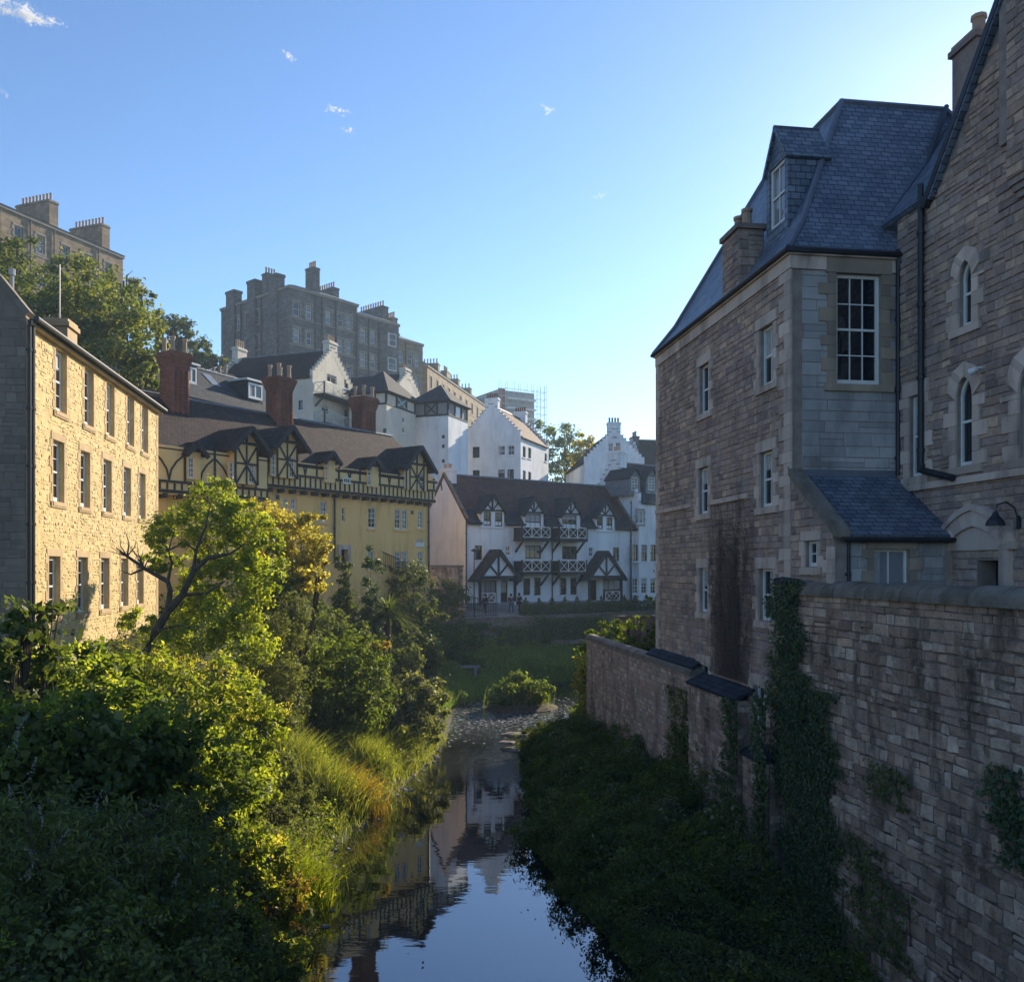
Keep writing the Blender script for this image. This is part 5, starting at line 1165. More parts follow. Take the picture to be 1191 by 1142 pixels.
    for o in (0, 1.1):
        for a in np.arange(-.5, 13.5, 1.9): sc.tube([G.p(a, 28, o), G.p(a, zE6+1.8, o)], .045, 4)
        for z in np.arange(zE6-9.5, zE6+1.6, 1.9): sc.tube([G.p(-.5, z, o), G.p(12.9, z, o)], .04, 4)
    for o in np.arange(0, 9, 1.9): sc.tube([G.p(12.9, 28, -o), G.p(12.9, zE6+1.8, -o)], .045, 4)
    for z in np.arange(zE6-9.5, zE6+1.6, 1.9): sc.tube([G.p(12.9, z, 1.1), G.p(12.9, z, -9)], .04, 4)
    S_ = sc.build('scaffolding', M['steel'], None); tag(S_, 'steel tube scaffolding in front of the apartment block on the skyline', 'scaffolding')
tenements()
# ------------------------------------------------------------------ foliage
def unit(v): return v/np.maximum(1e-9, np.linalg.norm(v, axis=1))[:, None]
def leaf_quads(P, size, rng, N=None, asp=.55, fold=.14, jit=.9, droop=0.0):
    n = len(P); nr = unit(rng.normal(size=(n, 3)))
    if N is not None: nr = unit(N+jit*nr)
    a = unit(np.cross(nr, rng.normal(size=(n, 3))))
    if droop: a = unit(a+np.array([0, 0, -droop])); nr = unit(nr-a*(nr*a).sum(1)[:, None])
    b = np.cross(nr, a); L = (size*(.55+.9*rng.random(n)))[:, None]
    m = P-a*L*.08
    return np.stack([P-a*L*.5, m+b*L*asp*.5+nr*L*fold, P+a*L*.5, m-b*L*asp*.5+nr*L*fold], 1)
def blob_points(blobs, n, rng, clump=.2, shell=.45, lobes=None):
    w = np.array([b[1][0]*b[1][2]+.3*b[1][0]*b[1][1] for b in blobs]); w = w/w.sum(); Ps, Ns = [], []
    for (c0, r), k in zip(blobs, w):
        nb = int(n*k)+4; m = lobes or max(7, int(nb/70)); r = np.array(r); d = unit(rng.normal(size=(m, 3)))
        rad = shell+(1-shell)*rng.random(m)**.6
        C = np.array(c0)+d*rad[:, None]*r*(.92+.2*rng.random((m, 1)))
        i = rng.integers(0, m, nb); cs = clump*r.mean()*(.5+.9*rng.random(m))
        off = rng.normal(size=(nb, 3))*cs[i][:, None]*np.array([1, 1, .75])
        Ps.append(C[i]+off); Ns.append(unit(d[i]*.8+unit(off)*.7+np.array([0, 0, .35])))
    return np.concatenate(Ps), np.concatenate(Ns)
def Bp(px, py, d, rx, ry, depth=None): 
    k = d/FP; p = at(px, d, py=py); return (tuple(p), (rx*k, (depth if depth else rx*k*.9), ry*k))
LEAFM = dict(
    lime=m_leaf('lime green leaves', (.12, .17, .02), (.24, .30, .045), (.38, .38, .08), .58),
    yellow=m_leaf('yellowing leaves', (.22, .21, .04), (.40, .36, .08), (.52, .43, .15), .55),
    mid=m_leaf('mid green leaves', (.05, .085, .018), (.12, .17, .032), (.20, .235, .055), .52),
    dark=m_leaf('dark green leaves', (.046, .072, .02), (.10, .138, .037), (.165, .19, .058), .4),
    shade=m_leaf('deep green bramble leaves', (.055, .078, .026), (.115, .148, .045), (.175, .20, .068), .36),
    olive=m_leaf('olive autumn leaves', (.065, .10, .028), (.135, .175, .045), (.24, .21, .08), .5),
    pale=m_leaf('pale variegated leaves', (.06, .085, .035), (.15, .17, .08), (.34, .34, .22), .4),
    soft=m_leaf('feathery pale leaves', (.07, .095, .04), (.15, .18, .075), (.22, .24, .11), .45),
    orange=m_leaf('russet dry leaves', (.15, .11, .025), (.28, .20, .05), (.36, .27, .09), .45),
    ivy=m_leaf('ivy leaves', (.03, .06, .024), (.06, .105, .038), (.11, .15, .05), .3, gloss=.03),
    ivylit=m_leaf('light ivy leaves', (.04, .065, .016), (.10, .13, .03), (.19, .20, .05), .4),
    grass=m_leaf('meadow grass blades', (.03, .055, .016), (.065, .095, .026), (.10, .12, .04), .4),
    meadow=m_leaf('lush meadow blades', (.10, .17, .04), (.18, .27, .07), (.25, .31, .10), .4),
    drygrass=m_leaf('sunlit bank grass', (.09, .13, .03), (.19, .23, .06), (.33, .31, .11), .5),
    twig=m_plain('dry creeper twigs', (.07, .05, .04), (.14, .10, .08), 6, .95, .2, 20, .5),
    flower=m_leaf('white flower spikes', (.24, .24, .22), (.36, .35, .33), None, .4, (1, 1, 1)))
def plant(name, label, cat, blobs, n, size, mat, seed, base=None, trunk=None, group=None, clump=.2, asp=.55, shell=.45, twigs=8, tr=.12, extra=(), droop=0.0, part='crown', skirt=True):
    rng = np.random.default_rng(seed)
    if 'tree' not in name and base is None and skirt:      # shrubs are leafy down to the ground
        low = []
        for b in blobs:
            g = terr1(Vector(b[0])); h = b[0][2]-b[1][2]*.5-g
            if h > .3: low.append(((b[0][0], b[0][1], g+h*.5), (b[1][0]*.85, b[1][1]*.85, h*.6)))
        n = int(n*(1+.5*len(low)/len(blobs))); allb = list(blobs)+low
    else: allb = blobs
    P, N = blob_points(allb, n, rng, clump, shell)
    c0 = np.mean([b[0] for b in blobs], 0)
    if base is None: base = Vector((c0[0], c0[1], 0)); base.z = terr1(base)-.1
    T = thing(name, label, cat, base, group)
    quads(part, leaf_quads(P, size, rng, N, asp, droop=droop), LEAFM[mat], T)
    for bl, nn, sz, mt in extra:
        P, N = blob_points(bl, nn, rng, clump, shell); quads('foliage', leaf_quads(P, sz, rng, N, asp), LEAFM[mt], T)
    mb = MB(); r = random.Random(seed)
    if 'tree' not in name: tr = min(tr, .045)
    if trunk is None:
        for b in blobs[:6]:
            e = Vector(b[0]); m1 = base.lerp(e, .45)+Vector((r.uniform(-.3, .3), r.uniform(-.3, .3), .1))
            mb.tube([base+Vector((r.uniform(-.2, .2), r.uniform(-.2, .2), 0)), m1, e], [tr, tr*.7, tr*.25], 7)
        for k in range(twigs):
            b = r.choice(blobs); e = Vector(b[0]); rr = b[1]
            t = e+Vector((r.uniform(-.9, .9)*rr[0], r.uniform(-.9, .9)*rr[1], r.uniform(-.3, .9)*rr[2]))
            mb.tube([e.lerp(base, .25), e.lerp(t, .5)+Vector((0, 0, .1)), t], [tr*.4, tr*.25, tr*.08], 5)
    else:
        for path, ra in trunk: mb.tube(path, ra, 8)
    mb.build('trunk' if 'tree' in name else 'stem', M['bark'], T)
    return T
def sprays(parent, blobs, n, mat, seed, L=(.5, 1.0), leaf=.09, asp=.35, pairs=9):
    """Arching leafy shoots that stand out of a bush."""
    rng = np.random.default_rng(seed); Q = []; mb = MB()
    for _ in range(n):
        c0, r = blobs[rng.integers(len(blobs))]; d = unit(rng.normal(size=(1, 3))*[1, 1, .4]+[0, -.25, .75])[0]; p0 = np.array(c0)+d*np.array(r)*.8; ln = rng.uniform(*L)
        out = unit(np.array([[d[0]+rng.normal(0, .3), d[1]+rng.normal(0, .3), .55+rng.random()*.6]]))[0]; pts = []
        for t in np.linspace(0, 1, 7): pts.append(p0+out*ln*t+np.array([d[0]*.3, d[1]*.3, -.45])*ln*t*t*rng.uniform(.6, 1.1))
        mb.tube([tuple(p) for p in pts[::2]], [.008, .006, .004, .002], 4, False)
        for t in np.linspace(.15, 1, pairs):
            i = min(5, int(t*6)); f = t*6-i; p = pts[i]*(1-f)+pts[i+1]*f; ax = unit((pts[i+1]-pts[i])[None])[0]; sd = unit(np.cross(ax, rng.normal(size=3))[None])[0]
            for sg in (-1, 1):
                a = unit((sd*sg+ax*.55+np.array([0, 0, -.15])+rng.normal(0, .15, 3))[None])[0]; nn = unit(np.cross(a, ax)[None])[0]; b = np.cross(nn, a); l = leaf*(1.1-.45*t)*rng.uniform(.7, 1.2)
                Q.append([p, p+a*l*.45+b*l*asp*.5, p+a*l, p+a*l*.45-b*l*asp*.5])
    quads('foliage', np.array(Q), LEAFM[mat], parent); mb.build('twigs', M['bark'], parent)
def big_trees():
    g = 'trees on the wooded slope'
    plant('broadleaf_tree', 'broad olive autumn tree behind the golden house roof', 'tree', [Bp(70, 385, 56, 55, 55), Bp(115, 375, 57, 55, 50), Bp(150, 405, 56, 42, 52), Bp(172, 440, 55, 26, 36), Bp(115, 430, 55, 45, 40), Bp(90, 335, 58, 42, 35), Bp(45, 420, 54, 40, 40)], 22000, .26, 'olive', 101, group=None, clump=.13, tr=.35)
    plant('broadleaf_tree', 'light green tree at the frame edge below the hillside terrace', 'tree', [Bp(-20, 300, 62, 55, 40), Bp(22, 300, 62, 30, 38), Bp(10, 350, 60, 50, 45), Bp(-60, 350, 60, 60, 60)], 9000, .28, 'ivylit', 102, clump=.14, tr=.35)
    plant('broadleaf_tree', 'loose twiggy tree top against the sky beside the hillside terrace', 'tree', [Bp(160, 350, 64, 22, 25), Bp(140, 330, 64, 20, 22), Bp(185, 375, 63, 16, 12)], 1900, .27, 'olive', 103, clump=.2, tr=.25, twigs=18)
    plant('broadleaf_tree', 'dark tree rising beside the end of the hillside terrace', 'tree', [Bp(205, 388, 100, 20, 20), Bp(186, 378, 100, 14, 14), Bp(214, 405, 100, 14, 14)], 3500, .42, 'shade', 104, clump=.16, tr=.3)
    plant('broadleaf_tree', 'dark bushy tree between the terrace and the massive tenement', 'tree', [Bp(238, 412, 104, 20, 16), Bp(250, 425, 104, 16, 18), Bp(225, 425, 104, 16, 16)], 3000, .42, 'dark', 105, clump=.16, tr=.3)
    plant('broadleaf_tree', 'dark slender tree beside the red roofed crow stepped house', 'tree', [Bp(630, 512, 135, 20, 24), Bp(622, 545, 132, 16, 25)], 3200, .42, 'mid', 106, clump=.15, tr=.3)
    plant('broadleaf_tree', 'tall pale tree in the middle of the gap between white gables', 'tree', [Bp(660, 512, 138, 17, 24), Bp(657, 540, 136, 22, 28)], 3200, .42, 'soft', 107, clump=.15, tr=.3)
    plant('broadleaf_tree', 'golden green tree touching the white gable with black pots', 'tree', [Bp(680, 522, 128, 12, 18), Bp(672, 545, 126, 14, 18)], 2200, .4, 'yellow', 108, clump=.15, tr=.25)
    for k, (X, Y, s) in enumerate(((19, 47, 1.0), (27, 62, 1.3), (34, 76, 1.4), (23, 38, 1.0))):  # unseen trees added to cast shade over the right bank and meadow
        p = rw(X, Y); p.z = terr1(p)
        plant('broadleaf_tree', ['tall unseen tree added for shade behind the tall stone house', 'large unseen tree added for shade beyond the tall stone house', 'large unseen tree added for shade by the upstream river bend', 'unseen tree added for shade close behind the tall stone house'][k], 'tree', [((p.x, p.y, p.z+7*s), (3.2*s, 3.2*s, 3*s)), ((p.x+1, p.y+1, p.z+10*s), (2.4*s, 2.4*s, 2.6*s)), ((p.x-1.0, p.y-1, p.z+4.5*s), (2.8*s, 2.8*s, 2*s))], 7000, .35, 'mid', 120+k, clump=.2, tr=.3)
big_trees()
def bank_tree():
    d = 28.2
    q = lambda x, y, dd=0: at(x, d+dd, py=y)
    base = q(160, 800); base.z = terr1(base)-.1
    tk = [([base, q(168, 761), q(181, 734), q(195, 711), q(212, 692), q(225, 664), q(242, 649), q(268, 644), q(285, 632)], [.2, .17, .15, .13, .11, .09, .07, .05, .02]),
          ([q(195, 711), q(198, 687), q(195, 676), q(168, 661), q(148, 647), q(135, 637)], [.11, .09, .08, .06, .045, .015]),
          ([q(168, 661), q(152, 668, .4), q(140, 664, .5)], [.05, .03, .01]), ([q(148, 647), q(150, 632), q(146, 618)], [.035, .02, .008]), ([q(195, 676), q(200, 655), q(196, 640, -.3), q(205, 610)], [.06, .045, .03, .01]),
          ([q(225, 664), q(228, 640), q(240, 610), q(246, 580)], [.07, .05, .035, .01]), ([q(181, 734), q(205, 727, -.4), q(225, 730, -.5)], [.05, .035, .01]), ([q(212, 692), q(240, 690, .3), q(262, 676, .5)], [.06, .04, .012])]
    rr = random.Random(4)
    for k in range(26):
        a = (rr.choice([(148, 647), (168, 661), (196, 640), (242, 649), (228, 640), (262, 676)])); x, y = a
        e = (x+rr.uniform(-26, 26), y+rr.uniform(-32, 8)); dz = rr.uniform(-.6, .6)
        tk.append(([q(x, y), q((x+e[0])/2+rr.uniform(-4, 4), (y+e[1])/2, dz*.5), q(*e, dz)], [.022, .014, .005]))
    plant('bank_tree', 'leaning dark branched tree with yellow green leaves before the golden house', 'tree', [Bp(245, 600, 30, 40, 34), Bp(205, 615, 29.6, 36, 28), Bp(175, 635, 29.8, 18, 16), Bp(270, 640, 30, 34, 34), Bp(225, 655, 30.2, 30, 22), Bp(285, 605, 30.5, 30, 24), Bp(262, 705, 29.5, 42, 36), Bp(230, 735, 29, 44, 34), Bp(285, 745, 29.5, 34, 36), Bp(185, 655, 29.5, 22, 16), Bp(300, 670, 30, 26, 40), Bp(200, 755, 29.8, 30, 26), Bp(250, 570, 30.5, 24, 16), Bp(215, 700, 30.3, 30, 26), Bp(168, 725, 30, 26, 22), Bp(240, 680, 29.5, 30, 26), Bp(310, 640, 31, 24, 30), Bp(160, 780, 27, 34, 24)], 30000, .13, 'lime', 201, base=base, trunk=tk, clump=.15)
    plant('bank_tree', 'yellow leaved tree beside the timbered building', 'tree', [Bp(325, 612, 40, 34, 20), Bp(350, 636, 39, 30, 24), Bp(310, 640, 39, 28, 22), Bp(372, 664, 39, 14, 30), Bp(345, 670, 38, 26, 20), Bp(380, 640, 39.5, 8, 16), Bp(360, 610, 40, 18, 14), Bp(300, 600, 40, 24, 20)], 14000, .16, 'yellow', 202, clump=.15, extra=[([Bp(312, 665, 38, 26, 30), Bp(330, 690, 38, 26, 22)], 2500, .17, 'dark')])
    plant('bush', 'soft grey green conical bush standing in front of the yellow leaved tree', 'bush', [Bp(335, 760, 35, 30, 40), Bp(338, 722, 35.5, 24, 34), Bp(322, 790, 34, 32, 30)], 9000, .14, 'soft', 203, clump=.13, asp=.3)
    plant('bush', 'dense dark bush mass under the yellow leaved tree', 'bush', [Bp(305, 715, 36.5, 30, 30), Bp(318, 690, 37, 30, 26), Bp(360, 720, 42, 26, 45)], 6000, .16, 'dark', 204, clump=.15)
    plant('bush', 'round dark bush with russet topped leaves by the water', 'bush', [Bp(408, 765, 40, 46, 30), Bp(385, 790, 39, 36, 36), Bp(430, 795, 40, 32, 34), Bp(400, 825, 38.5, 50, 26)], 11000, .17, 'mid', 205, clump=.14, extra=[([Bp(438, 748, 40, 20, 10)], 300, .16, 'orange')])
    plant('bush', 'pale variegated bush overhanging the riffle', 'bush', [Bp(478, 808, 43, 30, 24), Bp(448, 822, 42, 30, 28), Bp(502, 815, 44, 18, 24), Bp(470, 840, 41.5, 34, 14)], 7500, .19, 'pale', 206, clump=.16)
    for k, (x, y, rx, ry, dd, m, lab) in enumerate(((400, 685, 13, 42, 53, 'ivylit', 'ivy clad post column with sunlit edge below the timbered building'), (431, 688, 17, 46, 55, 'ivy', 'broader dark ivy column beside the street lamp'))):
        plant('ivy_column', lab, 'ivy', [Bp(x, y-ry*.5, dd, rx*.8, ry*.55), Bp(x, y+ry*.3, dd, rx, ry*.6), Bp(x+2, y+ry*.8, dd, rx*1.1, ry*.45)], 3800, .2, m, 210+k, clump=.16, twigs=3)
    sh = [(455, 750, 54, 38, 24, 'shade', 'low dark shrub below the spiky palm'), (492, 752, 58, 24, 18, 'dark', 'dark rounded shrub by the meadow edge'), (395, 735, 48, 30, 26, 'shade', 'dark shrub at the foot of the ivy columns'), (538, 745, 64, 22, 11, 'dark', 'small dark shrub on the meadow bank'), (515, 690, 66, 26, 18, 'shade', 'dark creeper shrub against the garden wall'), (470, 668, 62, 26, 14, 'shade', 'low hedge of dark shrub under the ground floor windows'), (490, 715, 60, 30, 22, 'shade', 'dark garden shrub between palm and iron railing'), (425, 795, 45, 26, 26, 'shade', 'shadowy shrub beside the round bush'), (620, 722, 76, 26, 7, 'dark', 'trailing plants on the terrace wall below the steps')]
    for k, (x, y, dd, rx, ry, m, lab) in enumerate(sh):
        plant('shrub', lab, 'shrub', [Bp(x, y, dd, rx, ry), Bp(x-rx*.5, y+ry*.3, dd-.5, rx*.6, ry*.8), Bp(x+rx*.5, y+ry*.2, dd-.3, rx*.6, ry*.8)], 3600, .2, m, 230+k, clump=.17, twigs=3)
    # spiky garden palm
    base = at(452, 54); base.z = terr1(base); T = thing('cordyline_palm', 'spiky dark palm with long arching leaves in the garden', 'palm', base)
    top = at(452, 54, py=712); rng = random.Random(9); V = []
    for k in range(230):
        a = rng.uniform(0, 6.283); el = rng.uniform(-.2, 1.35); Ln = rng.uniform(1.5, 2.6); d0 = Vector((math.cos(a)*math.cos(el), math.sin(a)*math.cos(el), math.sin(el))); sd = Vector((-math.sin(a), math.cos(a), 0))
        pts = []
        for j in range(5):
            t = j/4; p = top+d0*Ln*t+Vector((0, 0, -1.0*t*t*Ln*.45)); w = .05*(1-t*.9); pts.append((p-sd*w, p+sd*w))
        for j in range(4): V.append([pts[j][0], pts[j][1], pts[j+1][1], pts[j+1][0]])
    quads('crown', np.array([[tuple(p) for p in q] for q in V]), LEAFM['dark'], T); m = MB(); m.tube([base, top], [.18, .12], 8); m.build('trunk', M['bark'], T)
bank_tree()
def near_bushes():
    # sunlit shrubs in the middle, dark ones close to the bridge
    lit = [('lit green bramble heap at the foot of the golden house', [Bp(60, 775, 20, 60, 32), Bp(20, 800, 19, 50, 36), Bp(110, 800, 19, 50, 36), Bp(150, 830, 18, 50, 34)], 13000, .15, 'mid'),
           ('bright yellow green shrub below the leaning tree', [Bp(200, 800, 25, 50, 34), Bp(255, 800, 26, 42, 36), Bp(170, 770, 25, 40, 22), Bp(250, 850, 24, 40, 36), Bp(300, 850, 25, 34, 40)], 15000, .14, 'lime'),
           ('leafy green shrub with lit tips beside the bright yellow green one', [Bp(215, 880, 20, 50, 40), Bp(265, 920, 20, 42, 44), Bp(160, 880, 18, 46, 34), Bp(240, 960, 19, 42, 40)], 13000, .14, 'mid'),
           ('pale tufted willow herb at the water edge', [Bp(345, 925, 29, 28, 24), Bp(318, 900, 28, 28, 26), Bp(330, 960, 27, 26, 22), Bp(300, 950, 25, 26, 26)], 8000, .14, 'soft'),
           ('shrub with sunlit rim hanging over the dark water', [Bp(320, 1010, 21, 24, 34), Bp(335, 1060, 20, 22, 40), Bp(330, 1110, 19, 26, 34), Bp(290, 1000, 20, 30, 34)], 8500, .13, 'lime'),
           ('russet seeding dock plants by the water', [Bp(345, 1040, 19.5, 14, 20), Bp(320, 1040, 20, 16, 20)], 1500, .1, 'orange')]
    for k, (lab, bl, n, s, m) in enumerate(lit):
        T = plant('bush', lab, 'bush', bl, n, s, m, 300+k, clump=(.15, .13, .17, .12, .15, .15)[k], asp=(.7, .5, .6, .3, .55, .4)[k])
        sprays(T, bl, (60, 70, 60, 60, 40, 16)[k], ('lime', 'yellow', 'lime', 'soft', 'yellow', 'orange')[k], 360+k, (.4, .9), (.13, .11, .14, .09, .12, .07)[k], (.5, .35, .6, .25, .45, .4)[k])
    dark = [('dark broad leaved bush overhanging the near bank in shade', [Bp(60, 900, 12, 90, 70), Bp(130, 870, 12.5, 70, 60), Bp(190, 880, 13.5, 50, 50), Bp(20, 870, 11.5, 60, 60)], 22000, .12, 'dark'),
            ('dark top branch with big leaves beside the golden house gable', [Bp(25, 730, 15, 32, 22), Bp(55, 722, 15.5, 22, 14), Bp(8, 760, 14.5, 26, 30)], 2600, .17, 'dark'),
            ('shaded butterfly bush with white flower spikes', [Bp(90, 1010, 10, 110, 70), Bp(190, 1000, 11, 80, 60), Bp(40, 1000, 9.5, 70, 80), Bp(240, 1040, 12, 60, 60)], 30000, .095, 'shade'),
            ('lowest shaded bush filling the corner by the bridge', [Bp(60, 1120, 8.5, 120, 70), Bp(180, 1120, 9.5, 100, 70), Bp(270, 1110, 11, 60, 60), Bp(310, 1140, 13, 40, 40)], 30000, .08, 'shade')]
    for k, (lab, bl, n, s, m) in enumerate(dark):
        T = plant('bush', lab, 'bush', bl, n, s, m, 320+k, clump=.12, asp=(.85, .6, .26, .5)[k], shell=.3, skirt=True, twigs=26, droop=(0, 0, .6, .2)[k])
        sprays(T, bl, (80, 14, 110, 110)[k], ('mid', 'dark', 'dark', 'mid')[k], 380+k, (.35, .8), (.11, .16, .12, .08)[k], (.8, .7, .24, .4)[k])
        if 'butterfly' in lab:
            rng = np.random.default_rng(5)
            for x, y, dd in [(20, 850, 9.5), (35, 905, 9.6), (12, 930, 9.2), (50, 960, 9.2), (60, 985, 9.2), (45, 1000, 9), (180, 995, 10), (200, 1030, 10.2), (225, 1065, 10.6), (240, 1070, 10.8), (145, 1035, 9.4), (15, 870, 9.4), (215, 1000, 10.6), (265, 960, 11.8), (30, 1020, 8.8), (110, 940, 9.9), (250, 1100, 10.6)]:
                t = np.linspace(0, 1, 34); dirn = np.array([rng.uniform(-.5, .6), rng.uniform(-.5, .1), rng.uniform(.3, .9)]); dirn /= np.linalg.norm(dirn)
                P = np.array(at(x, dd, py=y))+np.outer(t*rng.uniform(.18, .3), dirn)+rng.normal(size=(34, 3))*(.018*(1-t*.8))[:, None]
                quads('flower_spike', leaf_quads(P, .026, rng), LEAFM['flower'], T)
near_bushes()
def clumps_on(fn, n, size, rng, hgt, mat, name, label, kind='stuff', cat='undergrowth', asp=.55, mound=None):
    """Ground cover: leaves scattered through a low uneven layer over the terrain; fn gives (x,y) candidates."""
    xy = fn(n*3, rng); xy = xy[:n*3]
    X = xy[:, 0]*RX.x+xy[:, 1]*RX.y; Y = xy[:, 0]*RV.x+xy[:, 1]*RV.y
    h = hgt*(.35+.65*np.abs(np.sin(X*1.3+1.7*np.sin(Y*.7))*np.cos(Y*.9+1.3*np.sin(X*.8)))+.25*np.sin(X*3.1+Y*2.3))
    h = h*np.where(X > 3, np.clip((Y-14)/9, .25, 1), 1)
    e = np.maximum(0, river_e(X, Y)+.4); h = h*np.minimum(1, .4+.5*e)
    z = terr(xy[:, 0], xy[:, 1])+h*rng.random(len(xy))**.45
    P = np.column_stack([xy, np.maximum(z, .05)])[:n]
    N = np.tile([0, 0, 1.0], (len(P), 1))
    o = quads(name, leaf_quads(P, size, rng, N, asp, jit=1.1), LEAFM[mat]); tag(o, label, cat, None, kind); return o
def in_rv(x0, x1, y0, y1, cond=None):
    def f(n, rng):
        X = rng.uniform(x0, x1, n*3); Y = rng.uniform(y0, y1, n*3)
        if cond is not None: k = cond(X, Y); X, Y = X[k], Y[k]
        return np.column_stack([X*RX.x+Y*RV.x, X*RX.y+Y*RV.y])
    return f
def blades(fn, n, h, w, rng, mat, name, label, lean=.35, kind='stuff', cat='grass', z0=0.0, parent=None):
    xy = fn(n, rng)[:n]; n = len(xy); z = terr(xy[:, 0], xy[:, 1])-.03+z0; B = np.column_stack([xy, np.maximum(z, -.1)])
    a = rng.uniform(0, 6.283, n); H = h*(.5+.9*rng.random(n)); s = np.column_stack([np.cos(a), np.sin(a), np.zeros(n)])*w*.5
    l = rng.normal(size=(n, 3))*lean*H[:, None]; l[:, 2] = H; m = l*.55; m[:, :2] *= .5
    V1 = np.stack([B-s, B+s, B+m+s*.8, B+m-s*.8], 1); V2 = np.stack([B+m-s*.8, B+m+s*.8, B+l+s*.15, B+l-s*.15], 1)
    o = quads(name, np.concatenate([V1, V2]), LEAFM[mat], parent)
    if label: tag(o, label, cat, None, kind)
    return o
def hummocks(n, x0, x1, y0, y1, emin, rr, per, size, mat, seed, label, droop=0.0, asp=.5, emax=99):
    """Uneven rounded heaps of weeds on a bank, one mass nobody could count."""
    rng = np.random.default_rng(seed); bl = []
    while len(bl) < n:
        X, Y = rng.uniform(x0, x1), rng.uniform(y0, y1); e = float(river_e(np.array([X]), np.array([Y]))[0])
        if e < emin or e > emax: continue
        p = rw(X, Y); r = rng.uniform(*rr)*(float(np.clip((Y-12)/10, .4, 1)) if X > 3 else 1); z = max(.1, terr1(p)); bl.append(((p.x, p.y, z+r*rng.uniform(.3, .8)), (r, r, r*rng.uniform(.7, 1.3))))
    P, N = blob_points(bl, n*per, rng, .2, .4); o = quads('undergrowth', leaf_quads(P, size, rng, N, asp, droop=droop), LEAFM[mat]); tag(o, label, 'undergrowth', None, 'stuff'); return o, bl
def covers():
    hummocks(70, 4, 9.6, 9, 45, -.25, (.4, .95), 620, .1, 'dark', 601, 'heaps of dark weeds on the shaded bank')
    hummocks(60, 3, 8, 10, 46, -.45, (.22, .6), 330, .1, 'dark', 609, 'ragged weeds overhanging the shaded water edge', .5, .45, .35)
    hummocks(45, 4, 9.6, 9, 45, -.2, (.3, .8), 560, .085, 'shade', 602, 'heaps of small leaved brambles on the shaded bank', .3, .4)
    hummocks(34, 4, 9.6, 12, 45, .1, (.4, 1.0), 520, .12, 'mid', 603, 'brighter leafy heaps on the shaded bank')
    o, bl = hummocks(30, 4, 9.6, 11, 45, .1, (.4, .95), 480, .1, 'soft', 607, 'taller nettles with pale tops on the shaded bank', .4, .35)
    sprays(o, bl, 150, 'soft', 671, (.5, 1.1), .13, .4, 8); sprays(o, bl, 120, 'mid', 672, (.3, .7), .2, .55, 5)
    hummocks(16, 4.5, 9.6, 14, 45, .3, (.3, .7), 260, .14, 'pale', 608, 'pale flowering heaps on the shaded bank')
    hummocks(40, -4, 3, 22, 46, -.05, (.3, .75), 520, .085, 'soft', 604, 'feathery green heaps on the sunlit bank', .2, .35)
    hummocks(22, -4, 3, 22, 46, .2, (.3, .7), 480, .1, 'lime', 605, 'bright leafy heaps on the sunlit bank')
    hummocks(60, 4, 20, 58, 74, .3, (.5, 1.1), 300, .2, 'meadow', 606, 'low leafy clumps on the shaded meadow slope')
    rng = np.random.default_rng(77)
    e = lambda X, Y: river_e(X, Y)
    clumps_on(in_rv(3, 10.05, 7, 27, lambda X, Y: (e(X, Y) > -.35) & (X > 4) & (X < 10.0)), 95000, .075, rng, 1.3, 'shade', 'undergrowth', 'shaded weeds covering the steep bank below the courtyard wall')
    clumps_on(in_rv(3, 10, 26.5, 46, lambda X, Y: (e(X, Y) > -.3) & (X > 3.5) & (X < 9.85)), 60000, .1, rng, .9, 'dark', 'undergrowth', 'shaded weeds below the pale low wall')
    clumps_on(in_rv(4.5, 9.5, 18, 44, lambda X, Y: (e(X, Y) > .6) & (np.sin(X*2.1+Y*.6)+np.sin(Y*.83) > 1.05)), 1500, .16, rng, 1.35, 'pale', 'undergrowth', 'pale flowering weeds scattered on the shaded bank')
    clumps_on(in_rv(-13, 3, 6, 30, lambda X, Y: (e(X, Y) > -.1) & (X < 1)), 26000, .15, rng, .9, 'mid', 'undergrowth', 'low green weeds between the bushes near the bridge')
    clumps_on(in_rv(-14, 4, 28, 62, lambda X, Y: (e(X, Y) > .2) & (X < 4)), 22000, .18, rng, .6, 'dark', 'undergrowth', 'low dark growth on the bank below the timbered building')
    blades(in_rv(-6, 3.5, 21, 47, lambda X, Y: (e(X, Y) > -.05) & (e(X, Y) < 3.6) & (X < 4)), 9000, .42, .03, rng, 'drygrass', 'grass', 'sunlit yellow green grass along the water edge')
    mead = lambda n, r: (lambda px, d: np.column_stack([(px-CX)/FP*d, d]))(r.uniform(490, 760, n), r.uniform(52, 77, n))
    def mead2(n, r):
        q = mead(n*2, r); X = q[:, 0]*RX.x+q[:, 1]*RX.y; Y = q[:, 0]*RV.x+q[:, 1]*RV.y; return q[(river_e(X, Y) > .2)]
    blades(mead2, 60000, .55, .05, rng, 'meadow', 'meadow_grass', 'shaded green meadow sloping from the terrace to the river')
    # tufts at the bank, one thing each
    g = 'grass tufts leaning over the water'
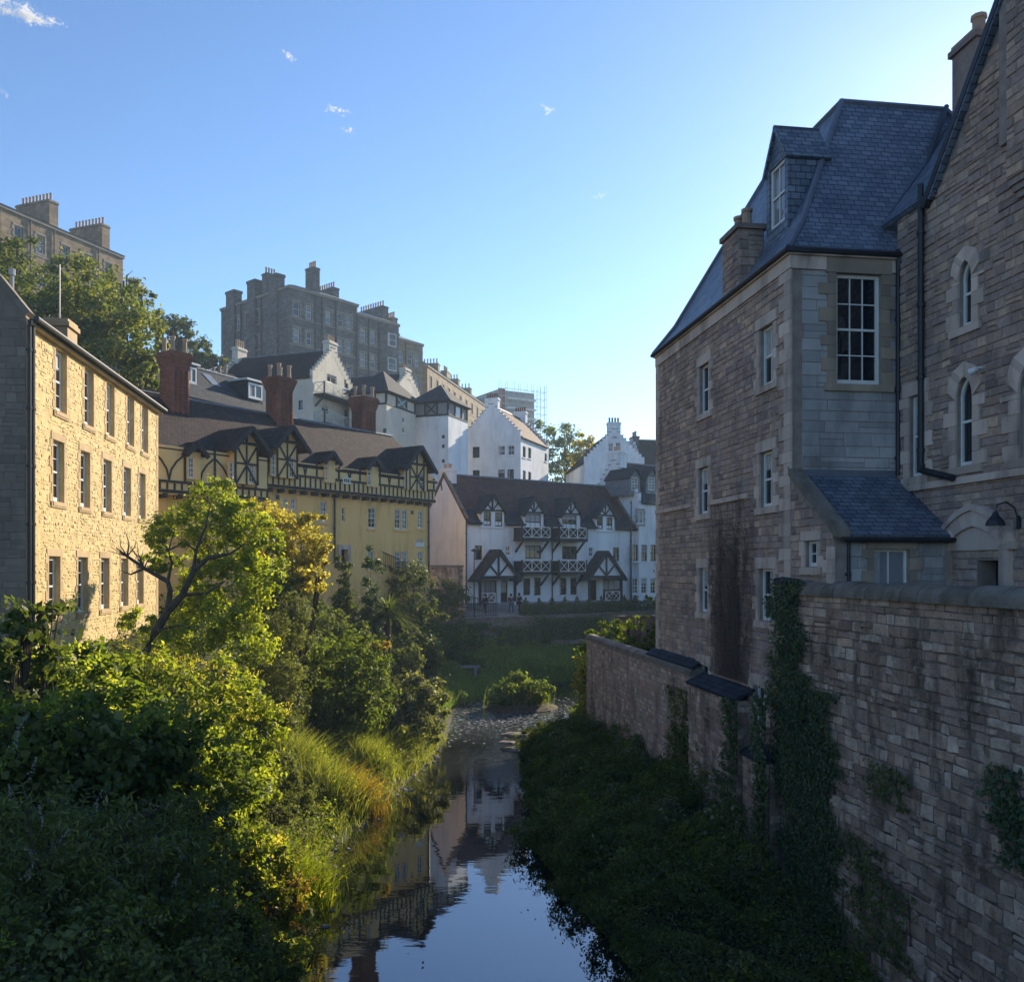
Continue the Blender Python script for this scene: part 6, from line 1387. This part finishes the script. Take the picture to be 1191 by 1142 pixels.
    for k, (x, y, d, m, hh, lab) in enumerate(((415, 930, 33, 'orange', .8, 'russet yellow grass tuft leaning over the water'), (430, 893, 37, 'drygrass', .9, 'pale yellow grass tuft just upstream of the russet one'), (462, 872, 41, 'drygrass', .8, 'small bright tuft where the bank meets the riffle'), (385, 905, 32, 'drygrass', 1.0, 'tall yellow tuft behind the russet one'), (352, 880, 33, 'drygrass', 1.0, 'wide feathery tuft under the conical bush'), (345, 990, 24, 'lime', .8, 'lime green tuft on the gravel edge'))):
        p = at(x, d); r = np.random.default_rng(400+k); p.z = max(.02, terr1(p)); T = thing('grass_tuft', lab, 'grass tuft', p, None)
        f = lambda n, r_, p=p: np.column_stack([p.x+r_.normal(0, .45, n), p.y+r_.normal(0, .45, n)])
        blades(f, 1700, hh, .03, r, m, 'blade_clump', None, .5, parent=T)
        P = np.array([[p.x, p.y, p.z+.35]])+r.normal(size=(900, 3))*[.5, .5, .25]; quads('foliage', leaf_quads(P, .1, r), LEAFM['lime' if m != 'orange' else 'orange'], T)
    # island in the riffle
    p = at(606, 57.5); p.z = .25; T = thing('island_shrub', 'tall grassy shrub on the small island in the riffle', 'shrub', p); r = np.random.default_rng(9)
    P, N = blob_points([Bp(592, 812, 57, 24, 15), Bp(620, 808, 57.5, 26, 17), Bp(605, 798, 58, 20, 14)], 5500, r, .18); quads('foliage', leaf_quads(P, .2, r, N), LEAFM['mid'], T)
    f = lambda n, r_: np.column_stack([p.x+r_.normal(0, .62, n), p.y+r_.normal(0, .62, n)])
    blades(f, 1500, 1.25, .045, r, 'olive', 'blade_clump', None, .2, parent=T)
    m = MB(); m.lathe((p.x, p.y, 0), [(2.6, -.4), (2.4, .05), (1.6, .3), (.3, .45)], 14); o = m.build('island', M['bark'], None); tag(o, 'low earth islet in the riffle', 'islet', kind='structure')
covers()
def ivy(F, regions, n, size, mat, name, label, seed, off=.0, cat='ivy', strands=0):
    """Leaves hung over parts of a wall: regions are photo polygons [(px,py)...] of convex quads projected on the wall."""
    rng = np.random.default_rng(seed); P = []
    A = [abs((r[2]-r[0])*(r[3]-r[1])) for r in regions]; A = np.array(A)/sum(A)
    for r, k in zip(regions, A):
        a0, a1, z0, z1 = F.rect(r, off); m = int(n*k)
        s = rng.uniform(0, 1, m); t = rng.uniform(0, 1, m)
        s = s+.12*np.sin(t*9+seed)+rng.normal(0, .07, m)
        o = off+.02+np.abs(rng.normal(0, .07, m))+.1*np.abs(np.sin(s*5+t*11))
        for a, z, oo in zip(a0+(a1-a0)*s, z0+(z1-z0)*t, o): P.append(tuple(F.p(a, z, oo)))
    P = np.array(P); N = np.tile(tuple(F.n), (len(P), 1))+np.array([0, 0, .4])
    base = Vector(P[P[:, 2].argmin()]); T = thing(name, label, cat, base)
    quads('foliage', leaf_quads(P, size, rng, N, .8, jit=.55, droop=.5), LEAFM[mat], T)
    mb = MB(); rr = random.Random(seed)
    for r in regions:
        a0, a1, z0, z1 = F.rect(r, off)
        for k in range(3):
            a = rr.uniform(a0, a1); mb.tube([F.p(a, z0, off+.02), F.p(a+rr.uniform(-.15, .15), (z0+z1)/2, off+.03), F.p(a+rr.uniform(-.2, .2), z1, off+.02)], [.025, .018, .008], 5)
    mb.build('stem', M['bark'], T)
def ivies():
    ivy(FCW, [(902, 674, 936, 780), (902, 780, 944, 890), (925, 800, 972, 900), (915, 880, 975, 1010), (925, 1000, 980, 1080)], 26000, .07, 'ivy', 'ivy', 'thick dark ivy column climbing the end of the courtyard wall', 501)
    ivy(FCW, [(1155, 890, 1191, 960), (1170, 930, 1215, 1010)], 900, .09, 'ivy', 'ivy', 'small ivy patch on the courtyard wall at the frame edge', 502)
    ivy(FCW, [(985, 975, 1030, 1020), (1000, 1020, 1060, 1110), (960, 1060, 1010, 1142)], 1600, .09, 'shade', 'ivy', 'hanging weeds low on the courtyard wall', 503)
    ivy(FCW, [(1015, 890, 1060, 935)], 350, .08, 'shade', 'ivy', 'small green tuft growing from a joint in the courtyard wall', 504)
    ivy(FLW, [(782, 800, 806, 900), (796, 860, 830, 930), (788, 850, 812, 900)], 2600, .1, 'ivylit', 'ivy', 'ragged green ivy on the downstream end of the pale low wall', 505)
    ivy(Fr(rw(9.75, 27.9), -RV), [(846, 812, 862, 900), (836, 900, 862, 960)], 1400, .1, 'ivy', 'ivy', 'ivy strands on the stone buttress with slate cap', 506)
    ivy(Fr(rw(9.8, 23.6), -RV), [(882, 810, 896, 1000)], 1500, .1, 'ivy', 'ivy', 'narrow ivy strand on the lowest buttress', 507)
    # leafless creeper on the tall house: wandering stems with side twigs
    rng = random.Random(8); a0, a1, z0, z1 = FRv.rect(c(8, 190, 505, 325, 1075)); T = thing('creeper', 'leafless brown creeper covering part of the tall house wall', 'creeper', FRv.p(a0, z0, .05)); V = []
    for k in range(150):
        a = a0+(a1-a0)*(.5+rng.gauss(0, .2)); z = z0; top = z0+(z1-z0)*min(1, rng.uniform(.35, 1.12)); w = .012; dx = rng.gauss(0, .05)
        while z < top:
            l = rng.uniform(.15, .35); dx = .7*dx+rng.gauss(0, .05); o = rng.uniform(.05, .1)
            if not a0-.15 < a < a1+.1: dx = -.3*dx-.04*(1 if a > a1 else -1)
            b = a+dx; w = max(.004, w*.97)
            V.append([FRv.p(a-w, z, o), FRv.p(a+w, z, o), FRv.p(b+w, z+l, o+.01), FRv.p(b-w, z+l, o+.01)])
            for s in range(2):
                if rng.random() < .75:
                    q = rng.choice((-1, 1)); L2 = rng.uniform(.1, .3); h = rng.uniform(.02, .22); y = z+l*rng.random()
                    V.append([FRv.p(b, y, o), FRv.p(b, y+.012, o), FRv.p(b+q*L2, y+h+.006, o+.05), FRv.p(b+q*L2, y+h, o+.05)])
            a = b; z += l
    quads('twigs', np.array([[tuple(p) for p in q] for q in V]), LEAFM['twig'], T)
    # plants beyond the end of the low wall
    plant('bush', 'rounded clipped bush with lit top behind the end of the pale low wall', 'bush', [Bp(705, 738, 48, 26, 18), Bp(692, 748, 48, 20, 16), Bp(718, 750, 47.5, 20, 16)], 6000, .13, 'mid', 520, clump=.14)
    plant('bush', 'golden leaved shrub hanging over the river end of the low wall', 'bush', [Bp(680, 772, 46, 13, 16), Bp(676, 795, 46, 13, 16), Bp(686, 755, 46.5, 9, 10)], 1500, .17, 'yellow', 521, clump=.2)
    plant('bush', 'leafy garden plant with sunlit leaves between low wall and tall house', 'bush', [Bp(746, 722, 46, 10, 9), Bp(730, 726, 47, 8, 8)], 500, .17, 'lime', 522, clump=.25)
    plant('bush', 'dark rose bush filling the garden corner behind the low wall', 'bush', [Bp(745, 748, 44, 22, 14), Bp(760, 740, 44, 14, 16), Bp(730, 752, 45, 16, 10)], 3500, .14, 'dark', 523, clump=.15)
ivies()
# ------------------------------------------------------------------ terrace, people, lamps, stones, clouds
def terrace():
    F = Fr(FSJ['front'].p(-9, 0, 3.6), uJ); L = 36; zt = 4.85
    T = thing('terrace_wall', 'dark stone retaining wall between the meadow and the white row', 'wall', F.p(L/2, 3, 0))
    m = MB(); m.fbox(F, 0, L, 2.4, zt, -.4, 0); w = m.build('wall', M['mortar'], T); st = MB(); stones(st, F, 0, L, 2.8, zt, [], (.2, .3), (.3, .7), (.01, .04), seed=61); st.build('rubble_facing', M['gable'], w)
    MB().fbox(F, -.1, L+.1, zt, zt+.12, -.45, .06).build('coping', M['cope'], T)
    pm = MB(); pm.poly([F.p(0, zt+.06, -.4), F.p(L, zt+.06, -.4), F.p(L, zt+.5, -3.7), F.p(0, zt+.5, -3.7)]); o = pm.build('path', M['concrete']); tag(o, 'narrow paved path in front of the white row', 'path', kind='structure')
    # hedge with its clipped points
    rng = np.random.default_rng(4); a0 = F.hit(606, 712, -.9)[0]; a1 = a0+17
    H = thing('hedge', 'long dark clipped hedge in front of the white row', 'hedge', F.p((a0+a1)/2, zt+.1, -.9)); n = 9000
    P = [F.p(a, zt+.1+z, o) for a, z, o in zip(rng.uniform(a0, a1, n), rng.uniform(0, .95, n), -.9+rng.uniform(-.4, .4, n))]
    for k in np.arange(a0+.5, a1, 1.45):
        for _ in range(150): t = rng.random(); P.append(F.p(k+rng.normal(0, .22)*(1-t), zt+.95+t*.65, -.9+rng.normal(0, .22)*(1-t)))
    quads('foliage', leaf_quads(np.array([tuple(p) for p in P]), .15, rng), LEAFM['shade'], H)
    # rough wall below the orange gable, garden steps
    G = Fr(at(494, 69.5), uJ); T = thing('garden_wall', 'dark rough stone wall beneath the ochre lit gable', 'wall', G.p(2, 5, 0))
    m = MB(); m.fbox(G, 0, 3.6, 4.8, 9.05, -.6, 0); w = m.build('wall', M['mortar'], T); st = MB(); stones(st, G, 0, 3.6, 5, 9.0, [], (.2, .3), (.3, .6), (.02, .05), seed=62); st.build('rubble_facing', M['rubble'], w); MB().fbox(G, -.05, 3.65, 9.05, 9.2, -.65, .06).build('coping', M['cope'], T)
    # iron railings
    def railing(p0, p1, h, lab, n):
        T = thing('iron_railing', lab, 'railing', p0.lerp(p1, .5)); m = MB(); Z = Vector((0, 0, h)); m.tube([p0+Z, p1+Z], .03, 5); m.tube([p0+Z*.15, p1+Z*.15], .025, 5); m.build('rail', M['black'], T); b = MB()
        for k in range(n+1):
            q = p0.lerp(p1, k/n); b.tube([q, q+Z*1.08], .018, 4)
        b.build('baluster', M['black'], T)
    railing(F.p(5.0, zt+.12, -.15), F.p(9.6, zt+.12, -.15), 1.15, 'black iron railing on the terrace wall near the two people', 26)
    railing(at(430, 60, py=652), at(497, 64, py=680), .95, 'sloping iron railing in front of the timbered building', 30)
    railing(at(500, 67, py=700), at(562, 71, py=712), 1.0, 'low iron railing between garden and riverside path', 26)
    b = at(520, 62, py=732); b.z = terr1(b)-.1; B = thing('stone_bench', 'pale stone slab bench at the edge of the garden', 'bench', b); fr = Fr(b, dirv(70)); m = MB(); m.fbox(fr, 0, 2.4, b.z+.32, b.z+.45, -.5, 0); m.build('seat', M['concrete'], B)
    for a in (.2, 2.0): m = MB(); m.fbox(fr, a, a+.2, b.z-.3, b.z+.318, -.45, -.05); m.build('leg', M['concrete'], B)
    # small wall behind the garden plants
    q = Fr(rw(13.3, 50), RX); T = thing('garden_wall', 'low garden wall behind the sunlit plants beside the tall house', 'wall', q.p(3, 4, 0)); m = MB(); m.fbox(q, 0, 8, 2, 6.1, -.35, 0); w = m.build('wall', M['mortar'], T); st = MB(); stones(st, q, 0, 8, 3, 6.1, [], (.18, .26), (.25, .5), (.01, .03), seed=63); st.build('rubble_facing', M['gable'], w); MB().fbox(q, 0, 8, 6.1, 6.22, -.4, .05).build('coping', M['cope'], T)
    return F, zt
FT, ZT = terrace()
def skin_mesh(name, verts, edges, rad, mat, parent):
    me = bpy.data.meshes.new(name); me.from_pydata([tuple(v) for v in verts], edges, []); me.materials.append(mat)
    o = bpy.data.objects.new(name, me); COL.objects.link(o); o.parent = parent
    o.modifiers.new('skin', 'SKIN'); o.modifiers.new('sub', 'SUBSURF').render_levels = 1
    for v, r in zip(me.skin_vertices[0].data, rad): v.radius = (r, r) if not isinstance(r, tuple) else r
    me.skin_vertices[0].data[0].use_root = True
    return o
def person(pos, rot, label, coat, trou, hair, stride=.12, arm=0.0, hold=None):
    T = thing('person', label, 'person', pos); T.rotation_euler = (0, 0, rot)
    K = dict(pel=(0, 0, .95), wst=(0, 0, 1.1), chs=(0, 0, 1.32), nk=(0, 0, 1.47), hd=(0, -.02, 1.58), ht=(0, -.01, 1.7))
    for s, sd in (('l', -1), ('r', 1)):
        st = stride*sd
        K['hip'+s] = (sd*.1, 0, .9); K['kn'+s] = (sd*.11, -st*.6-.03, .5); K['an'+s] = (sd*.11, -st, .09); K['to'+s] = (sd*.12, -st-.17, .04)
        K['sh'+s] = (sd*.19, 0, 1.4); K['el'+s] = (sd*.26, st*.5-arm*.1, 1.13); K['wr'+s] = (sd*.26, st*.9-.06-arm*.28, .9+arm*.15); K['hn'+s] = (sd*.25, st*.9-.1-arm*.34, .82+arm*.18)
    names = list(K); idx = {k: i for i, k in enumerate(names)}
    E = [('pel', 'wst'), ('wst', 'chs'), ('chs', 'nk'), ('nk', 'hd'), ('hd', 'ht')]
    for s in 'lr': E += [('pel', 'hip'+s), ('hip'+s, 'kn'+s), ('kn'+s, 'an'+s), ('an'+s, 'to'+s), ('chs', 'sh'+s), ('sh'+s, 'el'+s), ('el'+s, 'wr'+s), ('wr'+s, 'hn'+s)]
    R = dict(pel=.13, wst=.12, chs=.14, nk=.05, hd=.095, ht=.07)
    for s in 'lr': R.update({'hip'+s: .09, 'kn'+s: .06, 'an'+s: .045, 'to'+s: .035, 'sh'+s: .06, 'el'+s: .045, 'wr'+s: .032, 'hn'+s: .035})
    skin_mesh('body', [K[k] for k in names], [(idx[a], idx[b]) for a, b in E], [R[k] for k in names], M['skin'], T)
    cn = ['pel', 'wst', 'chs']+[x+s for s in 'lr' for x in ('sh', 'el', 'wr')]; ci = {k: i for i, k in enumerate(cn)}
    skin_mesh('jacket', [K[k] for k in cn], [(ci[a], ci[b]) for a, b in E if a in ci and b in ci], [R[k]*1.22 for k in cn], coat, T)
    tn = ['pel']+[x+s for s in 'lr' for x in ('hip', 'kn', 'an')]; ti = {k: i for i, k in enumerate(tn)}
    skin_mesh('trousers', [K[k] for k in tn], [(ti[a], ti[b]) for a, b in E if a in ti and b in ti], [R[k]*1.2 for k in tn], trou, T)
    m = MB(); m.lathe((0, .02, 1.5), [(.07, .0), (.115, .08), (.118, .18), (.06, .245), (.01, .255)], 10); m.build('hair', hair, None).parent = T
    if hold: m = MB(); m.hexa([Vector(p)+Vector((.3, -.12, .78)) for p in ((-.05, -.1, 0), (.05, -.1, 0), (.05, .1, 0), (-.05, .1, 0), (-.05, -.1, .3), (.05, -.1, .3), (.05, .1, .3), (-.05, .1, .3))]); b = m.build('shoulder_bag', M['white'], None); b.location = (0, 0, 0); mw = Vector(pos); tag(b, 'white bag hanging at the side of the person with jeans', 'bag'); b.location = mw; b.rotation_euler = (0, 0, rot)
def people():
    M['skin'] = m_plain('skin', (.42, .26, .19), (.5, .32, .24), 4, .6, .05, 20); M['jeans'] = m_plain('blue denim', (.05, .08, .17), (.07, .11, .22), 6, .9, .2, 30); M['dcoat'] = m_plain('dark jacket cloth', (.018, .018, .022), (.03, .03, .035), 6, .9, .2, 30); M['gcoat'] = m_plain('grey top cloth', (.05, .05, .06), (.08, .08, .09), 6, .9, .2, 30); M['hair'] = m_plain('dark hair', (.012, .01, .008), (.03, .024, .02), 9, .6, .3, 40)
    for px, py, off, rot, lab, ct, tr, hold in ((594.5, 713, -1.6, .3, 'person in dark top and blue jeans with a white bag on the riverside path', 'gcoat', 'jeans', True), (564.5, 711, -1.8, -.8, 'person in dark clothes standing before the timber porch railing', 'dcoat', 'dcoat', False), (604, 711, -1.9, 2.2, 'person bending slightly beside the hedge end in black jacket', 'dcoat', 'dcoat', False)):
        a, z = FT.hit(px, py, off); p = FT.p(a, ZT+.06+.44*(-off-.4)/3.3, off); person(p, rot, lab, M[ct], M[tr], M['hair'], .14, .6 if 'bend' in lab else .1, hold)
people()
def street_bits():
    p = at(418, 61); p.z = terr1(p); zt = at(418, 61, py=586).z
    T = thing('street_lamp', 'black street lamp with box on its post before the timbered building', 'street lamp', p)
    m = MB(); m.tube([p, p+Vector((0, 0, 1)), Vector((p.x, p.y, zt-.5))], [.1, .07, .05], 8); m.lathe((p.x, p.y, p.z), [(.16, 0), (.14, .5), (.08, .7)], 8); m.build('post', M['black'], T)
    m = MB(); m.lathe((p.x, p.y, zt-.5), [(.1, 0), (.26, .5), (.3, .55), (.1, .72), (.03, .85)], 8); m.build('lantern', M['black'], T); m = MB(); m.lathe((p.x, p.y, zt-.46), [(.11, 0.0), (.27, .44)], 8); m.build('lantern_glass', M['glass_pale'], T)
    z1, z0 = at(418, 61, py=618).z, at(418, 61, py=630).z; m = MB(); m.obox((p.x+.06, p.y-.1), Vector((1, 0, 0)), .17, .1, z0, z1); m.build('control_box', M['black'], T)
    p = at(551.5, 71.5); p.z = 5; zt = at(551, 71.5, py=641).z; T = thing('street_lamp', 'thin lamp post in front of the first timber porch', 'street lamp', p); m = MB(); m.tube([p, Vector((p.x, p.y, zt))], [.06, .04], 6); m.build('post', M['black'], T); m = MB(); m.lathe((p.x, p.y, zt-.05), [(.06, 0), (.3, .1), (.28, .16), (.05, .25)], 8); m.build('lamp_head', M['black'], T)
    # stones in the riffle and along the gravel edge
    rng = np.random.default_rng(12); V = []
    def lump(p, r, fl=.5):
        d = [(1, 0, 0), (0, 1, 0), (-1, 0, 0), (0, -1, 0)]; k = rng.uniform(.6, 1.2, 10)
        ring = [np.array(p)+np.array([x*math.cos(.5*j)-y*math.sin(.5*j), x*math.sin(.5*j)+y*math.cos(.5*j), 0])*r*k[i] for i, (x, y, _) in enumerate(d) for j in (0,)]
        top = [np.array(p)+(q-np.array(p))*.55+np.array([0, 0, r*fl*k[4+i]]) for i, q in enumerate(ring)]; low = [q-np.array([0, 0, r*.5]) for q in ring]
        for a in range(4): b = (a+1) % 4; V.append([ring[a], ring[b], top[b], top[a]]); V.append([low[a], low[b], ring[b], ring[a]])
        V.append(top)
    n = 0
    while n < 330:
        X, Y = rng.uniform(1, 15), rng.uniform(45, 62); e = float(river_e(np.array([X]), np.array([Y]))[0])
        if e < .6 and (rng.random() < .6 or e > -1.2): p = rw(X, Y, -.03+.0*e); lump(tuple(p), rng.uniform(.06, .22), .3); n += 1
    for _ in range(800):
        Y = rng.uniform(22, 46); X = rng.uniform(-3, 4); e = float(river_e(np.array([X]), np.array([Y]))[0])
        if -.5 < e < .7 and X < 3.5: p = rw(X, Y, max(-.02, .3*e)); lump(tuple(p), rng.uniform(.05, .17))
    o = quads('river_stones', np.array(V), m_plain('wet grey river stones', (.12, .115, .11), (.30, .29, .28), 3, .8, .4, 12, .6, spec=.15)); tag(o, 'wet stones and gravel in the riffle and along the edge', 'stones', None, 'stuff')
    for k, (x, y, d, s, lab) in enumerate(((607, 872, 44.2, .62, 'flat pale slab at the tail of the riffle'), (590, 866, 46, .3, 'small dark boulder breaking the water below the riffle'), (603, 855, 48, .55, 'flat brown slab above the pale one'))):
        p = at(x, d); B_ = MB(); r2 = random.Random(k); n = 12; i0 = 0; prof = [(1.0, -.3), (1.05, .0), (.98, .09), (.8, .16), (.35, .2)]; ph = [r2.uniform(.75, 1.2) for _ in range(n)]
        B_.v = [(p.x+s*1.5*pr*ph[j]*math.cos(6.283*j/n), p.y+s*1.0*pr*ph[j]*math.sin(6.283*j/n), s*zz*1.3+r2.uniform(-.02, .02)) for pr, zz in prof for j in range(n)]
        B_.f = [(a*n+j, a*n+(j+1) % n, (a+1)*n+(j+1) % n, (a+1)*n+j) for a in range(4) for j in range(n)]+[tuple(range(4*n, 5*n))]
        o = B_.build('boulder', M['cope' if k != 1 else 'mortar']); tag(o, lab, 'boulder')
street_bits()
def floating_leaves():
    rng = np.random.default_rng(15); P = []
    while len(P) < 150:
        Y = rng.uniform(14, 44); X = rng.uniform(-3, 7); e = float(river_e(np.array([X]), np.array([Y]))[0])
        if -3 < e < -.05 and rng.random() < math.exp(e*.9)+.05: p = rw(X, Y, .012); P.append(tuple(p))
    P = np.array(P); a = rng.uniform(0, 6.28, len(P)); u = np.column_stack([np.cos(a), np.sin(a), 0*a]); v = np.column_stack([-np.sin(a), np.cos(a), 0*a]); L = rng.uniform(.02, .055, len(P))[:, None]
    o = quads('floating_leaves', np.stack([P-u*L, P+v*L*.6, P+u*L, P-v*L*.6], 1), LEAFM['orange']); tag(o, 'fallen leaves drifting on the dark water', 'leaves', None, 'stuff')
floating_leaves()
def climbers():
    for k, (x0, y0, x1, y1, n, lab) in enumerate(((500, 726, 560, 748, 1800, 'climber hanging over the terrace wall below the iron railing'), (640, 718, 700, 742, 1500, 'green creeper on the terrace wall under the hedge'), (705, 722, 760, 745, 1300, 'creeper on the terrace wall next to the garden plants'), (575, 728, 632, 750, 1500, 'dark climber on the terrace wall below the two people'))):
        ivy(FT, [(x0, y0, x1, y1)], n, .2, 'shade' if k % 2 else 'ivy', 'climber', lab, 540+k, .05, 'climber')
climbers()
def clouds():
    t = NT('thin cloud'); d = t.n('BsdfDiffuse', Color=(.95, .95, .95, 1)); tr = t.n('BsdfTranslucent', Color=(.95, .95, .95, 1)); mx = t.n('MixShader', Fac=.5, i1=d.outputs[0], i2=tr.outputs[0]); tp = t.n('BsdfTransparent'); m2 = t.n('MixShader', Fac=.11, i1=tp.outputs[0], i2=mx.outputs[0]); t.t.links.new(m2.outputs[0], t.out.inputs[0])
    rng = np.random.default_rng(31); D = 4000
    for px, py, L, w, ang, n, lab in ((20, 14, 46, 10, -24, 3600, 'largest wispy white cloud at the corner of the sky'), (335, 64, 9, 3.5, -55, 260, 'small white cloud wisp alone above the grey tenement'), (392, 129, 15, 3.4, -20, 300, 'thin slanting cloud wisp above a smaller one'), (407.5, 151.5, 8, 3, -8, 180, 'tiny cloud wisp just under the slanting one'), (637, 126.5, 8, 3.5, -30, 200, 'tiny white cloud wisp alone in mid sky'), (699, 228, 9, 3, 10, 80, 'faint cloud speck low in the sky'), (-2, 104, 12, 5, -20, 120, 'faint cloud edge under the largest cloud')):
        a = math.radians(ang); k = D/FP; nc = 16
        cx = rng.normal(0, .5, nc)*L; cy = rng.normal(0, .55, nc)*w; i = rng.integers(0, nc, n)
        x = cx[i]+rng.normal(0, .22, n)*L*rng.random(n); y = cy[i]+rng.normal(0, .4, n)*w*rng.random(n)
        X = px+x*math.cos(a)+y*math.sin(a); Y = py-x*math.sin(a)+y*math.cos(a); d = D+rng.normal(0, 1, n)*w*k
        P = np.column_stack([(X-CX)/FP*d, d, ZC+(HY-Y)/FP*d])
        T = thing('cloud', lab, 'cloud', tuple(P.mean(0))); T['kind'] = 'thing'
        quads('vapour', leaf_quads(P, min(2.4, w*.6)*k*1.2, rng, None, .8), t.m, T)
clouds()
# ------------------------------------------------------------------ the air between near and far things
def haze():
    m = MB(); x0, x1, y0, y1, z0, z1 = -900, 900, -620, 900, -6, 68
    m.hexa([Vector(p) for p in ((x0, y0, z0), (x1, y0, z0), (x1, y1, z0), (x0, y1, z0), (x0, y0, z1), (x1, y0, z1), (x1, y1, z1), (x0, y1, z1))])
    t = NT('pale valley air'); v = t.n('VolumePrincipled', Density=.0006); v.inputs['Color'].default_value = (.60, .79, 1, 1); v.inputs['Anisotropy'].default_value = .25
    t.t.links.new(v.outputs[0], t.out.inputs['Volume'])
    o = m.build('haze', t.m); tag(o, 'thin bluish haze filling the valley', 'haze', None, 'stuff')
haze()
